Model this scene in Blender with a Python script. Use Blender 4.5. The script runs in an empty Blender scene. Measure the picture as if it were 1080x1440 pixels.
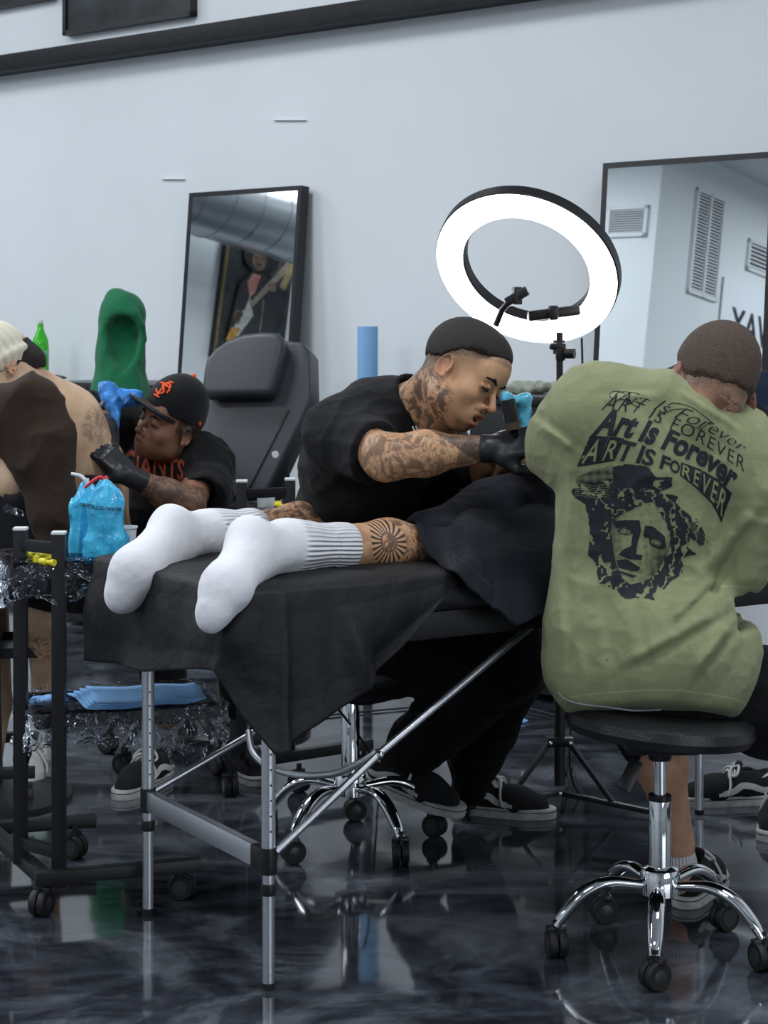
import bpy, bmesh, math, random
import numpy as np
from mathutils import Vector, Matrix
from mathutils.bvhtree import BVHTree
random.seed(7); rng = np.random.default_rng(7)
sc = bpy.context.scene; C = sc.collection
# ---------------------------------------------------------------- camera
FPX, HY, H = 2640.0, 460.0, 1.375          # focal length in px of the 1080x1440 frame, horizon row, eye height
cam = bpy.data.cameras.new('camera'); cam_o = bpy.data.objects.new('camera', cam); C.objects.link(cam_o)
cam.sensor_fit = 'VERTICAL'; cam.sensor_height = 36.0; cam.lens = FPX/1440*36.0
cam.shift_y = -(720-HY)/1440.0
cam_o.location = (0, 0, H); cam_o.rotation_euler = (math.pi/2, 0, 0)
cam.clip_start = .05; cam.clip_end = 100
cam.dof.use_dof = True; cam.dof.focus_distance = 4.35; cam.dof.aperture_fstop = 11.0
sc.camera = cam_o
# ---------------------------------------------------------------- world, exposure
world = bpy.data.worlds.new('world'); sc.world = world; world.use_nodes = True
world.node_tree.nodes['Background'].inputs[0].default_value = (.80, .88, 1.0, 1)
world.node_tree.nodes['Background'].inputs[1].default_value = .25
sc.view_settings.view_transform = 'Standard'; sc.view_settings.look = 'None'
sc.view_settings.exposure = 0.0; sc.view_settings.gamma = 1.0
sc.view_settings.use_curve_mapping = False
# the room's own frame: W0 on the mirror wall, w along it (to the left and away), n out of it
W0 = Vector((0, 8, 0)); WD = Vector((-.755, .656, 0)).normalized(); ND = Vector((-WD.y, WD.x, 0))
if ND.y > 0: ND = -ND
def RM(t, n, z): return W0 + WD*t + ND*n + Vector((0, 0, z))
def area(name, loc, target, sx, sy, power, col=(1, 1, 1)):
    l = bpy.data.lights.new(name, 'AREA'); l.shape = 'RECTANGLE'; l.size = sx; l.size_y = sy
    l.energy = power; l.color = col
    o = bpy.data.objects.new(name, l); C.objects.link(o); o.location = loc
    o.rotation_euler = (Vector(target)-Vector(loc)).to_track_quat('-Z', 'Y').to_euler()
    return o
CEIL = 4.6
LAMPS = [(-4.5, 2.6), (-4.5, 7.0), (0.2, 2.8), (0.2, 6.6), (4.4, 2.4), (5.2, 6.6), (2.0, 10.5), (-4.5, 11.0), (3.0, 4.6)]  # unseen panels; some added only to brighten the walls the mirrors show
for i, (t, n) in enumerate(LAMPS):
    p = RM(t, n, CEIL-.16); area('ceiling_lamp_light', p, p-Vector((0, 0, 1)), 1.5, .9, 76, (.90, .945, .99))
# the shop front: tall daylight windows on the end wall to the right of the camera
_p = RM(-11.3, 5.0, 2.0); area('window_light', _p, _p+WD, 5.5, 2.8, 130, (.84, .92, 1.0))

def P(px, py, Y):
    return Vector(((px-540)/FPX*Y, Y, H-(py-HY)/FPX*Y))
# ---------------------------------------------------------------- objects and materials
def link(name, me, m=None, parent=None, smooth=True):
    o = bpy.data.objects.new(name, me); C.objects.link(o)
    if m is not None:
        for mm in (m if isinstance(m, (list, tuple)) else [m]): me.materials.append(mm)
    if parent is not None: o.parent = parent
    if smooth and len(me.polygons): me.polygons.foreach_set('use_smooth', [True]*len(me.polygons))
    return o
def tag(o, label=None, cat=None, group=None, kind=None):
    if label: o['label'] = label
    if cat: o['category'] = cat
    if group: o['group'] = group
    if kind: o['kind'] = kind
    return o
def empty(name, loc, label, cat, group=None, rz=0):
    o = bpy.data.objects.new(name, None); C.objects.link(o); o.location = loc; o.rotation_euler = (0, 0, rz)
    o.empty_display_size = .1
    return tag(o, label, cat, group)
def adopt(root, objs):            # objects were built in world space: keep them there
    bpy.context.view_layer.update()
    inv = (Matrix.Translation(root.location) @ root.rotation_euler.to_matrix().to_4x4()).inverted()
    for o in objs:
        o.parent = root; o.matrix_parent_inverse = inv
    return root
def mat(name, col, rough=.5, metal=0, bump=0, bscale=60, var=0, vscale=8, coat=0, emit=None, estr=0, trans=0, alpha=1, sheen=0, spec=.5, ior=1.45, bdetail=3):
    m = bpy.data.materials.new(name); m.use_nodes = True; nt = m.node_tree; b = nt.nodes['Principled BSDF']
    b.inputs['Base Color'].default_value = (*col, 1); b.inputs['Roughness'].default_value = rough
    b.inputs['Metallic'].default_value = metal; b.inputs['Coat Weight'].default_value = coat
    b.inputs['Transmission Weight'].default_value = trans; b.inputs['Alpha'].default_value = alpha
    b.inputs['Specular IOR Level'].default_value = spec; b.inputs['IOR'].default_value = ior
    if sheen: b.inputs['Sheen Weight'].default_value = sheen
    if emit: b.inputs['Emission Color'].default_value = (*emit, 1); b.inputs['Emission Strength'].default_value = estr
    if bump or var:
        tc = nt.nodes.new('ShaderNodeTexCoord')
        if var:
            n = nt.nodes.new('ShaderNodeTexNoise'); n.inputs['Scale'].default_value = vscale; n.inputs['Detail'].default_value = 5
            nt.links.new(tc.outputs['Object'], n.inputs['Vector'])
            r = nt.nodes.new('ShaderNodeValToRGB'); r.color_ramp.elements[0].position = .3; r.color_ramp.elements[1].position = .7
            r.color_ramp.elements[0].color = (*[max(0, c*(1-var)) for c in col], 1); r.color_ramp.elements[1].color = (*[min(1, c*(1+var)) for c in col], 1)
            nt.links.new(n.outputs['Fac'], r.inputs['Fac']); nt.links.new(r.outputs['Color'], b.inputs['Base Color'])
        if bump:
            n = nt.nodes.new('ShaderNodeTexNoise'); n.inputs['Scale'].default_value = bscale; n.inputs['Detail'].default_value = bdetail
            nt.links.new(tc.outputs['Object'], n.inputs['Vector'])
            bu = nt.nodes.new('ShaderNodeBump'); bu.inputs['Strength'].default_value = bump; bu.inputs['Distance'].default_value = .01
            nt.links.new(n.outputs['Fac'], bu.inputs['Height']); nt.links.new(bu.outputs['Normal'], b.inputs['Normal'])
    return m
# ---------------------------------------------------------------- hard-surface mesh builder
class MB:
    def __init__(s): s.bm = bmesh.new()
    def box(s, c, size, rot=None, bev=0.0, seg=2):
        g = bmesh.ops.create_cube(s.bm, size=1.0); vs = g['verts']
        bmesh.ops.scale(s.bm, vec=Vector(size), verts=vs)
        if bev > 0:
            es = list({e for v in vs for e in v.link_edges})
            r = bmesh.ops.bevel(s.bm, geom=es, offset=bev, segments=seg, affect='EDGES', profile=.6)
            vs = list({v for f in r['faces'] for v in f.verts} | {v for v in vs if v.is_valid})
        if rot is not None: bmesh.ops.rotate(s.bm, cent=(0, 0, 0), matrix=rot, verts=vs)
        bmesh.ops.translate(s.bm, vec=Vector(c), verts=vs)
        return s
    def beam(s, a, b, w, h, up=(0, 0, 1), bev=0.002):     # box from a to b, w wide, h high
        a = Vector(a); b = Vector(b); d = (b-a); L = d.length; x = d.normalized(); up = Vector(up) if abs(Vector(up).normalized().dot(x)) < .98 else Vector((0, 1, 0)); y = up.cross(x).normalized(); z = x.cross(y)
        R = Matrix((x, y, z)).transposed()
        return s.box((a+b)/2, (L, w, h), R, bev)
    def tube(s, pts, r, n=12, caps=True, flat=None):
        pts = [Vector(p) for p in pts]; rs = r if isinstance(r, (list, tuple)) else [r]*len(pts)
        rings = []; prev = None
        for i, p in enumerate(pts):
            t = (pts[min(i+1, len(pts)-1)]-pts[max(i-1, 0)]).normalized()
            if prev is None:
                u = t.cross(Vector((0, 0, 1)));
                if u.length < .05: u = t.cross(Vector((1, 0, 0)))
                u.normalize()
            else:
                u = (prev-t*prev.dot(t)); u.normalize()
            prev = u; v = t.cross(u)
            f = flat if flat else 1.0
            rings.append([s.bm.verts.new(p+(u*math.cos(2*math.pi*k/n)+v*math.sin(2*math.pi*k/n)*f)*rs[i]) for k in range(n)])
        for a, b in zip(rings, rings[1:]):
            for k in range(n): s.bm.faces.new((a[k], a[(k+1) % n], b[(k+1) % n], b[k]))
        if caps: s.bm.faces.new(rings[0][::-1]); s.bm.faces.new(rings[-1])
        return s
    def lathe(s, c, prof, n=24, rot=None, sy=1.0):        # prof: (r, z) pairs, axis z
        rings = []; c = Vector(c)
        for r, z in prof:
            ring = []
            for k in range(n):
                v = Vector((r*math.cos(2*math.pi*k/n), sy*r*math.sin(2*math.pi*k/n), z))
                if rot is not None: v = rot @ v
                ring.append(s.bm.verts.new(c+v))
            rings.append(ring)
        for a, b in zip(rings, rings[1:]):
            for k in range(n): s.bm.faces.new((a[k], a[(k+1) % n], b[(k+1) % n], b[k]))
        s.bm.faces.new(rings[0][::-1]); s.bm.faces.new(rings[-1])
        return s
    def prism(s, pts, a, b, c=(0, 0, 0), rot=None, bev=0):        # 2D outline in x,y extruded z from a to b
        vs = []
        for z in (a, b): vs.append([s.bm.verts.new(Vector((x, y, z))) for x, y in pts])
        n = len(pts); fs = [s.bm.faces.new(vs[0][::-1]), s.bm.faces.new(vs[1])]
        for k in range(n): fs.append(s.bm.faces.new((vs[0][k], vs[0][(k+1) % n], vs[1][(k+1) % n], vs[1][k])))
        allv = vs[0]+vs[1]
        if bev:
            es = [e for e in fs[0].edges]+[e for e in fs[1].edges]
            r = bmesh.ops.bevel(s.bm, geom=es, offset=bev, segments=3, affect='EDGES', profile=.5)
            allv = list({v for f in r['faces'] for v in f.verts} | {v for v in allv if v.is_valid})
        if rot is not None: bmesh.ops.rotate(s.bm, cent=(0, 0, 0), matrix=rot, verts=allv)
        bmesh.ops.translate(s.bm, vec=Vector(c), verts=allv)
        return s
    def ball(s, c, r, seg=16, rot=None):
        g = bmesh.ops.create_uvsphere(s.bm, u_segments=seg, v_segments=seg//2, radius=1.0); vs = g['verts']
        rr = (r, r, r) if isinstance(r, (int, float)) else r
        bmesh.ops.scale(s.bm, vec=Vector(rr), verts=vs)
        if rot is not None: bmesh.ops.rotate(s.bm, cent=(0, 0, 0), matrix=rot, verts=vs)
        bmesh.ops.translate(s.bm, vec=Vector(c), verts=vs); return s
    def build(s, name, m, parent=None, smooth=True, angle=40):
        bmesh.ops.recalc_face_normals(s.bm, faces=s.bm.faces)
        me = bpy.data.meshes.new(name); s.bm.to_mesh(me); s.bm.free()
        o = link(name, me, m, parent, smooth)
        if smooth and angle: me.set_sharp_from_angle(angle=math.radians(angle))
        return o
def raw(name, verts, faces, m, parent=None, smooth=True):
    me = bpy.data.meshes.new(name); me.from_pydata([tuple(v) for v in verts], [], [tuple(f) for f in faces]); me.update()
    return link(name, me, m, parent, smooth)
def spline(pts, n=8):            # Catmull-Rom through points
    pts = [Vector(p) for p in pts]; out = []
    q = [pts[0]*2-pts[1]]+pts+[pts[-1]*2-pts[-2]]
    for i in range(1, len(q)-2):
        for k in range(n):
            t = k/n; a, b, c, d = q[i-1], q[i], q[i+1], q[i+2]
            out.append(.5*((2*b)+(c-a)*t+(2*a-5*b+4*c-d)*t*t+(3*b-a-3*c+d)*t*t*t))
    out.append(pts[-1]); return out
def text_mesh(body, size=1.0, bold=0.0, shear=0.0, space=1.0, fine=0):   # returns a list of (verts, faces) in 2D for a string
    cu = bpy.data.curves.new('lettering', 'FONT'); cu.body = body; cu.size = size; cu.offset = bold; cu.shear = shear
    cu.space_character = space; cu.resolution_u = 3; cu.fill_mode = 'FRONT'
    o = bpy.data.objects.new('lettering', cu); C.objects.link(o)
    dg = bpy.context.evaluated_depsgraph_get(); me = bpy.data.meshes.new_from_object(o.evaluated_get(dg))
    v = [tuple(x.co) for x in me.vertices]; f = [tuple(p.vertices) for p in me.polygons]
    if fine:                      # cut long edges so the lettering can follow a curved surface
        bm = bmesh.new(); bm.from_mesh(me); bmesh.ops.triangulate(bm, faces=bm.faces)
        for _ in range(4):
            es = [e_ for e_ in bm.edges if e_.calc_length() > fine]
            if not es: break
            bmesh.ops.subdivide_edges(bm, edges=es, cuts=1); bmesh.ops.triangulate(bm, faces=bm.faces)
        v = [tuple(x.co) for x in bm.verts]; bm.verts.index_update(); f = [tuple(x.index for x in p.verts) for p in bm.faces]; bm.free()
    bpy.data.objects.remove(o); bpy.data.curves.remove(cu); bpy.data.meshes.remove(me)
    return np.array(v).reshape(-1, 3), f
# ---------------------------------------------------------------- implicit surfaces for bodies and cloth
def A(v): return np.array(v, dtype=float)
def frame(F, U, o):      # local axes x=right, y=forward, z=up -> columns
    F = Vector(F).normalized(); U = Vector(U); U = (U-F*U.dot(F)).normalized(); R = F.cross(U)
    return np.array([R, F, U]).T, A(o)
class SDF:
    def __init__(s, R=None, o=None, scale=1.0):
        s.pr = []; s.R = np.eye(3) if R is None else R; s.o = np.zeros(3) if o is None else A(o); s.sc = scale; s.disp = None; s.maxr = 0
    def set(s, R, o, scale=1.0): s.R = R; s.o = A(o); s.sc = scale; return s
    def W(s, p): return s.R @ (A(p)*s.sc)+s.o
    def cap(s, a, b, ra, rb, k=.02, op='u', flat=1.0, fdir=None):
        a = s.W(a); b = s.W(b); ra *= s.sc; rb *= s.sc; d = b-a; L2 = max(d@d, 1e-12); fd = None
        if fdir is not None: fd = s.R @ A(fdir); fd = fd/np.linalg.norm(fd)
        def f(Pn):
            q = Pn-a; t = np.clip(q@d/L2, 0, 1); e = q-t[:, None]*d; r = ra+(rb-ra)*t
            if fd is None: return np.sqrt((e*e).sum(1))-r
            c = e@fd; l = np.sqrt(np.maximum((e*e).sum(1)-c*c+(c/flat)**2, 1e-14)); l0 = np.sqrt(np.maximum((e*e).sum(1), 1e-14))
            return (l-r)*np.minimum(1, l0/l*1.0)
        s.pr.append((f, (a+b)/2, np.sqrt(L2)/2+max(ra, rb), op, k)); return s
    def ell(s, c, r, k=.02, op='u', R=None):
        c = s.W(c); r = A(r)*s.sc; Rm = s.R if R is None else s.R @ R
        def f(Pn):
            q = (Pn-c)@Rm; a = q/r; k0 = np.sqrt((a*a).sum(1)); k1 = np.sqrt(((a/r)**2).sum(1))+1e-9
            return k0*(k0-1)/k1
        s.pr.append((f, c, r.max(), op, k)); return s
    def box(s, c, h, rad=.01, k=.02, op='u', R=None):
        c = s.W(c); h = A(h)*s.sc; Rm = s.R if R is None else s.R @ R
        def f(Pn):
            q = np.abs((Pn-c)@Rm)-h+rad; m = np.maximum(q, 0)
            return np.sqrt((m*m).sum(1))+np.minimum(q.max(1), 0)-rad
        s.pr.append((f, c, np.linalg.norm(h), op, k)); return s
    def fn(s, f, c, R, k=.02, op='u'): s.pr.append((f, A(c), R, op, k)); return s
    def path(s, pts, rs, k=.02, flat=1.0, fdir=None):
        for i in range(len(pts)-1): s.cap(pts[i], pts[i+1], rs[i], rs[i+1], k if i == 0 else k, 'u', flat, fdir)
        return s
    def ev(s, Pn, pr=None):
        d = np.full(len(Pn), .3)
        for f, c, r, op, k in (s.pr if pr is None else pr):
            e = f(Pn)
            if op == 'u':
                h = np.maximum(k-np.abs(d-e), 0)/k; d = np.minimum(d, e)-h*h*k*.25
            elif op == 's':
                h = np.maximum(k-np.abs(d+e), 0)/k; d = np.maximum(d, -e)+h*h*k*.25
            else:
                h = np.maximum(k-np.abs(d-e), 0)/k; d = np.maximum(d, e)+h*h*k*.25
        if s.disp is not None: d = d+s.disp(Pn)
        return d
    def mesh(s, h=.006, B=12):
        lo = np.min([c-r for f, c, r, op, k in s.pr if op == 'u'], 0)-2*h-.02; hi = np.max([c+r for f, c, r, op, k in s.pr if op == 'u'], 0)+2*h+.02
        nb = np.ceil((hi-lo)/(h*B)).astype(int); hd = h*B*math.sqrt(3)/2
        N = nb*B+3; VK = []; VP = []; Q = []
        gi = np.arange(B+1)
        ii, jj, kk = np.meshgrid(np.arange(B+2), np.arange(B+2), np.arange(B+2), indexing='ij'); loc = np.stack([ii, jj, kk], -1).reshape(-1, 3)
        S = np.array([N[1]*N[2], N[2], 1])
        cor = np.array([(a, b, c) for a in (0, 1) for b in (0, 1) for c in (0, 1)])
        edges = [(a, b) for a in range(8) for b in range(8) if a < b and np.abs(cor[a]-cor[b]).sum() == 1]
        bi = np.stack(np.meshgrid(*[np.arange(n) for n in nb], indexing='ij'), -1).reshape(-1, 3)
        cen = lo+(bi+.5)*h*B
        R_ = np.array([p[2] for p in s.pr]); Cc = np.array([p[1] for p in s.pr]); Kk = np.array([p[4] for p in s.pr])
        DD = np.sqrt(((cen[:, None, :]-Cc[None])**2).sum(2))-R_[None]-Kk[None]
        for bidx in range(len(bi)):
            near = DD[bidx] < hd+.012
            pr = [p for p, m in zip(s.pr, near) if m]
            if not any(p[3] == 'u' for p in pr): continue
            c0 = s.ev(cen[bidx][None], pr)[0]
            if abs(c0) > hd*1.7+.01: continue
            base = bi[bidx]*B
            v = s.ev(lo+(base+loc)*h, pr).reshape(B+2, B+2, B+2)
            if v.min() > 0 or v.max() < 0: continue
            sg = v < 0; cv = [v[a:a+B+1, b:b+B+1, c:c+B+1] for a, b, c in cor]
            cnt = sum((x < 0).astype(int) for x in cv); act = (cnt > 0) & (cnt < 8); act_c = act.copy()
            idx = np.argwhere(act)
            if not len(idx): continue
            vals = np.stack([x[act] for x in cv], 1); acc = np.zeros((len(idx), 3)); w = np.zeros(len(idx))
            for a, b in edges:
                m = (vals[:, a] < 0) != (vals[:, b] < 0); t = np.where(m, vals[:, a]/np.where(m, vals[:, a]-vals[:, b], 1), 0)
                acc += m[:, None]*(cor[a]+t[:, None]*(cor[b]-cor[a])); w += m
            VK.append(((idx+base)@S)); VP.append(lo+(base+idx+acc/w[:, None])*h)
            # faces: edges owned by this block, from grid point (i,j,k) 1..B
            for ax in range(3):
                o1, o2 = (ax+1) % 3, (ax+2) % 3
                sl0 = [slice(1, B+1)]*3; sl1 = list(sl0); sl1[ax] = slice(2, B+2)
                a0 = sg[tuple(sl0)]; a1 = sg[tuple(sl1)]; e = np.argwhere(a0 != a1)+1
                if not len(e): continue
                fl = a0[tuple((e-1).T)]
                u1 = np.zeros(3, int); u1[o1] = 1; u2 = np.zeros(3, int); u2[o2] = 1
                g = e+base; q = np.stack([(g-u1-u2)@S, (g-u2)@S, g@S, (g-u1)@S], 1); q[~fl] = q[~fl][:, ::-1]; Q.append(q)
        K = np.concatenate(VK); V = np.concatenate(VP); Fq = np.concatenate(Q)
        uk, ui = np.unique(K, return_index=True); V = V[ui]
        pos = np.searchsorted(uk, Fq); pos = np.clip(pos, 0, len(uk)-1); ok = (uk[pos] == Fq).all(1)
        return V, pos[ok]
def npmesh(name, V, F, m, parent=None, attrs=None, smooth=True):
    me = bpy.data.meshes.new(name); me.vertices.add(len(V)); me.vertices.foreach_set('co', np.asarray(V, dtype=np.float32).ravel())
    n = F.shape[1]; me.loops.add(F.size); me.loops.foreach_set('vertex_index', F.astype(np.int32).ravel())
    me.polygons.add(len(F)); me.polygons.foreach_set('loop_start', np.arange(0, F.size, n, dtype=np.int32))
    me.polygons.foreach_set('loop_total', np.full(len(F), n, dtype=np.int32)); me.update(calc_edges=True); me.validate()
    o = link(name, me, m, parent, False)
    if smooth: me.polygons.foreach_set('use_smooth', [True]*len(me.polygons))
    for k, a in (attrs or {}).items():
        a = np.asarray(a, dtype=np.float32)
        if a.ndim == 1:
            at = me.attributes.new(k, 'FLOAT', 'POINT')
            if len(at.data) == len(a): at.data.foreach_set('value', a)
        else:
            at = me.attributes.new(k, 'FLOAT_VECTOR', 'POINT')
            if len(at.data) == len(a): at.data.foreach_set('vector', a.ravel())
    return o
def relax(V, F, it=1, lam=.5):
    e = np.concatenate([F[:, [i, (i+1) % F.shape[1]]] for i in range(F.shape[1])])
    for _ in range(it):
        acc = np.zeros_like(V); cnt = np.zeros(len(V)); np.add.at(acc, e[:, 0], V[e[:, 1]]); np.add.at(cnt, e[:, 0], 1)
        np.add.at(acc, e[:, 1], V[e[:, 0]]); np.add.at(cnt, e[:, 1], 1)
        V = V+(acc/np.maximum(cnt, 1)[:, None]-V)*lam
    return V
def biggest(V, F, keep=.02):       # drop inner shells and crumbs
    lab = np.arange(len(V)); e = np.concatenate([F[:, [i, (i+1) % 4]] for i in range(4)])
    for _ in range(400):
        m = np.minimum(lab[e[:, 0]], lab[e[:, 1]]); n = lab.copy(); np.minimum.at(n, e[:, 0], m); np.minimum.at(n, e[:, 1], m); n = n[n]; n = n[n]
        if (n == lab).all(): break
        lab = n
    u, inv, c = np.unique(lab, return_inverse=True, return_counts=True); ok = (c == c.max())[inv]
    if (c > .01*c.max()).sum() > 1: print('ISLANDS', sorted(c.tolist())[-6:], [V[inv == k].mean(0).round(2).tolist() for k in np.argsort(c)[::-1][1:4] if c[k] > .01*c.max()])
    F = F[ok[F].all(1)]; used = np.unique(F); mp = np.full(len(V), -1); mp[used] = np.arange(len(used)); return V[used], mp[F]
def cutoff(s, p, d, r, depth=.05, inner=None, k=.004):      # a clean hem: everything past p along d is removed within r, then the opening is hollowed
    p = A(p); d = A(d)/np.linalg.norm(d); f = np.cross(d, A((.3, .2, .9))); f /= np.linalg.norm(f); Rm = np.array([np.cross(f, d), f, d]).T
    s.set(np.eye(3), (0, 0, 0)); s.box(p+d*depth, (r, r, depth), .004, k, 's', R=Rm)
    if inner: s.cap(p-d*.035, p+d*.03, inner*.96, inner, .004, 's')
    return s
def sdf_obj(name, s, m, h=.006, parent=None, attr_fn=None, it=1, cut=None, one=True):
    V, F = s.mesh(h)
    if one: V, F = biggest(V, F)
    V = relax(V, F, it)
    if cut is not None:                      # cut(V) True = removed
        k = cut(V); keep = ~k[F].any(1); F = F[keep]; used = np.unique(F); mp = np.full(len(V), -1); mp[used] = np.arange(len(used)); V = V[used]; F = mp[F]
    return npmesh(name, V, F, m, parent, attr_fn(V) if attr_fn else None)
# smooth value noise in numpy
_G = rng.random((32, 32, 32))
def vnoise(Pn, sc_=1.0, seed=0):
    q = Pn*sc_+seed*7.13+100; i = np.floor(q).astype(int); f = q-i; f = f*f*(3-2*f); i %= 32; j = (i+1) % 32; r = 0
    for a in (0, 1):
        for b in (0, 1):
            for c in (0, 1):
                w = (f[:, 0] if a else 1-f[:, 0])*(f[:, 1] if b else 1-f[:, 1])*(f[:, 2] if c else 1-f[:, 2])
                r = r+w*_G[(j if a else i)[:, 0], (j if b else i)[:, 1], (j if c else i)[:, 2]]
    return r*2-1
def sstep(a, b, x): t = np.clip((x-a)/(b-a), 0, 1); return t*t*(3-2*t)
def ridged(Pn, sc_, seed=0): return (1-np.abs(vnoise(Pn, sc_, seed)))**3
# ================================================================ materials
M = {}
M['wall'] = mat('wall_paint', (.695, .735, .765), .6, var=.03, vscale=1.2, bump=.12, bscale=5)
M['ceil'] = mat('ceiling_paint', (.70, .72, .75), .8)
M['trimblack'] = mat('black_painted_wood', (.006, .0065, .009), .55, spec=.3, bump=.25, bscale=30, var=.3, vscale=12)
M['frame'] = mat('black_frame', (.008, .009, .011), .35)
M['mirror'] = mat('mirror_glass', (.86, .90, .90), .012, 1.0)
M['steel'] = mat('brushed_aluminium', (.68, .70, .74), .36, 1.0, bump=.05, bscale=120)
M['chrome'] = mat('chrome', (.82, .83, .85), .05, 1.0)
M['blackmetal'] = mat('black_powder_coat', (.010, .010, .012), .42, 0, bump=.03, bscale=300)
M['plastic'] = mat('black_plastic', (.010, .010, .011), .35)
M['rubber'] = mat('black_rubber', (.010, .010, .010), .55)
M['wheelrim'] = mat('wheel_grey', (.035, .036, .038), .3)
M['vinyl'] = mat('black_vinyl', (.012, .012, .015), .40, bump=.15, bscale=260, spec=.6)
M['vinylseat'] = mat('black_vinyl_smooth', (.012, .012, .014), .33, bump=.15, bscale=200)
M['greyvinyl'] = mat('grey_vinyl', (.040, .042, .052), .42, bump=.12, bscale=240)
M['sheet'] = mat('black_nonwoven_sheet', (.0085, .0085, .010), .62, spec=.35, bump=.75, bscale=20, bdetail=7)
M['whitecap'] = mat('white_end_cap', (.8, .8, .8), .5)
M['bluetowel'] = mat('blue_paper_towel', (.22, .45, .78), .9, bump=.4, bscale=200)
M['blueroll'] = mat('blue_paper_roll', (.20, .40, .66), .9, bump=.3, bscale=200)
M['navyplastic'] = mat('dark_blue_plastic', (.01, .015, .16), .3)
M['yellow'] = mat('yellow_plastic', (.78, .68, .03), .4)
M['cup'] = mat('white_paper_cup', (.75, .77, .78), .6)
M['clearcup'] = mat('clear_plastic', (.75, .80, .85), .15, alpha=.45)
M['lamp'] = mat('lamp_diffuser', (1, 1, 1), .5, emit=(.9, .95, 1.0), estr=3)
M['ring'] = mat('ring_diffuser', (1, 1, 1), .5, emit=(1.0, .985, .98), estr=7)
M['green'] = mat('green_fleece', (.004, .13, .052), .95, bump=.3, bscale=220, sheen=.12)
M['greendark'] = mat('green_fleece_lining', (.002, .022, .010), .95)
M['cloth_grey'] = mat('grey_green_cloth', (.32, .34, .28), .9, bump=.4, bscale=90, var=.3, vscale=30)
M['whitewall'] = mat('vent_white', (.66, .69, .72), .5)
M['dark'] = mat('dark_void', (.01, .011, .013), .8)
M['duct'] = mat('galvanised_duct', (.42, .45, .48), .32, 1.0, bump=.1, bscale=4)
M['banner'] = mat('white_banner', (.72, .76, .82), .7, bump=.2, bscale=6)
M['ink'] = mat('black_print', (.012, .013, .02), .7)
def film_mat():
    m = bpy.data.materials.new('plastic_film'); m.use_nodes = True; nt = m.node_tree; b = nt.nodes['Principled BSDF']
    out = nt.nodes['Material Output']
    tc = nt.nodes.new('ShaderNodeTexCoord'); n = nt.nodes.new('ShaderNodeTexNoise'); n.inputs['Scale'].default_value = 26; n.inputs['Detail'].default_value = 2; n.inputs['Distortion'].default_value = 1.2
    bu = nt.nodes.new('ShaderNodeBump'); bu.inputs['Strength'].default_value = 1.0; bu.inputs['Distance'].default_value = .03
    nt.links.new(tc.outputs['Object'], n.inputs['Vector']); nt.links.new(n.outputs['Fac'], bu.inputs['Height']); gl_ = nt.nodes.new('ShaderNodeBsdfGlossy'); gl_.inputs['Roughness'].default_value = .10; gl_.inputs['Color'].default_value = (.9, .93, 1, 1); tr_ = nt.nodes.new('ShaderNodeBsdfTransparent'); tr_.inputs['Color'].default_value = (.93, .94, .95, 1)
    lw = nt.nodes.new('ShaderNodeFresnel'); lw.inputs['IOR'].default_value = 1.38; mxs = nt.nodes.new('ShaderNodeMixShader'); nt.links.new(bu.outputs['Normal'], gl_.inputs['Normal']); nt.links.new(bu.outputs['Normal'], lw.inputs['Normal'])
    nt.links.new(lw.outputs[0], mxs.inputs[0]); nt.links.new(tr_.outputs[0], mxs.inputs[1]); nt.links.new(gl_.outputs[0], mxs.inputs[2]); nt.links.new(mxs.outputs[0], out.inputs['Surface']); nt.nodes.remove(b)
    return m
    r = nt.nodes.new('ShaderNodeValToRGB'); r.color_ramp.elements[0].position = .42; r.color_ramp.elements[0].color = (.02, .02, .02, 1); r.color_ramp.elements[1].position = .72; r.color_ramp.elements[1].color = (.26, .26, .26, 1)
    nt.links.new(n.outputs['Fac'], r.inputs['Fac']); nt.links.new(r.outputs['Color'], b.inputs['Alpha']); return m
M['film'] = film_mat()
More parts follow.
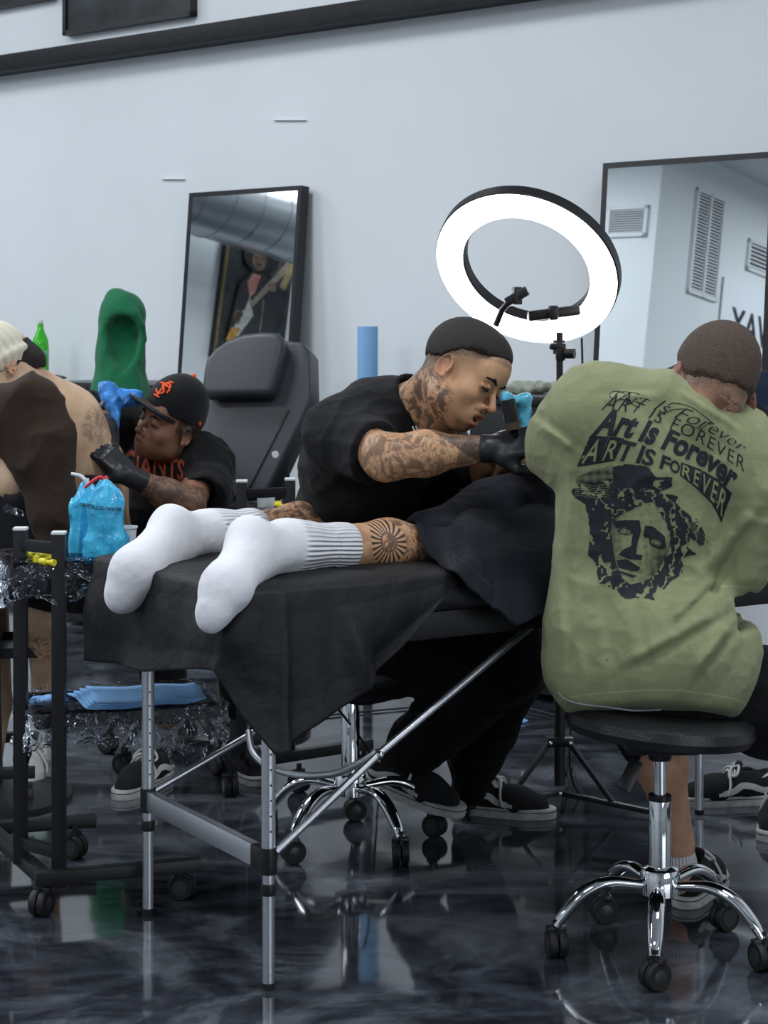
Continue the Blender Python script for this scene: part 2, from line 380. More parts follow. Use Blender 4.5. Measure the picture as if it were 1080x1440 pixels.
def floor_mat():        # poured metallic epoxy: dark blue-grey with milky swirls under a clear gloss coat
    m = bpy.data.materials.new('marbled_epoxy'); m.use_nodes = True; nt = m.node_tree; b = nt.nodes['Principled BSDF']
    tc = nt.nodes.new('ShaderNodeTexCoord'); mp = nt.nodes.new('ShaderNodeMapping'); nt.links.new(tc.outputs['Object'], mp.inputs['Vector'])
    mp.inputs['Rotation'].default_value = (0, 0, .5); mp.inputs['Scale'].default_value = (1.0, 1.6, 1)
    n1 = nt.nodes.new('ShaderNodeTexNoise'); n1.inputs['Scale'].default_value = .95; n1.inputs['Detail'].default_value = 7; n1.inputs['Roughness'].default_value = .58; n1.inputs['Distortion'].default_value = 2.2
    n2 = nt.nodes.new('ShaderNodeTexNoise'); n2.inputs['Scale'].default_value = 2.6; n2.inputs['Detail'].default_value = 8; n2.inputs['Roughness'].default_value = .68; n2.inputs['Distortion'].default_value = 3.4
    for n in (n1, n2): nt.links.new(mp.outputs['Vector'], n.inputs['Vector'])
    r1 = nt.nodes.new('ShaderNodeValToRGB'); e = r1.color_ramp.elements
    e[0].position = .36; e[0].color = (.006, .006, .008, 1); e[1].position = .66; e[1].color = (.135, .150, .170, 1)
    k = r1.color_ramp.elements.new(.50); k.color = (.026, .029, .038, 1)
    r2 = nt.nodes.new('ShaderNodeValToRGB'); e = r2.color_ramp.elements
    e[0].position = .45; e[0].color = (0, 0, 0, 1); e[1].position = .75; e[1].color = (.10, .12, .15, 1)
    nt.links.new(n1.outputs['Fac'], r1.inputs['Fac']); nt.links.new(n2.outputs['Fac'], r2.inputs['Fac'])
    mx = nt.nodes.new('ShaderNodeMix'); mx.data_type = 'RGBA'; mx.blend_type = 'ADD'; mx.inputs[0].default_value = .45
    nt.links.new(r1.outputs['Color'], mx.inputs[6]); nt.links.new(r2.outputs['Color'], mx.inputs[7])
    nt.links.new(mx.outputs[2], b.inputs['Base Color'])
    b.inputs['Roughness'].default_value = .07; b.inputs['Specular IOR Level'].default_value = .62
    n3 = nt.nodes.new('ShaderNodeTexNoise'); n3.inputs['Scale'].default_value = 3.5; nt.links.new(tc.outputs['Object'], n3.inputs['Vector'])
    bu = nt.nodes.new('ShaderNodeBump'); bu.inputs['Strength'].default_value = .06; bu.inputs['Distance'].default_value = .02
    nt.links.new(n3.outputs['Fac'], bu.inputs['Height']); nt.links.new(bu.outputs['Normal'], b.inputs['Normal'])
    return m
M['floor'] = floor_mat()
# ================================================================ the room
def slab(name, corners, m, thick, away):          # four corners, thickened away from the room
    q = [Vector(c) for c in corners]; a = Vector(away)*thick
    v = q+[p+a for p in q]; f = [(0, 1, 2, 3), (7, 6, 5, 4)]+[(i, i+4, (i+1) % 4+4, (i+1) % 4) for i in range(4)]
    o = raw(name, v, f, m, smooth=False); o['kind'] = 'structure'
    bm = bmesh.new(); bm.from_mesh(o.data); bmesh.ops.recalc_face_normals(bm, faces=bm.faces); bm.to_mesh(o.data); bm.free(); return o
TL, TR, N2, NF, T3 = 7.0, -12.0, 8.5, 14.0, 4.1
UP = Vector((0, 0, 1))
slab('floor', [RM(TL+.2, -.2, 0), RM(TR-.2, -.2, 0), RM(TR-.2, NF+.2, 0), RM(TL+.2, NF+.2, 0)], M['floor'], .1, -UP)
slab('ceiling', [RM(TL+.2, -.2, CEIL), RM(TR-.2, -.2, CEIL), RM(TR-.2, NF+.2, CEIL), RM(TL+.2, NF+.2, CEIL)], M['ceil'], .1, UP)
def wall(name, t0, n0, t1, n1, away, z0=0, z1=CEIL): return slab(name, [RM(t0, n0, z0), RM(t1, n1, z0), RM(t1, n1, z1), RM(t0, n0, z1)], M['wall'], .12, away)
wall('wall_back', TL, 0, TR, 0, -ND)
wall('wall_left', TL, 0, TL, N2, WD)
wall('wall_opposite', TL, N2, T3, N2, ND)
wall('wall_side', T3, N2+.12, T3, NF, WD)
wall('wall_front', T3, NF, TR, NF, ND)
# end wall with the shop window opening
wall('wall_right', TR, 0, TR, 2.0, -WD); wall('wall_right', TR, 8.2, TR, NF, -WD)
wall('wall_right', TR, 2.0, TR, 8.2, -WD, 0, .5); wall('wall_right', TR, 2.0, TR, 8.2, -WD, 3.5, CEIL)
mb = MB()
for k in range(5): mb.beam(RM(TR, 2.0+k*1.55, .5), RM(TR, 2.0+k*1.55, 3.5), .07, .07, up=WD)
for z in (.5, 3.5): mb.beam(RM(TR, 2, z), RM(TR, 8.2, z), .07, .07)
o = mb.build('window_1', M['frame'], smooth=False); o['kind'] = 'structure'
# black rail high on the back wall
o = MB().beam(RM(6.9, .06, 2.715), RM(-11, .06, 2.715), .12, .085).build('trim_1', M['trimblack']); o['kind'] = 'structure'
o = MB().beam(RM(6.9, .012, .05), RM(-11, .012, .05), .02, .1).build('baseboard_back', M['trimblack']); o['kind'] = 'structure'
# ceiling lamps, all out of view
lampmesh = None
for i, (t, n) in enumerate(LAMPS):
    p = RM(t, n, CEIL-.12); e = empty('ceiling_lamp', RM(t, n, CEIL), 'unseen rectangular ceiling light panel above the room', 'lamp', 'ceiling light panels')
    if lampmesh is None:
        f_ = MB().box((0, 0, -.05), (1.66, 1.0, .09), bev=.01).build('lamp_housing', M['whitewall']); d_ = MB().box((0, 0, -.10), (1.5, .86, .02)).build('diffuser', M['lamp'])
        lampmesh = (f_.data, d_.data); f_.parent = e; d_.parent = e
    else:
        for nm, me in zip(('lamp_housing', 'diffuser'), lampmesh):
            o = bpy.data.objects.new(nm, me); C.objects.link(o); o.parent = e
# ---------------------------------------------------------------- mirrors leaning on the back wall, and what they see
EPS = math.radians(5.0)
MN = (ND*math.cos(EPS)+UP*math.sin(EPS)).normalized()       # mirror normal
MU = (UP*math.cos(EPS)-ND*math.sin(EPS)).normalized()       # up along the glass
def ray_plane(px, py, pt, nrm):
    d = Vector(((px-540)/FPX, 1, -(py-HY)/FPX)); o = Vector((0, 0, H)); k = (pt-o).dot(nrm)/d.dot(nrm); return o+d*k, d
def mirror(name, pts, label):      # pts: top-left, top-right px and bottom y
    (x0, y0), (x1, y1), yb, off = pts
    top = RM(0, off, 0)
    d = Vector(((x0-540)/FPX, 1, -(y0-HY)/FPX)); o = Vector((0, 0, H)); k = (top-o).dot(ND)/d.dot(ND); TLp = o+d*k
    d = Vector(((x1-540)/FPX, 1, -(y1-HY)/FPX)); k = (top-o).dot(ND)/d.dot(ND); TRp = o+d*k
    ztop = (TLp.z+TRp.z)/2; TLp.z = TRp.z = ztop; w = (TRp-TLp).length; ax = (TRp-TLp).normalized()
    pb, _ = ray_plane(x0, yb, TLp, MN); h = (TLp-pb).dot(MU)
    cen = (TLp+TRp)/2-MU*h/2; Rm = Matrix((ax, -MN, MU)).transposed()
    if Rm.determinant() < 0: Rm = Matrix((-ax, -MN, MU)).transposed()
    root = empty(name, cen-MU*h/2, label, 'mirror')
    fw, fd = .022, .05; g = []
    mb = MB()
    for sx in (-1, 1): mb.box(cen+ax*sx*(w/2-fw/2)-MN*fd/2, (fw, fd, h), Rm)
    for sz in (-1, 1): mb.box(cen+MU*sz*(h/2-fw/2)-MN*fd/2, (w-2*fw, fd, fw), Rm)
    g.append(mb.build('mirror_frame', M['frame'], smooth=False))
    g.append(MB().box(cen-MN*(fd*.5), (w-2*fw, fd*.55, h-2*fw), Rm).build('backing', M['dark'], smooth=False))
    gl = raw('mirror_glass', [cen+ax*sx*(w/2-fw)+MU*sz*(h/2-fw)-MN*.002 for sx, sz in ((-1, -1), (1, -1), (1, 1), (-1, 1))], [(0, 1, 2, 3)], M['mirror'], smooth=False)
    g.append(gl); adopt(root, g); return cen
mc1 = mirror('leaning_mirror', ((266, 271), (424, 261), 545, .075), 'smaller black framed mirror leaning on the wall behind the padded recliner')
mc2 = mirror('leaning_mirror', ((848, 229), (1092, 213), 690, .09), 'tall black framed mirror leaning on the wall at the right edge')
# an edge seen thick on each mirror: a deep side board
def seen(px, py, mc, pt, nrm):    # where the mirror shows a pixel of a plane
    p, d = ray_plane(px, py, mc, MN); r = d-MN*2*d.dot(MN); k = (pt-p).dot(nrm)/r.dot(nrm); return p+r*k
# painting on the left wall
c4 = [seen(x, y, mc1, RM(TL, 0, 0), WD) for x, y in ((315, 311), (412, 335), (391, 520), (292, 505))]
def tn(p): q = p-W0; return q.dot(WD), q.dot(ND), p.z
ns = [tn(c)[1] for c in c4]; zs = [c.z for c in c4]
n_a, n_b = sorted(((ns[0]+ns[3])/2, (ns[1]+ns[2])/2)); z_a, z_b = (zs[2]+zs[3])/2, (zs[0]+zs[1])/2
print('PAINTING n', n_a, n_b, 'z', z_a, z_b)
PW, PH = n_b-n_a, z_b-z_a
pr = empty('wall_painting', RM(TL-.02, (n_a+n_b)/2, z_a), 'dark painting of a guitarist on the side wall, reflected in the left mirror', 'painting')
pm = lambda u, v, d=0: RM(TL-.045-d, n_a+PW*(u if True else 0), z_a+PH*v)     # u from the reflection's left? set below
flip = ns[0] > ns[1]
def pm(u, v, d=0): return RM(TL-.045-d, (n_b-PW*u) if flip else (n_a+PW*u), z_a+PH*v)
g = [MB().beam(pm(.5, 0, -.02), pm(.5, 1, -.02), .04, PW, up=ND).build('canvas', mat('painting_ground', (.018, .02, .024), .5, var=.8, vscale=9), smooth=False)]
pc = {}
def pmat(c): 
    if c not in pc: pc[c] = mat('oil_paint', c, .5, var=.35, vscale=22)
    return pc[c]
def blob(name, pts, c, d=.022):
    v = [pm(u, w, d) for u, w in pts]; g.append(raw(name, v, [tuple(range(len(v)))], pmat(c), smooth=False))
def circ(u, w, r, ry, n=18, a=0): return [(u+r*math.cos(2*math.pi*k/n+a), w+ry*math.sin(2*math.pi*k/n+a)) for k in range(n)]
blob('painted_trousers', [(.18, 0), (.70, 0), (.66, .12), (.55, .17), (.35, .16), (.25, .09)], (.45, .13, .09))
blob('painted_hair', circ(.50, .80, .26, .13), (.008, .008, .01), .023)
blob('painted_face', circ(.47, .765, .10, .075), (.13, .085, .06), .024)
for u_, v_ in ((.42, .78), (.52, .78)): blob('painted_eye', circ(u_, v_, .020, .006), (.02, .015, .012), .026)
blob('painted_moustache', [(.42, .73), (.52, .73), (.50, .742), (.44, .742)], (.02, .015, .012), .026)
blob('painted_jacket', [(.16, .20), (.24, .56), (.40, .68), (.60, .68), (.84, .58), (.80, .30), (.66, .14), (.24, .14)], (.022, .022, .028), .0225)
blob('painted_smoke', [(.62, .70), (.80, .96), (.97, .97), (.97, .62), (.84, .58)], (.05, .055, .065), .0222)
blob('painted_hat', [(.22, .86), (.80, .84), (.74, .88), (.66, .95), (.36, .96), (.28, .89)], (.012, .012, .018), .025)
blob('painted_scarf', [(.40, .66), (.52, .66), (.46, .52), (.40, .48), (.34, .58)], (.50, .22, .18), .024)
blob('painted_guitar_neck', [(.40, .44), (.44, .41), (.96, .80), (.90, .84)], (.30, .25, .20), .026)
blob('painted_guitar_body', [(.22, .20), (.30, .18), (.48, .36), (.44, .42), (.40, .50), (.36, .40), (.26, .32)], (.50, .50, .46), .025)
blob('painted_guitar_horn', [(.14, .14), (.24, .13), (.32, .24), (.20, .24)], (.50, .25, .04), .026)
blob('painted_hand', circ(.26, .33, .055, .040), (.20, .13, .09), .027); blob('painted_hand', circ(.70, .60, .060, .035), (.22, .15, .11), .027)
for k in range(4): blob('painted_finger', [(.20+.02*k, .28-.004*k), (.22+.02*k, .28-.004*k), (.28+.02*k, .36), (.26+.02*k, .36)], (.05, .03, .02), .0275)
blob('painted_frets', [(.80, .62), (.88, .60), (.99, .80), (.93, .84)], (.34, .28, .13), .028)
blob('painted_edge', [(-.01, 0), (.03, 0), (.03, 1), (-.01, 1)], (.16, .12, .04), .029)
for k in range(3): blob('painted_necklace', circ(.60, .40-.03*k, .012, .10), (.30, .26, .18), .024)
adopt(pr, g)
# spiral duct under the ceiling along that wall
dp = seen(345, 290, mc1, RM(TL-.9, 0, 0), WD); zc = min(dp.z, CEIL-.5); print('DUCT z', dp.z)
root = empty('spiral_duct', RM(TL-.9, 4.2, zc), 'round galvanised air duct near the ceiling, seen in the left mirror', 'duct')
mb = MB(); mb.tube([RM(TL-.9, .05, zc), RM(TL-.9, N2-.05, zc)], .36, 36)
g = [mb.build('duct_pipe', M['duct'])]
ringd = None
for k in range(26):
    if ringd is None:
        o = MB().tube([RM(TL-.9, .3, zc)-RM(TL-.9, .3, zc)+ND*0, ND*.03], .366, 36).build('duct_seam', M['duct']); ringd = o.data
    else: o = bpy.data.objects.new('duct_seam', ringd); C.objects.link(o)
    o.location = RM(TL-.9, .3+k*.32, zc); g.append(o)
adopt(root, g)
# vents and banner
def vent(px4, mc, pt, nrm, ax, label, slats, vertical_split, into):
    c = [seen(x, y, mc, pt, nrm) for x, y in px4]; cen = sum(c, Vector())/4
    w = (abs((c[1]-c[0]).dot(ax))+abs((c[2]-c[3]).dot(ax)))/2; h = abs(((c[0]+c[1])/2-(c[2]+c[3])/2).z)
    print('VENT', label[:20], w, h, cen, tn(cen))
    root = empty('wall_vent', cen+into*.02-UP*h/2, label, 'vent'); g = []
    Rm = Matrix((ax, -into, UP)).transposed()
    if Rm.determinant() < 0: Rm = Matrix((-ax, -into, UP)).transposed()
    fr = .035 if w > .3 else .02
    mb = MB()
    for s in (-1, 1): mb.box(cen+ax*s*(w/2-fr/2)+into*.015, (fr, .03, h), Rm); mb.box(cen+UP*s*(h/2-fr/2)+into*.015, (w, .03, fr), Rm)
    if vertical_split: mb.box(cen+into*.015, (.03, .03, h), Rm)
    g.append(mb.build('vent_frame', M['whitewall'], smooth=False))
    g.append(MB().box(cen+into*.003, (w-fr, .006, h-fr), Rm).build('vent_opening', M['dark'], smooth=False))
    sm = None
    for k in range(slats):
        z = -h/2+fr+(h-2*fr)*(k+.5)/slats
        if sm is None: o = MB().box((0, 0, 0), (w-fr, .014, (h-2*fr)/slats*.42), Rm).build('slat', M['whitewall'], smooth=False); sm = o.data
        else: o = bpy.data.objects.new('slat', sm); C.objects.link(o)
        o.location = cen+into*.012+UP*z; g.append(o)
    adopt(root, g)
vent(((856, 291), (914, 289), (909, 333), (853, 334)), mc2, RM(0, N2, 0), ND, WD, 'square white ceiling-height wall vent, leftmost in the tall mirror', 10, False, -ND)
vent(((982, 266), (1023, 281), (1000, 422), (961, 411)), mc2, RM(T3, 0, 0), WD, ND, 'tall double louvre vent reflected in the tall mirror', 30, True, -WD)
vent(((1052, 336), (1090, 350), (1082, 392), (1046, 379)), mc2, RM(T3, 0, 0), WD, ND, 'small white vent cut by the right frame of the tall mirror', 6, False, -WD)
c4 = [seen(x, y, mc2, RM(T3, 0, 0), WD) for x, y in ((1015, 388), (1110, 408), (1095, 590), (1000, 560))]
ns = [tn(c)[1] for c in c4]; bn0, bn1 = (ns[0]+ns[3])/2, (ns[1]+ns[2])/2; bz1 = c4[0].z; bz0 = c4[3].z
print('BANNER', bn0, bn1, bz0, bz1)
def bp(u, v, d=0): return RM(T3-.02-d, bn0+(bn1-bn0)*u, bz0+(bz1-bz0)*v)
root = empty('wall_banner', bp(.5, 0), 'white banner with black capitals on the wall, cut by the tall mirror', 'banner')
g = [MB().beam(bp(.5, 0), bp(.5, 1), .012, abs(bn1-bn0), up=ND).build('cloth', M['banner'], smooth=False)]
V2, F2 = text_mesh('WAY', 1.0, .02); mn, mx = V2.min(0), V2.max(0)
# lettering is mirrored by the glass: lay it out so it is readable in the room
def lay(V2, u0, u1, v0, v1):
    out = []
    for x, y, z in V2:
        a = (x-mn[0])/(mx[0]-mn[0]); b = (y-mn[1])/(mx[1]-mn[1]); out.append(bp(u0+(u1-u0)*a, v0+(v1-v0)*b, .009))
    return out
g.append(raw('lettering', lay(V2, .85, .14, .52, .78), F2, M['ink'], smooth=False))
V2, F2 = text_mesh('SEAS', 1.0, .02); mn, mx = V2.min(0), V2.max(0)
g.append(raw('lettering', lay(V2, .85, .14, .02, .24), F2, M['ink'], smooth=False))
adopt(root, g)
# frames above the rail
def wframe(px0, px1, pyb, label):
    a, _ = ray_plane(px0, pyb[0], RM(0, .045, 0), ND); b, _ = ray_plane(px1, pyb[1], RM(0, .045, 0), ND); b.z = a.z
    root = empty('picture_frame', (a+b)/2, label, 'picture'); ax = (b-a).normalized(); w = (b-a).length; h = 1.1; cen = (a+b)/2+UP*h/2-ND*.02
    Rm = Matrix((ax, -ND, UP)).transposed()
    if Rm.determinant() < 0: Rm = Matrix((-ax, -ND, UP)).transposed()
    mb = MB()
    for s in (-1, 1): mb.box(cen+ax*s*(w/2-.012), (.024, .045, h), Rm); mb.box(cen+UP*s*(h/2-.012), (w, .045, .024), Rm)
    g = [mb.build('frame', M['frame'], smooth=False), MB().box(cen, (w-.03, .025, h-.03), Rm).build('picture', mat('dark_print', (.012, .016, .02), .3, var=.9, vscale=7), smooth=False)]
    adopt(root, g)
wframe(88, 268, (50, 17), 'black framed dark picture hung above the black wall rail')
wframe(-40, 72, (18, 3), 'second dark picture above the rail, only its lower corner in view at the top left')
# thin wall-coloured lips, shaped so their shadow draws a short dark line
for k, (x0, x1, y) in enumerate(((385, 431, 169), (228, 260, 252))):
    a, _ = ray_plane(x0, y, RM(0, .004, 0), ND); b, _ = ray_plane(x1, y, RM(0, .004, 0), ND); ax = (b-a).normalized(); w = (b-a).length
    cen = (a+b)/2-ND*.0035; cen.z = (a.z+b.z)/2
    Rm = Matrix((ax, -ND, UP)).transposed()
    if Rm.determinant() < 0: Rm = Matrix((-ax, -ND, UP)).transposed()
    o = MB().box(cen, (w, .026, .0025), Rm, bev=.001).build('wall_lip', M['wall']); tag(o, ['small raised lip on the white wall between rail and mirrors', 'small raised lip on the wall just above the left mirror'][k], 'patch'); o['kind'] = 'structure'
# ================================================================ furniture
def rotz(a): return Matrix.Rotation(a, 3, 'Z')
def make_caster(parent_list, c, ang, r=.031, m=None, wall_=None):
    ax = Vector((math.cos(ang), math.sin(ang), 0)); c = Vector(c)            # axle direction
    R = Matrix((ax.cross(UP), UP.cross(ax.cross(UP))*-1, ax)).transposed()
    R = ax.to_track_quat('Z', 'Y').to_matrix()
    mb = MB()
    for s in (-1, 1): mb.lathe(c+ax*s*.011, [(r*.55, -.009), (r*.93, -.009), (r, -.006), (r, .006), (r*.93, .009), (r*.55, .009)], 20, R)
    wl = mb.build('caster_wheel', M['rubber'])
    hub = MB()
    for s in (-1, 1): hub.lathe(c+ax*s*.018, [(r*.12, -.003), (r*.62, -.003), (r*.62, .001), (r*.2, .004)], 16, R)
    hb = hub.build('wheel_hub', M['wheelrim'])
    fk = MB(); tr = UP.cross(ax)
    fk.box(c+UP*r*.95+tr*.004, (.020, .046, .016), Matrix((tr, ax, UP)).transposed(), bev=.005)
    fk.tube([c+UP*r*.9, c+UP*(r+.022)], .008, 10); fk.box(c+UP*r*.55, (r*1.0, .006, r*1.0), Matrix((tr, ax, UP)).transposed(), bev=.003)
    fo = fk.build('caster_fork', M['plastic'])
    parent_list += [wl, hb, fo]; return wl
def caster_on(parent, root_loc_objs, c, ang, r=.031):
    L = []; make_caster(L, c, ang, r)
    for o in L[1:]: o.parent = L[0]
    L[0].name = 'caster'; root_loc_objs.append(L[0]); return L[0]
def stool(name, X, Y, rad, ang0, zseat, seat_r, label, m, group=None, tilt=(0, 0), lever=None, seat=True, ztube=.344, footring=None, cast_ang=None, piston=None):
    root = empty(name, (X, Y, 0), label, 'stool', group); g = []; c = Vector((X, Y, 0))
    piston = piston or M['chrome']
    g.append(MB().lathe(c, [(.014, ztube-.01), (.014, zseat-.06)], 20).build('piston', piston))
    g.append(MB().lathe(c, [(.020, .155), (.0245, .16), (.0245, ztube-.008), (.022, ztube)], 24).build('column', m))
    g.append(MB().lathe(c, [(.0255, ztube-.008), (.0255, ztube+.004), (.016, ztube+.006)], 24).build('column_collar', M['plastic']))
    g.append(MB().lathe(c, [(.030, .128), (.043, .132), (.044, .175), (.040, .186), (.028, .192)], 28).build('hub', m))
    for k in range(5):
        a = ang0+k*2*math.pi/5; d = Vector((math.cos(a), math.sin(a), 0))
        pts = spline([c+d*.035+UP*.152, c+d*rad*.50+UP*.160, c+d*rad*.74+UP*.138, c+d*rad*.92+UP*.095, c+d*rad*1.0+UP*.068], 6)
        n = len(pts); leg = MB().tube(pts, [.0125+.006*math.sin(math.pi*min(1, i/(n*.9))) for i in range(n)], 14, flat=.75).build('leg', m)
        ca = (cast_ang[k] if cast_ang else a+1.1+k*1.7)
        L = []; make_caster(L, c+d*(rad)+UP*.031, ca)
        cs = L[0]; bpy.context.view_layer.update()
        bm = bmesh.new()
        for o in L: bm.from_mesh(o.data)
        cs.name = 'caster'; cs.data.name = 'caster'
        # wheel, hub and fork are one caster: keep three materials
        me = bpy.data.meshes.new('caster'); bm2 = bmesh.new()
        for mi, o in enumerate(L):
            b0 = bmesh.new(); b0.from_mesh(o.data); 
            for f in b0.faces: f.material_index = mi; f.smooth = True
            t_ = bpy.data.meshes.new('t'); b0.to_mesh(t_); bm2.from_mesh(t_); b0.free(); bpy.data.meshes.remove(t_)
        bm.free(); bm2.to_mesh(me); bm2.free()
        for o in L: me.materials.append(o.data.materials[0])
        for o in L: bpy.data.objects.remove(o)
        me.set_sharp_from_angle(angle=.7)
        cs = bpy.data.objects.new('caster', me); C.objects.link(cs)
        leg['_c'] = 1; cs.parent = leg; g.append(leg)
    if footring: g.append(footring(c))
    if seat:
        R = Matrix.Rotation(tilt[0], 3, 'X') @ Matrix.Rotation(tilt[1], 3, 'Y')
        g.append(MB().lathe(c+UP*(zseat-.035), [(seat_r*.80, -.028), (seat_r*.97, -.022), (seat_r*1.02, -.004), (seat_r*1.0, .016), (seat_r*.9, .030), (seat_r*.6, .036), (seat_r*.2, .036)], 48, R).build('seat', M['vinylseat']))
        g.append(MB().box(c+UP*(zseat-.075), (.16, .12, .03), bev=.01).lathe(c+UP*(zseat-.11), [(.024, 0), (.034, .03)], 16).build('seat_plate', M['plastic']))
    if lever:
        a, b, e = [Vector(x) for x in lever]; mb = MB(); mb.tube([a, b], .005, 8); d = (e-b).normalized()
        mb.beam(b-d*.01, e, .030, .012, up=(0, -1, .3), bev=.004); g.append(mb.build('lever', M['plastic']))
    for o in g:
        if '_c' in o: del o['_c']
    adopt(root, g); return root
S1 = (928-540)/640*1.0; Y1 = 4.125
stool('rolling_stool', S1, Y1, .232, math.radians(-101), .535, .205, 'black round chrome-based stool under the man in the green T-shirt', M['chrome'], tilt=(math.radians(-2), math.radians(5)),
      lever=(P(905, 1050, 4.15), P(893, 1075, 4.12), P(876, 1112, 4.1)), cast_ang=[math.radians(-60), math.radians(20), math.radians(120), math.radians(-80), math.radians(10)])
stool('rolling_stool', P(493, 1185, 5.0).x, 5.0, .235, math.radians(-128), .50, .19, 'chrome-based black stool under the man in the black T-shirt', M['chrome'], cast_ang=[math.radians(-70), math.radians(5), math.radians(60), math.radians(-80), math.radians(10)], ztube=.42)
# ---------------------------------------------------------------- massage table
TC = Vector((-.298, 3.80, 0)); TLd = Vector((.85, .53, 0)).normalized(); TSd = Vector((-.53, .85, 0)).normalized(); TZ = .84
def TB(l, s, z): return TC+TLd*l+TSd*s+UP*z
TR_ = Matrix((TLd, TSd, UP)).transposed()
root = empty('massage_table', TB(.9, .34, 0), 'black padded portable table on silver legs with the client lying on it', 'table'); g = []
g.append(MB().box(TB(.93, .345, TZ-.045), (1.86, .69, .075), TR_, bev=.028, seg=4).build('padded_top', M['vinyl']))
g.append(MB().box(TB(.93, .345, TZ-.115), (1.80, .63, .06), TR_, bev=.004).build('frame', M['blackmetal']))
LG = [(-.24, 3.90), (-.553, 4.40)]; LG += [(LG[0][0]+TLd.x*1.70, LG[0][1]+TLd.y*1.70), (LG[1][0]+TLd.x*1.70, LG[1][1]+TLd.y*1.70)]
for (x, y) in LG:
    c = Vector((x, y, 0)); lg = MB().lathe(c, [(.0125, .012), (.0128, .30)], 20).lathe(c, [(.0148, .295), (.0148, TZ-.14)], 20).build('leg', M['steel'])
    sub = [MB().lathe(c, [(.013, 0), (.0135, .004), (.0135, .014)], 16).build('leg_foot', M['rubber']),
           MB().lathe(c, [(.018, .24), (.0185, .243), (.0185, .292), (.018, .295)], 20).lathe(c, [(.0155, .196), (.0160, .198), (.0160, .218), (.0155, .22)], 20).build('collar', M['plastic'])]
    hl = MB()
    for k in range(7): hl.lathe(c+Vector((.006, -.0135, .33+k*.032)), [(.002, -.001), (.002, .0015)], 10, Matrix.Rotation(math.pi/2, 3, 'X'))
    sub.append(hl.build('adjustment_holes', M['dark']))
    for o in sub: o.parent = lg
    g.append(lg)
def v3(a, z): return Vector((a[0], a[1], z))
for a, b in ((0, 1), (2, 3)):
    g.append(MB().beam(v3(LG[a], .267), v3(LG[b], .267), .022, .046, bev=.003).build('end_rail', M['steel']))
g.append(MB().beam(v3(LG[0], .268)-TSd*.002+TLd*.0, v3(LG[0], .268)+TSd*.05, .036, .052, bev=.006).build('rail_bracket', M['plastic']))
JN = P(533, 1060, 4.06); JF = P(350, 1034, 4.52)
g.append(MB().tube([v3(LG[0], .285)+TLd*.012-TSd*.01, JN, P(762, 868, 4.30)], .0085, 14).build('strut', M['steel']))
g.append(MB().tube([v3(LG[1], .285)+TLd*.012, JF, P(470, 955, 4.75), TB(.72, .60, .75)], .0080, 14).build('strut', M['steel']))
g.append(MB().tube(spline([JF+Vector((0, -.01, .01)), P(356, 1058, 4.42), P(378, 1078, 4.36), P(420, 1090, 4.28), P(470, 1088, 4.18), P(505, 1073, 4.1), JN+Vector((-.01, 0, 0))], 8), .0080, 14).build('cross_brace', M['steel']))
g.append(MB().ball(JN+Vector((.003, -.009, 0)), .008).ball(JF+Vector((.003, -.01, 0)), .007).build('strut_rivet', M['chrome']))
adopt(root, g)
# ---------------------------------------------------------------- black disposable sheet over the foot end
def interp(xs, ys, x): return np.interp(x, xs, ys)
U = np.linspace(0, 1, 150); cols = []
keys = [  # u, top point (l, s), bottom world point
 (0.00, (.00, .69), TB(-.02, .715, .596)), (.20, (.0, .36), TB(-.035, .36, .625)), (.36, (.0, .08), TB(-.03, .10, .672)),
 (.42, (.012, .012), P(300, 944, 3.79)), (.47, (.05, .0), P(338, 1000, 3.77)), (.54, (.10, .0), P(385, 1063, 3.765)),
 (.66, (.20, .0), P(450, 1013, 3.83)), (.78, (.31, .0), P(516, 966, 3.915)), (.90, (.44, .0), P(580, 893, 4.00)), (1.0, (.54, .0), P(634, 826, 4.05))]
ku = [k[0] for k in keys]
top = np.array([[interp(ku, [k[1][0] for k in keys], u), interp(ku, [k[1][1] for k in keys], u)] for u in U])
bot = np.stack([interp(ku, [k[2][i] for k in keys], U) for i in range(3)], 1)
nr = 46; V = []; 
out_n = np.array([[interp([0, .36, .46, 1], [-1, -1, -.0, 0], u), interp([0, .36, .46, 1], [0, -.0, -1, -1], u)] for u in U]); out_n /= np.linalg.norm(out_n, axis=1)[:, None]
for i, u in enumerate(U):
    l, s_ = top[i]; on = out_n[i]; ow = np.array(TLd)*on[0]+np.array(TSd)*on[1]
    E = np.array(TB(l, s_, TZ-.012))+ow*.004
    for j in range(nr):
        if j < 12:          # on the tabletop, from inside to the edge
            a = 1-j/12; ins = .42*a
            inl = (l+ins*1.2) if u < .42 else l+ins*.25; ins_ = s_ if u < .36 else s_+ins*.9
            if u < .36: inl = l+ins*1.25
            p = np.array(TB(inl+.0, min(ins_, .69), TZ+.003+.0035*abs(math.sin(13*inl+9*ins_)))); 
            if a < .08: p[2] -= .004
        else:
            f = (j-12)/(nr-13); b = bot[i]; p = E+(b-E)*f; hang = max(0, E[2]-b[2])
            amp = .020*min(1, hang/.2)*f**.8
            w_ = math.sin(u*34+2.0*f)*.35+math.sin(u*61-1.5*f+1)*.22+math.sin(u*17+f*3)*.5
            if u > .42: w_ += 1.1*max(0, 1-abs((u-.54-.02*f)/.02))+1.2*max(0, 1-abs((u-.78+.09*(1-f))/.035))
            p = p+ow*(amp*w_+.012*math.sin(math.pi*min(1, f*1.3))*min(1, hang/.15)+.004)
            if f < .12: p[2] = max(p[2], E[2]-.0+(.012)*(1-f/.12)*1.0-(.12*0))
        V.append(p)
F = [(i*nr+j, (i+1)*nr+j, (i+1)*nr+j+1, i*nr+j+1) for i in range(len(U)-1) for j in range(nr-1)]
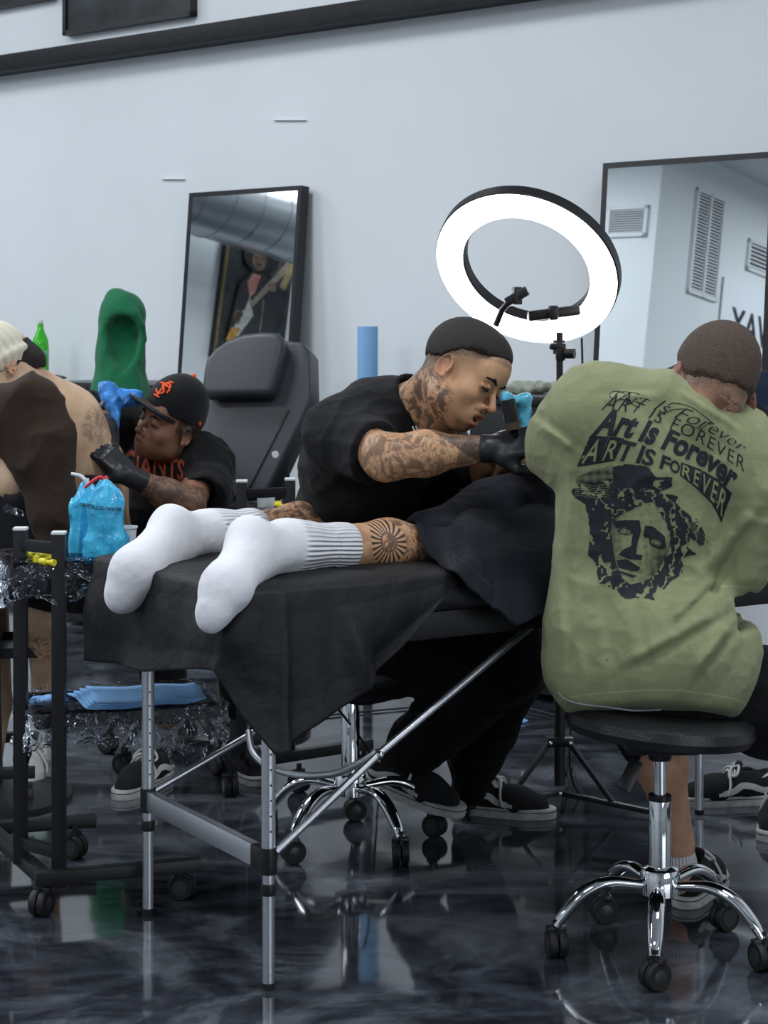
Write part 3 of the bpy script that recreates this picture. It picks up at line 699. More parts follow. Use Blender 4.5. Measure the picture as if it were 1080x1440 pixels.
sh = raw('table_sheet', V, F, M['sheet']); tag(sh, 'black disposable sheet draped over the foot end of the table', 'sheet')
mo = sh.modifiers.new('solid', 'SOLIDIFY'); mo.thickness = .0015; mo.offset = 0
# ---------------------------------------------------------------- rolling trolleys
def bev_rod(a, b, w=.031, h=.031): return MB().beam(a, b, w, h, bev=.002)
def film_blob(name, cen, ax, ay, w, d, hang, seed, sag=.01, irregular=.5):     # a crumpled skirt of cling film around a tray
    n, r = 90, 10; V = []; F = []
    per = []
    for k in range(n):
        t = k/n*4; s_ = int(t); f = t-s_
        cx, cy = [(-1+2*f, -1), (1, -1+2*f), (1-2*f, 1), (-1, 1-2*f)][s_]; per.append((cx*w/2, cy*d/2))
    rr = random.Random(seed); ph = [rr.random()*6 for _ in range(6)]
    for k in range(n):
        x, y = per[k]; L_ = math.hypot(x, y); ox, oy = x/(w/2), y/(d/2)
        hk = hang*(.45+irregular*(.5+.5*math.sin(k*.21+ph[0]))*(.6+.4*math.sin(k*.57+ph[1])))
        for j in range(r):
            f = j/(r-1); wob = .010*math.sin(k*1.3+ph[2]+f*3)*f+.008*math.sin(k*.7+ph[3]-f*5)*f+.004*rr.uniform(-1, 1)
            px_ = x+ox*(.006+wob); py_ = y+oy*(.006+wob); z = .008-f*hk+.004*rr.uniform(-1, 1)
            V.append(Vector(cen)+Vector(ax)*px_+Vector(ay)*py_+UP*z)
    for k in range(n):
        for j in range(r-1): F.append((k*r+j, ((k+1) % n)*r+j, ((k+1) % n)*r+j+1, k*r+j+1))
    # crumpled top
    b0 = len(V); m_ = 18
    for i in range(m_):
        for j in range(m_): V.append(Vector(cen)+Vector(ax)*((i/(m_-1)-.5)*w)+Vector(ay)*((j/(m_-1)-.5)*d)+UP*(.010+.006*rr.random()))
    for i in range(m_-1):
        for j in range(m_-1): F.append((b0+i*m_+j, b0+(i+1)*m_+j, b0+(i+1)*m_+j+1, b0+i*m_+j+1))
    return raw(name, V, F, M['film'])
def trolley(name, label, A0, B0, zt, trays, base_beams, casters, zb=.085, cross=True):
    """A0, B0: xy of the two posts, zt post top; trays: (cx,cy,z,ax,w,d); base_beams: pairs of points"""
    A0 = Vector((*A0, 0)); B0 = Vector((*B0, 0)); root = empty(name, (A0+B0)/2, label, 'trolley'); g = []
    for p in (A0, B0):
        po = bev_rod(p+UP*zb, p+UP*zt).build('post', M['blackmetal'])
        cp = MB().box(p+UP*(zt+.003), (.033, .033, .007), bev=.002).build('post_cap', M['whitecap']); cp.parent = po; g.append(po)
    d = (B0-A0).normalized()
    for z in (zt-.035, zb+.05): g.append(MB().beam(A0+d*.014+UP*z, B0-d*.014+UP*z, .02, .028, bev=.002).build('rung', M['blackmetal']))
    for (a, b) in base_beams:
        g.append(bev_rod(Vector(a), Vector(b), .034, .03).build('base_rail', M['blackmetal']))
    for (cx, cy, z, ax, w, d_) in trays:
        ax = Vector((*ax, 0)).normalized(); ay = UP.cross(ax); Rm = Matrix((ax, ay, UP)).transposed(); c = Vector((cx, cy, z))
        mb = MB(); mb.box(c-UP*.006, (w, d_, .010), Rm, bev=.003)
        for s in (-1, 1): mb.box(c+ax*s*(w/2)+UP*.004, (.006, d_, .030), Rm); mb.box(c+ay*s*(d_/2)+UP*.004, (w, .006, .030), Rm)
        g.append(mb.build('tray', M['blackmetal']))
    for (c, a) in casters:
        L = []; make_caster(L, Vector((c[0], c[1], .031)), a)
        for o in L[1:]: o.parent = L[0]
        L[0].name = 'caster'; g.append(L[0])
    adopt(root, g); return root
# front left trolley
pA, pB = P(29, 1210, 4.52), P(83, 1225, 4.43); zb = .088
f1, f2 = Vector((-.815, 4.385, zb)), Vector((-.440, 4.50, zb)); b1, b2 = Vector((-1.10, 4.80, zb)), Vector((-.752, 4.90, zb))
tdir = Vector((.957, .29))
trolley('rolling_trolley', 'black two-tier trolley wrapped in cling film at the left edge', (pA.x, pA.y), (pB.x, pB.y), 1.375-(745-460)/584,
        [(-.715, 4.60, .79, tdir, .42, .30), (-.655, 4.66, .432, tdir, .44, .30)],
        [(f1, f2), (b1, b2), (Vector((-.80, 4.40, zb)), Vector((-1.02, 4.83, zb)))],
        [((-.800, 4.385), math.radians(-20)), ((-.485, 4.515), math.radians(75)), ((-.80, 4.86), math.radians(60)), ((-1.08, 4.80), .4)])
ay = Vector((-tdir.y, tdir.x, 0)); ax3 = Vector((tdir.x, tdir.y, 0)).normalized(); ay = UP.cross(ax3)
for z, c, w, d_, hg, sd, lb in ((.79, (-.715, 4.60), .44, .31, .13, 3, 'cling film over the upper tray of the left trolley'), (.432, (-.655, 4.66), .47, .32, .17, 5, 'cling film hanging from the lower tray of the left trolley')):
    o = film_blob('cling_film', (c[0], c[1], z+.018), ax3, ay, w, d_, hg, sd); tag(o, lb, 'film')
# middle trolley, seen beyond the recliner
mA, mB_ = P(340, 680, 5.55), P(408, 680, 5.62)
trolley('rolling_trolley', 'black trolley with yellow caps on its tray between recliner and table', (mA.x, mA.y), (mB_.x, mB_.y), 1.375-(678-460)/476,
        [(mA.x+.01, 5.78, 1.375-(728-460)/462, (1, .12), .42, .30)],
        [(Vector((mA.x-.02, 5.45, .1)), Vector((mA.x-.02, 5.95, .1))), (Vector((mB_.x+.24, 5.75, .1)), Vector((mA.x+.02, 5.50, .1)))],
        [((mA.x-.03, 5.5), .3), ((mA.x-.03, 5.9), 1.2), ((mB_.x+.03, 5.55), .9), ((mB_.x+.22, 5.75), .2)], zb=.1)
o = film_blob('cling_film', (mA.x+.01, 5.78, 1.375-(728-460)/462+.02), Vector((.993, .12, 0)), Vector((-.12, .993, 0)), .43, .31, .05, 9); tag(o, 'cling film on the trolley beside the recliner', 'film')
# third trolley, cut by the left edge
trolley('rolling_trolley', 'dark trolley base partly outside the left edge of the view', (-1.40, 5.5), (-1.26, 5.45), .95,
        [(-1.22, 5.6, .42, (1, .2), .40, .30)], [(Vector((-1.5, 5.3, .1)), Vector((-1.0, 5.38, .1))), (Vector((-1.5, 5.8, .1)), Vector((-1.08, 5.85, .1)))], [((-1.03, 5.38), .4), ((-1.12, 5.84), 1.0)], zb=.1)
# things on the trays
def yellow_cap(p, a, label, grp):
    d = Vector((math.cos(a), math.sin(a), 0)); q = d.to_track_quat('Z', 'Y').to_matrix(); c = Vector(p)
    o = MB().lathe(c-d*.02, [(.006, 0), (.009, .001), (.009, .018), (.005, .020), (.005, .034), (.008, .036), (.008, .044)], 12, q).build('cartridge_cap', M['yellow'])
    return tag(o, label, 'cap', grp)
zt = .79+.036
for k, (x, y) in enumerate(((50, 778), (58, 776), (66, 778), (60, 782), (71, 783), (52, 785), (66, 788))):
    p = P(x, y, 4.0); s_ = (1.375-zt)/(y-460)*FPX; q = P(x, y, s_); q.z = zt-.004+.004*(k % 2); yellow_cap(q, .3+k*.9, 'yellow cartridge cap, '+['leftmost', 'third from the left', 'second from the right', 'middle one', 'rightmost', 'second from the left', 'third from the right'][k]+' of the small pile on the left trolley', 'yellow caps on the left trolley')
zt2 = 1.375-(728-460)/462+.032
for k, (x, dy) in enumerate(((308, .03), (370, -.02), (374, .04), (384, .0), (390, .05), (395, -.01), (378, .07))):
    q = P(x, 700, 5.76+dy); q.z = zt2; yellow_cap(q, k*1.1, 'yellow cartridge cap, '+['leftmost by itself', 'second from the left', 'third from the left', 'third from the right', 'second from the right', 'rightmost', 'middle one'][k]+' on the trolley beside the recliner', 'yellow caps on the middle trolley')
def cup(px, py_bot, Y, r, h, m, label, name='cup'):
    c = P(px, py_bot, Y); o = MB().lathe(c, [(r*.74, 0), (r*.76, .002), (r, h), (r*1.06, h), (r*1.06, h-.003), (r*.96, h-.002), (r*.72, .004)], 24).build(name, m); return tag(o, label, 'cup')
cup(374, 727-3, 5.70, .030, .072, M['clearcup'], 'clear plastic cup on the trolley beside the recliner')
cq = P(176, 790, 4.62); cq.z = .80
o = MB().lathe(cq, [(.020, 0), (.021, .002), (.029, .085), (.031, .085), (.031, .081), (.0275, .082), (.019, .004)], 24).build('paper_cup', M['cup']); tag(o, 'white paper cup beside the blue-bagged wash bottles', 'cup')
# blue-bagged wash bottles
M['bluebag'] = mat('blue_bag_film', (.06, .50, .92), .16, bump=.6, bscale=50, bdetail=3, var=.3, vscale=16, alpha=.9)
M['bluedark'] = mat('blue_glove_film', (.04, .22, .62), .3, bump=.9, bscale=30, var=.6, vscale=20)
M['spoutwhite'] = mat('white_spout', (.8, .82, .84), .4); M['spoutred'] = mat('red_spout', (.62, .02, .03), .35)
def wash_bottle(px, pyb, pyt, Y, w, mspout, tip, label, txt):
    c = P(px, pyb, Y); c.z = .806; h = (pyb-pyt)/FPX*Y; root = empty('wash_bottle', c, label, 'bottle'); g = []
    s = SDF(); s.cap(c+UP*.035, c+UP*(h-.055), w*1.0, w*.96, .02); s.cap(c+UP*(h-.05), c+UP*(h-.012), w*.65, w*.40, .03); s.box(c+UP*(.03), (w*1.05, w*.9, .03), .012, .02)
    s.disp = lambda q: -.008*ridged(q*A((1, 1, .22)), 34, int(px))+.0035*vnoise(q*A((1, 1, .4)), 60, int(px))
    g.append(sdf_obj('bag', s, M['bluebag'], .0035, it=1))
    t = c+UP*(h-.02); pts = spline([t, t+UP*.035]+[P(x, y, Y) for x, y in tip], 6)
    g.append(MB().tube(pts, [.006-.0022*i/len(pts) for i in range(len(pts))], 10).build('spout', mspout))
    g.append(MB().lathe(c+UP*(h-.03), [(.019, 0), (.019, .020), (.010, .028)], 18).build('bottle_cap', mspout))
    if txt:
        V2, F2 = text_mesh(txt, .0125, .0003); v = []; W_ = V2[:, 0].max()
        for x, y, z in V2: 
            a = (x-W_/2)/(w*1.12); v.append(c+Vector((math.sin(a)*w*1.13, -math.cos(a)*w*1.13-.006, .13+y-.006*math.sin(a))))
        g.append(raw('lettering', v, F2, M['ink'], smooth=False))
    adopt(root, g)
wash_bottle(122, 792, 690, 4.64, .037, M['spoutwhite'], [(121, 676), (113, 669), (100, 666)], 'blue-bagged wash bottle with a white bent spout', 'GRE')
wash_bottle(149, 795, 686, 4.56, .043, M['spoutred'], [(147, 676), (141, 671), (130, 677), (119, 686)], 'blue-bagged wash bottle with a red bent spout, nearer', 'DISTILLED WATER')
# blue towels, pen and film on the lower tray
ztl = .432+.032
def towel(cx, cy, w, d, a, z, label, droop=.02):
    n = 14; V = []; ca, sa = math.cos(a), math.sin(a)
    for i in range(n):
        for j in range(n):
            u, v = (i/(n-1)-.5)*w, (j/(n-1)-.5)*d; zz = z+.002*math.sin(u*40)+.003*math.sin(v*33+1)+droop*max(0, (abs(u/w)-.42))*2
            V.append((cx+u*ca-v*sa, cy+u*sa+v*ca, zz))
    F = [(i*n+j, (i+1)*n+j, (i+1)*n+j+1, i*n+j+1) for i in range(n-1) for j in range(n-1)]
    o = raw('paper_towel', V, F, M['bluetowel']); mo = o.modifiers.new('s', 'SOLIDIFY'); mo.thickness = .004; tag(o, label, 'paper towel', 'blue towels on the lower tray'); return o
for k in range(4): towel(-.585-.012*k, 4.60+.004*k, .27, .20, .25+.05*k, ztl+.003+.0050*(3-k), ['topmost blue paper towel on the lower tray', 'blue paper towel second from the top on the lower tray', 'blue paper towel third from the top on the lower tray', 'lowest blue paper towel on the lower tray'][k])
q = P(125, 986, 4.66); o = MB().beam(q+Vector((-.09, -.02, .005)), q+Vector((.06, .03, .006)), .018, .010, bev=.004).build('blue_scraper', M['navyplastic']); tag(o, 'dark blue plastic stick on the lower tray', 'tool')
q = P(70, 990, 4.62); s = SDF(); s.ell(A(q)+A((0, 0, .008)), (.05, .03, .014)); s.disp = lambda p: .006*vnoise(p, 70, 3); tag(sdf_obj('crumpled_wipe', s, M['bluetowel'], .004), 'crumpled pale blue wipe on the lower tray', 'wipe')
s = SDF(); q = P(730, 1016, 1.375/(1016-460)*FPX); s.ell(A(q)+A((0, 0, .006)), (.032, .03, .006)); s.disp = lambda p: .003*vnoise(p, 80, 3); tag(sdf_obj('paper_scrap', s, M['bluetowel'], .003), 'pale blue paper scrap lying on the dark floor', 'scrap')
# ---------------------------------------------------------------- padded recliner behind
root = empty('padded_recliner', P(350, 1000, 6.4)*1, 'grey and black padded tattoo recliner with a headrest in the background', 'chair'); root.location.z = 0; g = []
YR = 6.35
RF = (Vector((-.10, -.93, .33))).normalized(); RX = Vector((.97, -.16, 0)).normalized(); RU = RF.cross(RX)*-1
RUp = Vector((.40, .42, .81)).normalized()
def chair_outline(pts, Yf, thick, m, name, bev, back=(.035, .9, 0)):
    # outline given on the chair's own leaning plane through its base point
    n = RNn; base = P(300, 700, 6.15); V = []
    f = [ray_plane(x, y, base, n)[0] for x, y in pts]
    bm = bmesh.new(); a = [bm.verts.new(p) for p in f]; b = [bm.verts.new(p-n*thick) for p in f]; k = len(f)
    fa = [bm.faces.new(a), bm.faces.new(b[::-1])]+[bm.faces.new((a[i], b[i], b[(i+1) % k], a[(i+1) % k])) for i in range(k)]
    bmesh.ops.recalc_face_normals(bm, faces=bm.faces)
    es = list(fa[0].edges)+list(fa[1].edges); bmesh.ops.bevel(bm, geom=es, offset=bev, segments=4, affect='EDGES', profile=.5)
    me = bpy.data.meshes.new(name); bm.to_mesh(me); bm.free(); return link(name, me, m)
RNn = Vector((-.30, -.90, .36)).normalized()
back = [(240, 700), (262, 590), (290, 530), (300, 515), (330, 490), (400, 478), (425, 480), (434, 492), (436, 560), (424, 590), (372, 700)]
g.append(chair_outline(back, 0, .11, M['greyvinyl'], 'backrest', .015))
_sh = RNn*.075
def shifted(o, v): 
    o.location = v; return o
hp = [(297, 530), (300, 515), (312, 500), (330, 487), (352, 479), (378, 476), (400, 477), (407, 484), (408, 498), (400, 530), (393, 556), (388, 564), (300, 566), (294, 558)]
g.append(shifted(chair_outline(hp, 0, .07, M['greyvinyl'], 'headrest', .022), _sh))
sp = [(391, 563), (399, 563), (335, 690), (327, 690)]
g.append(shifted(chair_outline([(404, 576), (407, 577), (345, 700), (341, 700)], 0, .01, M['vinyl'], 'seam', .001), RNn*.006))
k_ = P(387, 639, 6.0); g.append(MB().lathe(k_, [(.004, -.003), (.011, -.003), (.012, .002), (.005, .003)], 20, (Vector((.5, -.85, .1))).to_track_quat('Z', 'Y').to_matrix()).build('hinge_button', M['whitecap']))
g.append(MB().box(P(330, 745, 6.30), (.62, .60, .12), rotz(-.2), bev=.04, seg=3).build('seat', M['vinyl']))
g.append(MB().lathe(Vector((P(330, 745, 6.4).x, 6.4, 0)), [(.26, 0), (.26, .02), (.10, .05), (.06, .07), (.06, .56)], 28).build('pedestal', M['blackmetal']))
g.append(MB().beam(P(396, 640, 6.2), P(398, 745, 6.2), .05, .05).build('side_arm', M['blackmetal']))
adopt(root, g)
# ---------------------------------------------------------------- black work chests along the wall
def chest(name, pxl, pxr, pytop, dist, label, depth=.45, drawers=4):
    a, _ = ray_plane(pxl, pytop, RM(0, dist+depth, 0), ND); b, _ = ray_plane(pxr, pytop, RM(0, dist+depth, 0), ND); z = (a.z+b.z)/2; a.z = b.z = 0
    ax = (b-a).normalized(); w = (b-a).length; cen = (a+b)/2-ND*depth/2; Rm = Matrix((ax, -ND, UP)).transposed()
    if Rm.determinant() < 0: Rm = Matrix((-ax, -ND, UP)).transposed()
    root = empty(name, cen, label, 'cabinet'); g = [MB().box(cen+UP*(z/2), (w-.02, depth-.02, z-.06), Rm, bev=.004).build('body', M['blackmetal']), MB().box(cen+UP*(z-.02), (w+.02, depth+.02, .035), Rm, bev=.006).build('worktop', M['plastic'])]
    for k in range(drawers):
        zz = z-.12-k*(z-.2)/drawers; d = MB().box(cen+ND*(depth/2)+UP*(zz-.05), (w-.06, .02, (z-.24)/drawers), Rm, bev=.004).build('drawer', M['blackmetal'])
        kn = MB().ball(cen+ND*(depth/2+.02)+UP*(zz-.05), .012).ball(cen+ND*(depth/2+.02)+UP*(zz-.05)-ax*w*.3, .011).build('knob', M['chrome']); kn.parent = d; g.append(d)
        hd = MB().beam(cen+ND*(depth/2+.02)-ax*w*.1+UP*(zz-.01), cen+ND*(depth/2+.02)+ax*w*.3+UP*(zz-.01), .01, .008).build('handle', M['steel']); hd.parent = d
    adopt(root, g); return cen, z, ax
cL, zL, axL = chest('work_chest', 60, 240, 538, .02, 'black drawer chest by the wall under the green hoodie')
cR, zR, axR = chest('work_chest', 655, 832, 556, .03, 'black drawer chest with chrome knobs under the ring light')
print('CHEST z', zL, zR, cL, cR)
def on_chest(px, z, dist):       # point on a chest top seen at column px, dist from the wall
    p, d = ray_plane(px, 500, RM(0, dist, 0), ND); p.z = z; return p
# green hoodie hung over a stand behind the artist
s = SDF(); YH = 7.9
def hp_(x, y, Y=YH): return A(P(x, y, Y))
s.cap(hp_(161, 418), hp_(168, 440), .024, .072, .02); s.cap(hp_(172, 440), hp_(169, 500), .092, .088, .04); s.cap(hp_(169, 500), hp_(168, 560), .088, .115, .05); s.cap(hp_(168, 560), hp_(168, 590), .115, .12, .05)
s.cap(hp_(174, 467, YH-.085), hp_(174, 498, YH-.085), .082, .066, .008, 's'); s.cap(hp_(174, 498, YH-.085), hp_(174, 528, YH-.095), .066, .014, .008, 's')
s.path([hp_(146, 468, YH-.045), hp_(154, 448, YH-.06), hp_(170, 438, YH-.08), hp_(188, 441, YH-.08), hp_(199, 457, YH-.06), hp_(202, 476, YH-.045), (hp_(192, 508, YH-.07)), hp_(174, 534, YH-.09), hp_(156, 510, YH-.07), hp_(147, 485, YH-.05), hp_(146, 468, YH-.045)], [.011]*11, .014)
s.path([hp_(186, 520, YH-.085), hp_(196, 575, YH-.10)], [.012, .02], .03); s.path([hp_(160, 520, YH-.085), hp_(146, 575, YH-.10)], [.012, .02], .03); s.path([hp_(172, 535, YH-.09), hp_(172, 575, YH-.11)], [.010, .02], .03)
s.disp = lambda q: -.007*ridged(q*A((1, 1, .35)), 12, 5)-.003*ridged(q, 26, 2)
root = empty('green_hoodie', P(170, 560, YH), 'green hooded sweatshirt hanging upright above the left work chest', 'hoodie')
root.location.z = zL; g = [sdf_obj('hood', s, M['green'], .010)]
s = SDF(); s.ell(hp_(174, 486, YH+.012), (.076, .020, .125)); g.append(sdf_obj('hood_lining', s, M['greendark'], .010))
adopt(root, g)
# green bottle, small tube and cable on the left chest
c = on_chest(57, zL, .18)
root = empty('green_glass_bottle', c, 'green glass water bottle on the left work chest', 'bottle')
m = mat('green_glass', (.05, .50, .02), .08, alpha=.93, emit=None); r = .041
g = [MB().lathe(c, [(r*.9, 0), (r, .01), (r, .16), (r*.9, .19), (r*.42, .235), (r*.34, .26), (r*.34, .272)], 28).build('glass', m),
     MB().lathe(c+UP*.27, [(r*.38, 0), (r*.40, .003), (r*.36, .016)], 18).build('cap', M['whitewall']),
     MB().lathe(c+UP*.06, [(r*1.01, 0), (r*1.01, .004)], 28).build('label_band', mat('bottle_label_red', (.25, .10, .05), .6)),
     MB().lathe(c+UP*.105, [(r*1.008, 0), (r*1.008, .03)], 28).build('label', mat('bottle_label', (.16, .50, .30), .6, var=.4, vscale=40))]
adopt(root, g)
c = on_chest(44, zL, .2); o = MB().lathe(c, [(.016, 0), (.018, .005), (.018, .07), (.010, .085), (.010, .09)], 18).build('teal_tube', mat('teal_plastic', (.05, .35, .32), .4)); tag(o, 'small teal tube beside the green bottle', 'tube')
c = on_chest(78, zL, .3); o = MB().tube(spline([c+Vector((-.06, 0, .006)), c+Vector((-.02, .03, .02)), c+Vector((.05, .0, .008)), c+Vector((0, -.03, .006)), c+Vector((-.05, -.01, .006))], 8), .004, 8).build('coiled_cable', M['plastic']); tag(o, 'thin black cable coiled on the left work chest', 'cable')
# blue paper roll standing beyond the man in black
c = on_chest(517, zR*.97, .22); print('ROLL', c); o = MB().lathe(Vector((c.x, c.y, zR-.25)), [(.008, 0), (.040, 0), (.0425, .002), (.0425, 1.375-(461-460)/(FPX/c.y)-zR+.25), (.040, 1.375-(459-460)/(FPX/c.y)-zR+.25), (.008, 1.375-(460-460)/(FPX/c.y)-zR+.25)], 32).build('blue_paper_roll', M['blueroll']); tag(o, 'upright roll of blue paper towel behind the man in black', 'roll')
o.name = 'blue_paper_roll'
a = Vector((c.x, c.y, 0)); mb = MB(); root = empty('side_stand', a, 'narrow black stand carrying the blue paper roll', 'stand')
g = [MB().box(a+UP*(zR-.255), (.34, .34, .01), Matrix((WD, ND, UP)).transposed(), bev=.002).build('shelf', M['blackmetal']), MB().lathe(a, [(.15, 0), (.15, .02), (.02, .03), (.02, zR-.255)], 20).build('post', M['blackmetal'])]; adopt(root, g)
# folded cloth on the right chest
s = SDF(); c = A(on_chest(737, zR+.012, .28)); 
for k in range(6): s.cap(c+A((-.09+.02*k, .02*(k % 2), .0)), c+A((.03+.02*k, -.02*(k % 3), .012)), .020, .014, .02)
s.disp = lambda q: .006*vnoise(q, 50, 3); o = sdf_obj('folded_cloth', s, M['cloth_grey'], .005); tag(o, 'crumpled grey-green cloth on the right work chest', 'cloth')
# ---------------------------------------------------------------- ring light
RY = 5.35; RC = P(740, 379, RY); s_ = FPX/RY
e1 = Vector((.90, 0, -.43)); 
root = empty('ring_light', Vector((P(787, 1100, RY).x, RY, 0)), 'large glowing ring light on a black tripod stand', 'lamp'); g = []
# ring seen as an ellipse: major 2a along e1 (tilted), minor 2b
a_ = 133/s_; b_ = 93/s_
ct = b_/a_; u_ = Vector((math.cos(math.radians(-27)), 0, math.sin(math.radians(-27)))); v_ip = Vector((-u_.z, 0, u_.x))
v_ = (v_ip*ct+Vector((0, 1, 0))*math.sqrt(1-ct*ct)*-1).normalized()   # top leans towards the camera
nrm_ = u_.cross(v_).normalized()
if nrm_.y > 0: nrm_ = -nrm_
def rp(a, r, d): return RC+u_*math.cos(a)*r+v_*math.sin(a)*r+nrm_*d
def ringmesh(name, r0, r1, d0, d1, m, n=96):
    V = []; F = []
    prof = [(r0, d0), (r0, d1-.004), (r0+.004, d1), (r1-.004, d1), (r1, d1-.004), (r1, d0)]
    for k in range(n):
        for r, d in prof: V.append(rp(2*math.pi*k/n, r, d))
    q = len(prof)
    for k in range(n):
        for j in range(q): F.append((k*q+j, ((k+1) % n)*q+j, ((k+1) % n)*q+(j+1) % q, k*q+(j+1) % q))
    o = raw(name, V, F, m); bm = bmesh.new(); bm.from_mesh(o.data); bmesh.ops.recalc_face_normals(bm, faces=bm.faces); bm.to_mesh(o.data); bm.free()
    o.data.set_sharp_from_angle(angle=.6); return o
g.append(ringmesh('light_diffuser', a_*.70, a_*.985, -.004, .012, M['ring'])); g.append(ringmesh('ring_housing', a_*.685, a_*1.0, -.034, .002, M['plastic']))
# phone holder on the ring, power box, neck, pole, tripod
g.append(MB().tube([P(697, 458, RY-.06), P(706, 436, RY-.07), P(716, 424, RY-.08)], .0085, 10).beam(P(712, 426, RY-.08), P(742, 408, RY-.09), .030, .026, bev=.004).box(P(727, 416, RY-.085), (.024, .03, .05), rotz(.2), bev=.004).build('phone_holder', M['plastic']))
g.append(MB().beam(P(742, 445, RY+.02), P(815, 436, RY+.03), .04, .030, bev=.008).box(P(778, 440, RY), (.026, .05, .042), bev=.006).build('power_box', M['plastic']))
g.append(MB().tube([P(786, 478, RY+.02), P(786, 498, RY+.02)], .017, 14).box(P(784, 487, RY), (.046, .03, .02), bev=.006).box(P(788, 497, RY), (.026, .03, .042), bev=.006).tube([P(795, 497, RY-.02), P(808, 497, RY-.03)], .015, 14).build('tilt_clamp', M['plastic']))
bx = P(787, 500, RY).x
g.append(MB().tube([Vector((bx, RY, 1.36)), Vector((bx, RY, .62))], .0095, 14).tube([Vector((bx, RY, .80)), Vector((bx, RY, .07))], .016, 14).build('pole', M['blackmetal']))
zc_ = 1.375-(1042-460)/s_
g.append(MB().box((bx, RY, zc_), (.075, .05, .028), bev=.005).build('spreader_collar', M['plastic']))
tp = [(P(708, 1122, 5.45)), (P(848, 1118, 5.30)), (P(700, 1118, 5.3)), (P(915, 1124, 5.35))]
for k, (e, mid) in enumerate(((P(655, 1132, 5.28), P(714, 1116, 5.31)), (P(925, 1128, 5.22), P(846, 1118, 5.27)), (P(800, 1075, 5.80), P(795, 1090, 5.6)))):
    e.z = .012
    lg = MB().beam(Vector((bx, RY, .048)), e+UP*.012, .018, .014, bev=.002).build('leg', M['blackmetal'])
    md = Vector((bx, RY, .06)).lerp(e, .55); md.z = .038; br = MB().beam(Vector((bx+(.025 if k == 1 else -.025 if k == 0 else 0), RY, zc_)), md, .016, .012, bev=.002).ball(md+Vector((0, -.012, 0)), .006).build('brace', M['blackmetal']); br.parent = lg
    ft = MB().ball(e, (.014, .014, .012)).build('foot', M['rubber']); ft.parent = lg; g.append(lg)
g.append(MB().ball((bx-.028, RY-.03, zc_), .006).ball((bx+.028, RY-.03, zc_), .006).ball((bx, RY-.02, .05), .006).build('bolts', M['chrome']))
adopt(root, g)
# cables
def cable(pts, r, label, m=None):
    o = MB().tube(spline(pts, 8), r, 6).build('cable', m or M['plastic']); return tag(o, label, 'cable')
cable([P(818, 475, 5.45), P(819, 520, 5.45), P(818, 600, 5.45), P(817, 700, 5.5), P(815, 900, 5.5), Vector((P(815, 1100, 5.5).x, 5.5, .006)), Vector((1.0, 5.7, .006))], .0035, 'black cable hanging down from the ring light')
def fl(px, py, z=.006): Yq = (1.375-z)/(py-460)*FPX; q = P(px, py, Yq); q.z = z; return q
cable([fl(440, 1008), fl(520, 1000), fl(600, 992), fl(700, 975), fl(830, 962)], .0035, 'thin cable crossing the dark floor behind the table')
cable([P(468, 988, 4.9), P(500, 1028, 5.0), P(518, 1056, 5.05), fl(535, 1078)], .0035, 'cable drooping from the table edge to the floor')
cable([fl(700, 985), fl(780, 1005), fl(860, 1022)], .003, 'thin cable on the floor near the ring light stand')
cable([fl(650, 1042), fl(720, 1030), fl(800, 1015)], .003, 'short thin cable on the floor beside the paper scrap')
# far right: dark armrest board of the table, grey bin
o = None
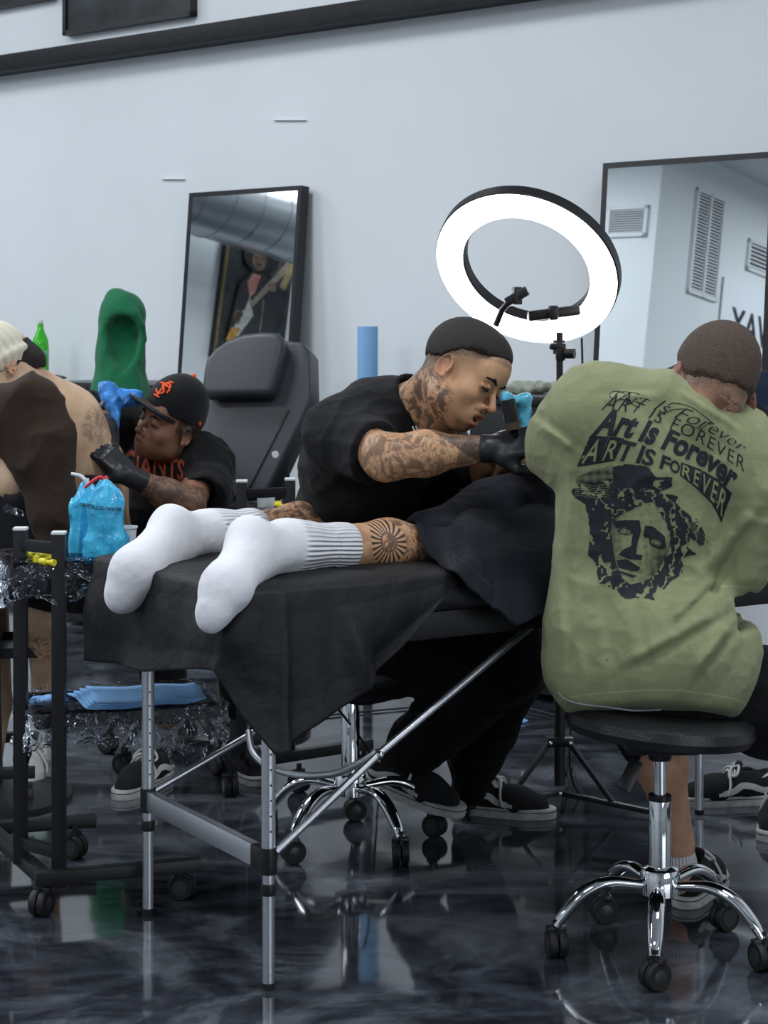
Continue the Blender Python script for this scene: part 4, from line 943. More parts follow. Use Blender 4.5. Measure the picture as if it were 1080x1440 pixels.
# ================================================================ people: materials
def skin_mat(name, col, inkscale=1.0, inkcol=(.010, .014, .017), hair=(.012, .010, .009), rough=.48, ink_amt=.93):
    m = bpy.data.materials.new(name); m.use_nodes = True; nt = m.node_tree; b = nt.nodes['Principled BSDF']; L = nt.links.new
    def N(t, **k):
        n = nt.nodes.new(t)
        for a, v in k.items(): n.inputs[a.replace('_', ' ')].default_value = v
        return n
    def at(n): a = nt.nodes.new('ShaderNodeAttribute'); a.attribute_name = n; return a
    def MT(op, a, b_=None, c=None):
        n = nt.nodes.new('ShaderNodeMath'); n.operation = op
        for i, v in enumerate((a, b_, c)):
            if v is None: continue
            if isinstance(v, (int, float)): n.inputs[i].default_value = v
            else: L(v, n.inputs[i])
        return n.outputs[0]
    def RMP(x, a, b_, lo=0., hi=1.):
        n = nt.nodes.new('ShaderNodeMapRange'); n.interpolation_type = 'SMOOTHSTEP'; L(x, n.inputs[0]); n.inputs[1].default_value = a; n.inputs[2].default_value = b_; n.inputs[3].default_value = lo; n.inputs[4].default_value = hi; return n.outputs[0]
    tc = nt.nodes.new('ShaderNodeTexCoord'); mp = N('ShaderNodeMapping'); L(tc.outputs['Object'], mp.inputs['Vector']); mp.inputs['Scale'].default_value = (inkscale,)*3
    # skin tone mottling
    n0 = N('ShaderNodeTexNoise', Scale=22., Detail=4.); L(tc.outputs['Object'], n0.inputs['Vector'])
    r0 = nt.nodes.new('ShaderNodeValToRGB'); e = r0.color_ramp.elements; e[0].position = .3; e[1].position = .7
    e[0].color = (col[0]*.88, col[1]*.80, col[2]*.78, 1); e[1].color = (min(1, col[0]*1.08), col[1]*1.10, col[2]*1.12, 1); L(n0.outputs['Fac'], r0.inputs['Fac'])
    mr = nt.nodes.new('ShaderNodeMix'); mr.data_type = 'RGBA'; L(at('red').outputs['Fac'], mr.inputs[0]); L(r0.outputs['Color'], mr.inputs[6]); mr.inputs[7].default_value = (col[0]*.86, col[1]*.42, col[2]*.45, 1)
    # tattoo ink: warped bands, shaded areas and fine outlines
    w = N('ShaderNodeTexNoise', Scale=13., Detail=2., Distortion=1.8); L(mp.outputs['Vector'], w.inputs['Vector'])
    band = MT('SINE', MT('MULTIPLY', w.outputs['Fac'], 46.)); line = RMP(MT('ABSOLUTE', band), .34, .12)
    sh = N('ShaderNodeTexNoise', Scale=21., Detail=3., Distortion=2.4); L(mp.outputs['Vector'], sh.inputs['Vector']); shade = RMP(sh.outputs['Fac'], .46, .58)
    vo = N('ShaderNodeTexVoronoi', Scale=24.); vo.feature = 'DISTANCE_TO_EDGE'
    ad = nt.nodes.new('ShaderNodeVectorMath'); ad.operation = 'ADD'; sc3 = nt.nodes.new('ShaderNodeVectorMath'); sc3.operation = 'SCALE'; L(w.outputs['Color'], sc3.inputs[0]); sc3.inputs['Scale'].default_value = .09
    L(mp.outputs['Vector'], ad.inputs[0]); L(sc3.outputs[0], ad.inputs[1]); L(ad.outputs[0], vo.inputs['Vector']); edge = RMP(vo.outputs['Distance'], .030, .008)
    pat = MT('MAXIMUM', MT('MAXIMUM', MT('MULTIPLY', line, .75), MT('MULTIPLY', shade, .80)), MT('MULTIPLY', edge, .8))
    ink = MT('MULTIPLY', pat, at('ink').outputs['Fac'])
    # radiating figure (only where the mesh carries coordinates for it)
    sv = at('sunuv'); sx = nt.nodes.new('ShaderNodeSeparateXYZ'); L(sv.outputs['Vector'], sx.inputs[0])
    ang = MT('ARCTAN2', sx.outputs[1], sx.outputs[0]); rad = MT('SQRT', MT('ADD', MT('MULTIPLY', sx.outputs[0], sx.outputs[0]), MT('MULTIPLY', sx.outputs[1], sx.outputs[1])))
    rays = RMP(MT('SINE', MT('MULTIPLY', ang, 22.)), -.1, .4); rin = RMP(rad, .40, .44); rout = RMP(rad, 1.02, .98); mid = RMP(rad, .42, .36)
    core = MT('MULTIPLY', mid, MT('MULTIPLY', pat, 1.0)); core = MT('MAXIMUM', core, MT('MULTIPLY', RMP(MT('ABSOLUTE', MT('SUBTRACT', rad, .40)), .05, .02), .9))
    sunp = MT('MAXIMUM', MT('MULTIPLY', MT('MULTIPLY', rays, rin), rout), core); inside = MT('MULTIPLY', rout, sx.outputs[2])
    ink = MT('ADD', MT('MULTIPLY', ink, MT('SUBTRACT', 1.0, inside)), MT('MULTIPLY', sunp, inside))
    mi = nt.nodes.new('ShaderNodeMix'); mi.data_type = 'RGBA'; L(MT('MULTIPLY', ink, ink_amt), mi.inputs[0]); L(mr.outputs[2], mi.inputs[6]); mi.inputs[7].default_value = (*inkcol, 1)
    hn = N('ShaderNodeTexNoise', Scale=420., Detail=2.); L(tc.outputs['Object'], hn.inputs['Vector'])
    mh = nt.nodes.new('ShaderNodeMix'); mh.data_type = 'RGBA'; L(MT('MULTIPLY', at('hair').outputs['Fac'], RMP(hn.outputs['Fac'], .30, .62, .55, 1.)), mh.inputs[0]); L(mi.outputs[2], mh.inputs[6]); mh.inputs[7].default_value = (*hair, 1)
    L(mh.outputs[2], b.inputs['Base Color']); b.inputs['Roughness'].default_value = rough; b.inputs['Specular IOR Level'].default_value = .42
    b.inputs['Subsurface Weight'].default_value = .10; b.inputs['Subsurface Radius'].default_value = (.9, .35, .2); b.inputs['Subsurface Scale'].default_value = .012
    bn = N('ShaderNodeTexNoise', Scale=300., Detail=2.); L(tc.outputs['Object'], bn.inputs['Vector']); bu = nt.nodes.new('ShaderNodeBump'); bu.inputs['Strength'].default_value = .12; bu.inputs['Distance'].default_value = .004
    L(bn.outputs['Fac'], bu.inputs['Height']); L(bu.outputs['Normal'], b.inputs['Normal']); return m
def cloth_mat(name, col, rough=.85, weave=900, wash=.0, line=None, bump=.25, sheen=.1, wrinkle=0, var2=None):
    m = bpy.data.materials.new(name); m.use_nodes = True; nt = m.node_tree; b = nt.nodes['Principled BSDF']; L = nt.links.new
    tc = nt.nodes.new('ShaderNodeTexCoord'); n = nt.nodes.new('ShaderNodeTexNoise'); n.inputs['Scale'].default_value = 9; n.inputs['Detail'].default_value = 10; n.inputs['Roughness'].default_value = .8; L(tc.outputs['Object'], n.inputs['Vector'])
    r = nt.nodes.new('ShaderNodeValToRGB'); e = r.color_ramp.elements; e[0].position = .35; e[1].position = .65
    e[0].color = (*[c*(1-wash) for c in col], 1); e[1].color = (*[min(1, c*(1+wash)) for c in col], 1); L(n.outputs['Fac'], r.inputs['Fac']); out = r.outputs['Color']
    if line:          # stitched hem: a pale worn line at a set height above the hem edge
        a = nt.nodes.new('ShaderNodeAttribute'); a.attribute_name = 'hem'; mr = nt.nodes.new('ShaderNodeMapRange'); mt = nt.nodes.new('ShaderNodeMath'); mt.operation = 'SUBTRACT'; mt.inputs[1].default_value = line[0]
        ab = nt.nodes.new('ShaderNodeMath'); ab.operation = 'ABSOLUTE'; L(a.outputs['Fac'], mt.inputs[0]); L(mt.outputs[0], ab.inputs[0]); L(ab.outputs[0], mr.inputs[0]); mr.inputs[1].default_value = line[1]; mr.inputs[2].default_value = 0; mr.inputs[3].default_value = 0; mr.inputs[4].default_value = .8
        mx = nt.nodes.new('ShaderNodeMix'); mx.data_type = 'RGBA'; L(mr.outputs[0], mx.inputs[0]); L(out, mx.inputs[6]); mx.inputs[7].default_value = (*line[2], 1); out = mx.outputs[2]
    L(out, b.inputs['Base Color']); b.inputs['Roughness'].default_value = rough; b.inputs['Sheen Weight'].default_value = sheen; b.inputs['Specular IOR Level'].default_value = .25
    n2 = nt.nodes.new('ShaderNodeTexNoise'); n2.inputs['Scale'].default_value = weave; L(tc.outputs['Object'], n2.inputs['Vector']); bu = nt.nodes.new('ShaderNodeBump'); bu.inputs['Strength'].default_value = bump; bu.inputs['Distance'].default_value = .002
    L(n2.outputs['Fac'], bu.inputs['Height']); nrm = bu.outputs['Normal']
    if wrinkle:
        n3 = nt.nodes.new('ShaderNodeTexNoise'); n3.inputs['Scale'].default_value = 18; n3.inputs['Detail'].default_value = 3; n3.inputs['Distortion'].default_value = .8; L(tc.outputs['Object'], n3.inputs['Vector']); b2 = nt.nodes.new('ShaderNodeBump'); b2.inputs['Strength'].default_value = wrinkle; b2.inputs['Distance'].default_value = .01
        L(n3.outputs['Fac'], b2.inputs['Height']); L(nrm, b2.inputs['Normal']); nrm = b2.outputs['Normal']
    L(nrm, b.inputs['Normal']); return m
def sock_mat():
    m = mat('white_knit_sock', (.80, .80, .84), .9, sheen=.2); nt = m.node_tree; b = nt.nodes['Principled BSDF']; L = nt.links.new
    a = nt.nodes.new('ShaderNodeAttribute'); a.attribute_name = 'rib'; sx = nt.nodes.new('ShaderNodeSeparateXYZ'); L(a.outputs['Vector'], sx.inputs[0])
    def MT(op, x, y=None):
        n = nt.nodes.new('ShaderNodeMath'); n.operation = op
        for i, v in enumerate((x, y)):
            if v is None: continue
            if isinstance(v, (int, float)): n.inputs[i].default_value = v
            else: L(v, n.inputs[i])
        return n.outputs[0]
    ang = MT('ARCTAN2', sx.outputs[1], sx.outputs[0]); s = MT('MULTIPLY', MT('SINE', MT('MULTIPLY', ang, 34.)), sx.outputs[2])
    tc = nt.nodes.new('ShaderNodeTexCoord'); n = nt.nodes.new('ShaderNodeTexNoise'); n.inputs['Scale'].default_value = 60; n.inputs['Detail'].default_value = 6; L(tc.outputs['Object'], n.inputs['Vector'])
    h = MT('ADD', s, MT('MULTIPLY', n.outputs['Fac'], .8)); bu = nt.nodes.new('ShaderNodeBump'); bu.inputs['Strength'].default_value = .9; bu.inputs['Distance'].default_value = .0022; L(h, bu.inputs['Height']); L(bu.outputs['Normal'], b.inputs['Normal'])
    r = nt.nodes.new('ShaderNodeMapRange'); L(s, r.inputs[0]); r.inputs[1].default_value = -1; r.inputs[2].default_value = 0; r.inputs[3].default_value = .80; r.inputs[4].default_value = 1
    mx = nt.nodes.new('ShaderNodeMix'); mx.data_type = 'RGBA'; mx.blend_type = 'MULTIPLY'; mx.inputs[0].default_value = 1; mx.inputs[6].default_value = (.80, .80, .84, 1); L(r.outputs[0], mx.inputs[7]); L(mx.outputs[2], b.inputs['Base Color'])
    return m
M['sock'] = sock_mat()
M['skin_light'] = skin_mat('skin_warm', (.56, .31, .20)); M['skin_tan'] = skin_mat('skin_tan', (.58, .335, .185), .8); M['skin_brown'] = skin_mat('skin_brown', (.23, .115, .07)); M['skin_pale'] = skin_mat('skin_pale', (.62, .42, .27)); M['skin_shin'] = skin_mat('skin_shin', (.34, .19, .13))
M['glove'] = mat('black_nitrile', (.018, .019, .023), .38, bump=.25, bscale=40)
M['blacktee'] = cloth_mat('black_cotton', (.0050, .0050, .006), sheen=.03, wash=.25, wrinkle=.5)
M['blackpants'] = cloth_mat('black_twill', (.0030, .0030, .004), sheen=.02, wash=.2, wrinkle=.5)
M['navy'] = cloth_mat('washed_navy_twill', (.0060, .0075, .014), sheen=.04, wash=.3, wrinkle=.5)
M['olive'] = cloth_mat('washed_olive_cotton', (.265, .280, .150), wash=.14, line=(.022, .0022, (.40, .42, .24)), wrinkle=.35)
M['brown'] = cloth_mat('brown_fleece', (.032, .019, .013), sheen=.03, wash=.2, weave=300)
M['cream'] = mat('cream_rib_knit', (.68, .64, .52), .95, bump=.2, bscale=150)
M['capcloth'] = cloth_mat('black_wool_cap', (.006, .006, .007), wash=.2)
M['orange'] = mat('orange_thread', (.85, .10, .015), .7); M['shirtprint'] = mat('orange_print', (.36, .07, .025), .7, var=.4, vscale=60); M['yellowprint'] = mat('yellow_print', (.40, .42, .05), .7)
M['hairdark'] = mat('dark_short_hair', (.020, .014, .012), .75, bump=.35, bscale=700, var=.5, vscale=350); M['hairbrown'] = mat('brown_short_hair', (.075, .050, .036), .8, bump=.35, bscale=700, var=.5, vscale=350)
M['shoeblack'] = mat('black_suede', (.009, .009, .010), .85, bump=.3, bscale=300); M['shoewhite'] = mat('white_shoe_leather', (.62, .62, .60), .6); M['rubberwhite'] = mat('white_rubber_sole', (.50, .50, .48), .6, var=.25, vscale=30)
M['eye'] = mat('eye', (.5, .48, .46), .2); M['iris'] = mat('iris', (.01, .007, .005), .15); M['teeth'] = mat('teeth', (.55, .5, .42), .4); M['mouth'] = mat('mouth_dark', (.05, .012, .012), .6)
# ---------------------------------------------------------------- head
def head_prims(s, R, o, sc_=1.0, mouth=.0, ears=True, jaw=1.0):
    s.set(R, o, sc_)
    s.ell((0, -.018, .036), (.075, .096, .083), .03); s.ell((0, .028, -.028), (.064, .062, .086), .04)
    s.ell((0, .034, -.076), (.050*jaw, .046, .038), .04); s.ell((0, .074, -.103), (.021, .017, .015), .025)
    for x in (-1, 1):
        s.ell((x*.046, .056, -.030), (.020, .022, .018), .03); s.ell((x*.054*jaw, .010, -.070), (.018, .030, .026), .03)
    s.cap((-.034, .078, .020), (.034, .078, .020), .011, .011, .022); s.ell((0, .072, .05), (.05, .022, .035), .03)
    for x in (-1, 1): s.ell((x*.0315, .097, -.001), (.0165, .014, .0115), .014, 's')
    for x in (-1, 1):
        s.ell((x*.0315, .0745, -.001), (.0155, .0145, .0125), .004)
        s.cap((x*.019, .086, .0005), (x*.0315, .0925, .0055), .0035, .0042, .006); s.cap((x*.0315, .0925, .0055), (x*.046, .083, .001), .0042, .003, .006)
    s.cap((0, .086, .012), (0, .116, -.032), .0065, .0085, .010); s.ell((0, .1155, -.035), (.0095, .0105, .0085), .006)
    for x in (-1, 1): s.ell((x*.0135, .099, -.040), (.0075, .009, .0075), .008)
    for x in (-1, 1): s.ell((x*.007, .104, -.0475), (.0038, .006, .003), .004, 's')
    s.ell((0, .083, -.068), (.030, .018, .022), .02)
    u, l = -.0635+mouth*.2, -.0765-mouth*.8
    s.ell((0, .0965, u), (.023, .0085, .0055), .006); s.ell((0, .0945, l), (.020, .0090, .0068), .006)
    s.ell((0, .103, (u+l)/2), (.021, .012, .0014+mouth*.55), .004, 's')
    if ears:
        for x in (-1, 1):
            c, sn = math.cos(.28), math.sin(.28); Re = np.array([[c, 0, x*-sn], [0, 1, 0], [x*sn, 0, c]]) @ np.array([[1, 0, 0], [0, math.cos(.18), -math.sin(.18)], [0, math.sin(.18), math.cos(.18)]])
            ce = np.array((x*.079, -.008, -.010))
            s.ell(ce, (.0055, .0150, .0265), .006, R=Re)
            n = 12; ring = [(0*1.0, .0165*math.cos(t)*1.0+.0, .0275*math.sin(t)) for t in np.linspace(-1.35, 3.6, n)]
            ring = [ce+Re@np.array((x*.006, -q[1]*1.0, q[2])) for q in ring]
            for a, b in zip(ring, ring[1:]): s.cap(a, b, .0036, .0036, .003)
            s.ell(ce+Re@np.array((x*.008, .003, .002)), (.006, .0085, .015), .005, 's', R=Re)
            s.ell(ce+Re@np.array((x*.004, .008, -.026)), (.005, .007, .008), .006, R=Re); s.cap(ce+Re@np.array((x*.002, .0, -.012)), ce+Re@np.array((x*.003, -.008, .010)), .0028, .0025, .004)
    s.set(np.eye(3), (0, 0, 0), 1.0); return s
def hl(V, R, o, sc_): return ((V-A(o))@R)/sc_             # to head space
def head_parts(R, o, sc_, brow=(.010, .008, .007), ball=False):
    g = []; hm = mat('brow_hair', brow, .9)
    for x in (-1, 1):
        s = SDF(R, A(o), sc_); s.cap((x*.012, .0955, .0185), (x*.030, .0945, .0250), .0034, .0044, .004); s.cap((x*.030, .0955, .0250), (x*.052, .0850, .0215), .0044, .0022, .004); g.append(sdf_obj('eyebrow', s, hm, .0015))
        if ball:
            s = SDF(R, A(o), sc_); s.ell((x*.0315, .0815, -.0015), (.0115, .0115, .0105), .002); g.append(sdf_obj('eyeball', s, M['eye'], .0016)); s = SDF(R, A(o), sc_); s.ell((x*.0315, .0905, -.0035), (.0048, .0030, .0046), .002); g.append(sdf_obj('iris', s, M['iris'], .0012))
        s = SDF(R, A(o), sc_); s.cap((x*.019, .0885, -.0045), (x*.0315, .0955, -.0040), .0018, .0026, .002); s.cap((x*.0315, .0955, -.0040), (x*.047, .0850, -.0035), .0026, .0016, .002); g.append(sdf_obj('eyelashes', s, M['iris'], .0012))
    return g
def hair_cap(R, o, sc_, m, off=.004, name='hair', region=None, h=.003, extra=None, edge=None, soft=.014):      # skull offset outwards; past the hairline it sinks under the skin
    s = SDF(R, A(o), sc_); s.ell((0, -.018, .036), (.075+off, .096+off, .083+off*1.5), .03); s.ell((0, .012, -.022), (.062+off*.3, .060, .080), .04)
    if extra: extra(s)
    def cut(V): return ~region(hl(V, R, o, sc_))
    if edge is not None:
        def dsp(q):
            L = hl(q, R, o, sc_); w = sstep(0, soft, edge(L)+.006*vnoise(q, 130, 4)); return .0005*vnoise(q, 300, 3)+(off+.004)*(1-w)
        s.disp = dsp; return sdf_obj(name, s, m, h, cut=lambda V: edge(hl(V, R, o, sc_)) < -.008)
    s.disp = lambda q: .0012*vnoise(q, 260, 3)
    return sdf_obj(name, s, m, h, cut=cut)
def hairline(L, f=.064, t=.054, e=.036, b_=-.020, n=-.045):      # height of the hairline round the head: front, temple, ear, back, nape
    x, y, z = L.T; return z-np.interp(y, [-.115, -.085, -.035, .0, .035, .07, .10], [n, b_, e*.3+b_*.7, e, t, f, f+.01])
# ---------------------------------------------------------------- hands (fingers curled about what they hold)
def hand_prims(s, R, o, side=1, curl=(.5, .6, .6, .7), thumb=(.7, .3), sc_=1.0, fat=0.0, spread=.05):
    s.set(R, o, sc_)
    s.box((0, .048, 0), (.040+fat, .044, .0135+fat), .012, .012); s.cap((0, -.02, 0), (0, .03, 0), .024+fat, .027+fat, .02, 'u', .72, (0, 0, 1)); s.ell((side*-.026, .03, -.010), (.017, .030, .014), .014)
    for i, (x, L_) in enumerate(zip((-.030, -.010, .010, .029), (.072, .080, .075, .060))):
        x *= side; p = np.array((x, .086-(.006 if i in (0, 3) else 0), 0.)); a = 0.; sp = side*(-.5+i/3)*2*spread*-1*-1
        for j, f in enumerate((.45, .32, .25)):
            a += curl[i]*(1.0 if j else .75); d = np.array((math.sin(sp)*.5, math.cos(a), -math.sin(a))); d /= np.linalg.norm(d); q = p+d*L_*f
            s.cap(p, q, .0092-j*.0008+fat, .0086-j*.0008+fat, .0045); p = q
    t0 = np.array((side*-.034, .022, -.008)); d = np.array((side*-math.cos(thumb[0])*1.0, math.sin(thumb[0]), -.45)); d /= np.linalg.norm(d); t1 = t0+d*.036
    d2 = np.array((side*-math.cos(thumb[0]+thumb[1]+.3), math.sin(thumb[0]+thumb[1]+.3), -.5)); d2 /= np.linalg.norm(d2); t2 = t1+d2*.030; t3 = t2+d2*.020
    s.cap(t0, t1, .0135+fat, .0115+fat, .012); s.cap(t1, t2, .0112+fat, .0098+fat, .005); s.cap(t2, t3, .0098+fat, .0085+fat, .005)
    s.set(np.eye(3), (0, 0, 0), 1.0); return s
# ---------------------------------------------------------------- shoes
def shoe(heel, fwd, label, up=(0, 0, 1), sc_=1.0, side=1, style='skate', name='skate_shoe', foot_in=True):
    """heel: point on the ground under the heel; returns the list of parts, first is the upper"""
    R, o = frame(fwd, up, heel); g = []
    def L2W(p): return Vector(R@(A(p)*sc_)+o)
    ow = []        # sole outline
    ctr = [(0, .034, .034), (side*.004, .10, .033), (side*.004, .17, .042), (-side*.000, .225, .046), (-side*.006, .262, .036)]
    import itertools
    pts = []
    for cx, cy, r in ctr:
        for k in range(20): pts.append((cx+r*math.cos(k*math.pi/10), cy+r*math.sin(k*math.pi/10)))
    pts = sorted(set(pts))
    def half(ps):
        h_ = []
        for p in ps:
            while len(h_) >= 2 and (h_[-1][0]-h_[-2][0])*(p[1]-h_[-2][1])-(h_[-1][1]-h_[-2][1])*(p[0]-h_[-2][0]) <= 0: h_.pop()
            h_.append(p)
        return h_
    hull = half(pts)[:-1]+half(pts[::-1])[:-1]
    def sole(z0, z1, sc2, m, nm, bev=.003):
        cx = sum(p[0] for p in hull)/len(hull); cy = .145; o_ = MB().prism([((x-cx)*sc2+cx, (y-cy)*(1+(sc2-1)*.4)+cy) for x, y in hull], z0, z1, bev=bev).build(nm, m)
        o_.data.transform(Matrix.Translation(Vector(o)) @ Matrix(R.tolist()).to_4x4() @ Matrix.Scale(sc_, 4)); return o_
    s = SDF(R, o, sc_)
    s.cap((0, .040, .050), (0, .10, .050), .036, .036, .03); s.cap((0, .10, .045), (0, .19, .038), .037, .043, .03); s.cap((0, .19, .036), (-side*.004, .245, .030), .043, .034, .03); s.cap((0, .036, .07), (0, .10, .070), .030, .030, .025)
    s.cap((0, .085, .085), (0, .165, .055), .020, .018, .03)
    s.cap((0, .045, .128), (0, .092, .118), .024, .026, .012, 's'); s.cap((0, .05, .09), (0, .09, .08), .021, .022, .008, 's'); s.box((0, .14, -.03), (.2, .3, .048), .001, .004, 's')
    white = style == 'sneaker'
    up_ = sdf_obj(name, s, M['shoewhite'] if white else M['shoeblack'], .003, it=1); g.append(up_)
    g.append(sole(0, .028, 1.02, M['rubberwhite'], 'sole')); 
    if not white:
        g.append(sole(.0195, .0215, 1.035, M['shoeblack'], 'foxing_stripe', 0)); 
    # padded collar rim and tongue
    col = [L2W(p) for p in ((0, .022, .092), (.022, .030, .088), (.029, .055, .078), (.028, .085, .078), (.020, .112, .088)) ]; col2 = [L2W((-p[0], p[1], p[2])) for p in ((0, .022, .092), (.022, .030, .088), (.029, .055, .078), (.028, .085, .078), (.020, .112, .088))]
    g.append(MB().tube(spline(col, 4), .0048*sc_, 8).tube(spline(col2, 4), .0048*sc_, 8).build('collar_rim', M['shoewhite'] if style == 'skate' else M['shoewhite']))
    s = SDF(R, o, sc_); s.cap((0, .118, .106), (0, .165, .072), .018, .018, .01, 'u', .35, (0, .6, .8)); s.cap((-.010, .112, .114), (.010, .112, .114), .010, .010, .01, 'u', .5, (0, .6, .8)); g.append(sdf_obj('tongue', s, M['shoewhite'] if white else M['shoeblack'], .003))
    ml = M['shoewhite']; lc = MB()
    for k in range(6):
        y = .128+k*.016; z = .100-k*.0086
        lc.tube([L2W(p) for p in ((-.024, y+.004, z-.014), (-.014, y, z-.002), (0, y-.003, z+.003), (.014, y, z-.002), (.024, y+.004, z-.014))], .0046*sc_, 6)
    for q in (-1, 1):
        lc.tube(spline([L2W(p) for p in ((0, .128, .104), (q*.020, .118, .112), (q*.040, .130, .092), (q*.028, .140, .086), (0, .130, .104))], 5), .0038*sc_, 6)
        lc.tube(spline([L2W(p) for p in ((0, .130, .104), (q*.022, .145, .098), (q*.046, .150, .060), (q*.050, .158, .036))], 5), .0038*sc_, 6)
    g.append(lc.build('laces', ml))
    if not white or True:
        bv = BVHTree.FromObject(up_, bpy.context.evaluated_depsgraph_get())
        for q in (-1, 1):
            line = [(.020, .050), (.05, .046), (.085, .058), (.115, .060), (.140, .044), (.185, .036)] if not white else [(.02, .06), (.07, .04), (.13, .06), (.2, .04)]
            V = []; F = []
            sp = spline([Vector((0, y, z)) for y, z in line], 8); n = len(sp)
            for i, p in enumerate(sp):
                t = (sp[min(i+1, n-1)]-sp[max(i-1, 0)]).normalized(); w = .0088*(1 if 2 < i < n-3 else .6); nn = Vector((0, -t.z, t.y))
                for d in (-1, -.33, .33, 1):
                    a = p+nn*w*d; o0 = L2W((q*.09, a.y, a.z)); hit = bv.ray_cast(o0, (L2W((0, a.y, a.z))-o0).normalized())
                    V.append((hit[0] or L2W((q*.035, a.y, a.z)))+(o0-L2W((0, a.y, a.z))).normalized()*.002)
            for i in range(n-1):
                for k in range(3): F.append((i*4+k, i*4+k+1, i*4+k+5, i*4+k+4))
            g.append(raw('side_stripe', V, F, M['shoewhite'] if not white else M['cloth_grey']))
    for p in g[1:]: p.parent = up_
    return up_
def attrs_zero(V): return {'ink': np.zeros(len(V)), 'hair': np.zeros(len(V)), 'red': np.zeros(len(V)), 'sunuv': np.full((len(V), 3), (9., 9., 0.))}
def segd(V, a, b):
    a, b = A(a), A(b); d = b-a; t = np.clip((V-a)@d/(d@d), 0, 1); return np.sqrt(((V-a-t[:, None]*d)**2).sum(1)), t
def pp(*l): return [A(P(*q)) for q in l]
YDIR = (0, 1, 0)
# ================================================================ the man in the black T-shirt
def man_black():
    root = empty('person', Vector((-.07, 5.0, 0)), 'man in black T-shirt with tattooed neck and arm bending over the client', 'person'); g = []
    R, o = frame((.718, -.50, -.484), (.559, 0, .829), P(651, 524, 4.40)); SC = 1.0
    b = SDF(); head_prims(b, R, o, SC, mouth=.012, jaw=1.08)
    hw = lambda p: R@(A(p)*SC)+o
    nb = A(P(572, 590, 4.56))
    b.cap(hw((0, -.035, -.045)), nb, .056, .066, .03); b.cap(hw((0, .01, -.075)), A(P(610, 610, 4.50)), .045, .05, .03)
    sh, el, wr = pp((474, 604, 4.50), (543, 642, 4.29), (698, 630, 4.30))
    b.cap(nb, A(P(515, 680, 4.7)), .08, .12, .05); b.cap(A(P(515, 680, 4.7)), A(P(505, 860, 4.98)), .12, .13, .05)
    b.cap(nb, sh, .055, .045, .04)
    b.cap(sh, el, .050, .049, .03); b.ell(el+A((0.0, .005, -.012)), (.040, .040, .036), .03)
    mid = el+(wr-el)*.35; b.cap(el, mid, .046, .050, .03); b.cap(mid, wr, .048, .027, .03, 'u', .85, (0, 1, .2))
    # far arm
    sh2, el2, wr2 = pp((606, 615, 4.80), (655, 665, 4.72), (735, 622, 4.50))
    b.cap(nb, sh2, .06, .055, .04); b.cap(sh2, el2, .05, .043, .03); b.cap(el2, wr2, .042, .026, .03)
    # legs inside the trousers
    hip = A(P(505, 880, 4.98)); 
    for k, a, an in ((A(P(712, 918, 4.86)), A(P(572, 1060, 5.14)), A(P(545, 1085, 5.18))), (A(P(722, 915, 5.05)), A(P(670, 1062, 5.24)), A(P(662, 1105, 5.26)))):
        b.cap(hip, k, .09, .06, .04); b.cap(k, a, .06, .04, .03); b.cap(a, an, .038, .03, .02)
    def at(V):
        d = attrs_zero(V); L = hl(V, R, o, SC); x, y, z = L.T
        # faded buzz cut, stubble on jaw and lip
        side = sstep(-.030, .022, z-.45*np.maximum(y-.02, 0)*0)*(y < .09); fade = sstep(-.015, .045, z)*sstep(.050, .018, y+0*z)*sstep(.04, .055, np.abs(x)+.0+0*z)
        hn_ = hairline(L); fade = sstep(-.062, .002, hn_)*sstep(.066, .040, y)+sstep(-.012, .0, hn_)*.8; d['hair'] = np.clip(fade*.72, 0, .85)
        beard = sstep(-.084, -.098, z)*sstep(.055, .078, y)*.62+sstep(-.07, -.1, z)*sstep(.02, .05, y)*.18; must = np.exp(-((z+.0535)/.0035)**2)*sstep(.085, .092, y)*(np.abs(x) < .03)*.75
        near = (z < .13) & (z > -.15); d['hair'] = np.where(near, np.maximum(d['hair'], np.maximum(beard, must)), 0)
        lips = np.exp(-((z+.0635)/.0055)**2-(x/.024)**4)*(y > .092)+np.exp(-((z+.0865)/.0075)**2-(x/.022)**4)*(y > .088); ear = (np.abs(x) > .079)*(np.abs(y+.008) < .03)*(np.abs(z+.01) < .045)*.30
        d['red'] = np.clip(np.maximum(np.maximum(lips, ear), .18*np.exp(-((x/.02)**2+((z+.036)/.02)**2))*(y > .09)), 0, 1)*near
        dn, tn_ = segd(V, hw((0, -.04, -.02)), nb); neck = sstep(.13, .10, dn)*sstep(.055, .02, y)*sstep(-.028, -.048, z-.5*np.maximum(0, y)*0)*(z < -.02)
        behind = sstep(.060, .040, y)*sstep(-.030, -.050, z+.25*y)
        da, ta = segd(V, sh, el); db, tb = segd(V, el, wr); arm = np.maximum((da < .10)*1., (db < .085)*1.)
        d['ink'] = np.clip(np.maximum(np.where(near | (dn < .12), behind*(np.abs(x) < .09), 0), arm*(~((np.abs(L) < .12).all(1)))*(.82+.0*tb)), 0, 1)
        return d
    g.append(sdf_obj('body', b, M['skin_tan'], .0034, attr_fn=at, it=1))
    g += head_parts(R, o, SC)
    s = SDF(R, o, SC); s.ell((0, .090, -.0755), (.017, .008, .005), .004); g.append(sdf_obj('mouth_interior', s, M['mouth'], .002))
    g.append(hair_cap(R, o, SC, M['hairdark'], .0055, extra=lambda s: s.ell((0, .030, .072), (.062, .054, .045), .03), edge=lambda L: hairline(L)))
    # T-shirt
    s = SDF(); c = s.cap
    c(P(502, 850, 5.0), P(500, 740, 4.86), .150, .140, .08, 'u', 1.25, YDIR); c(P(500, 740, 4.86), P(512, 650, 4.68), .142, .140, .08, 'u', 1.3, YDIR)
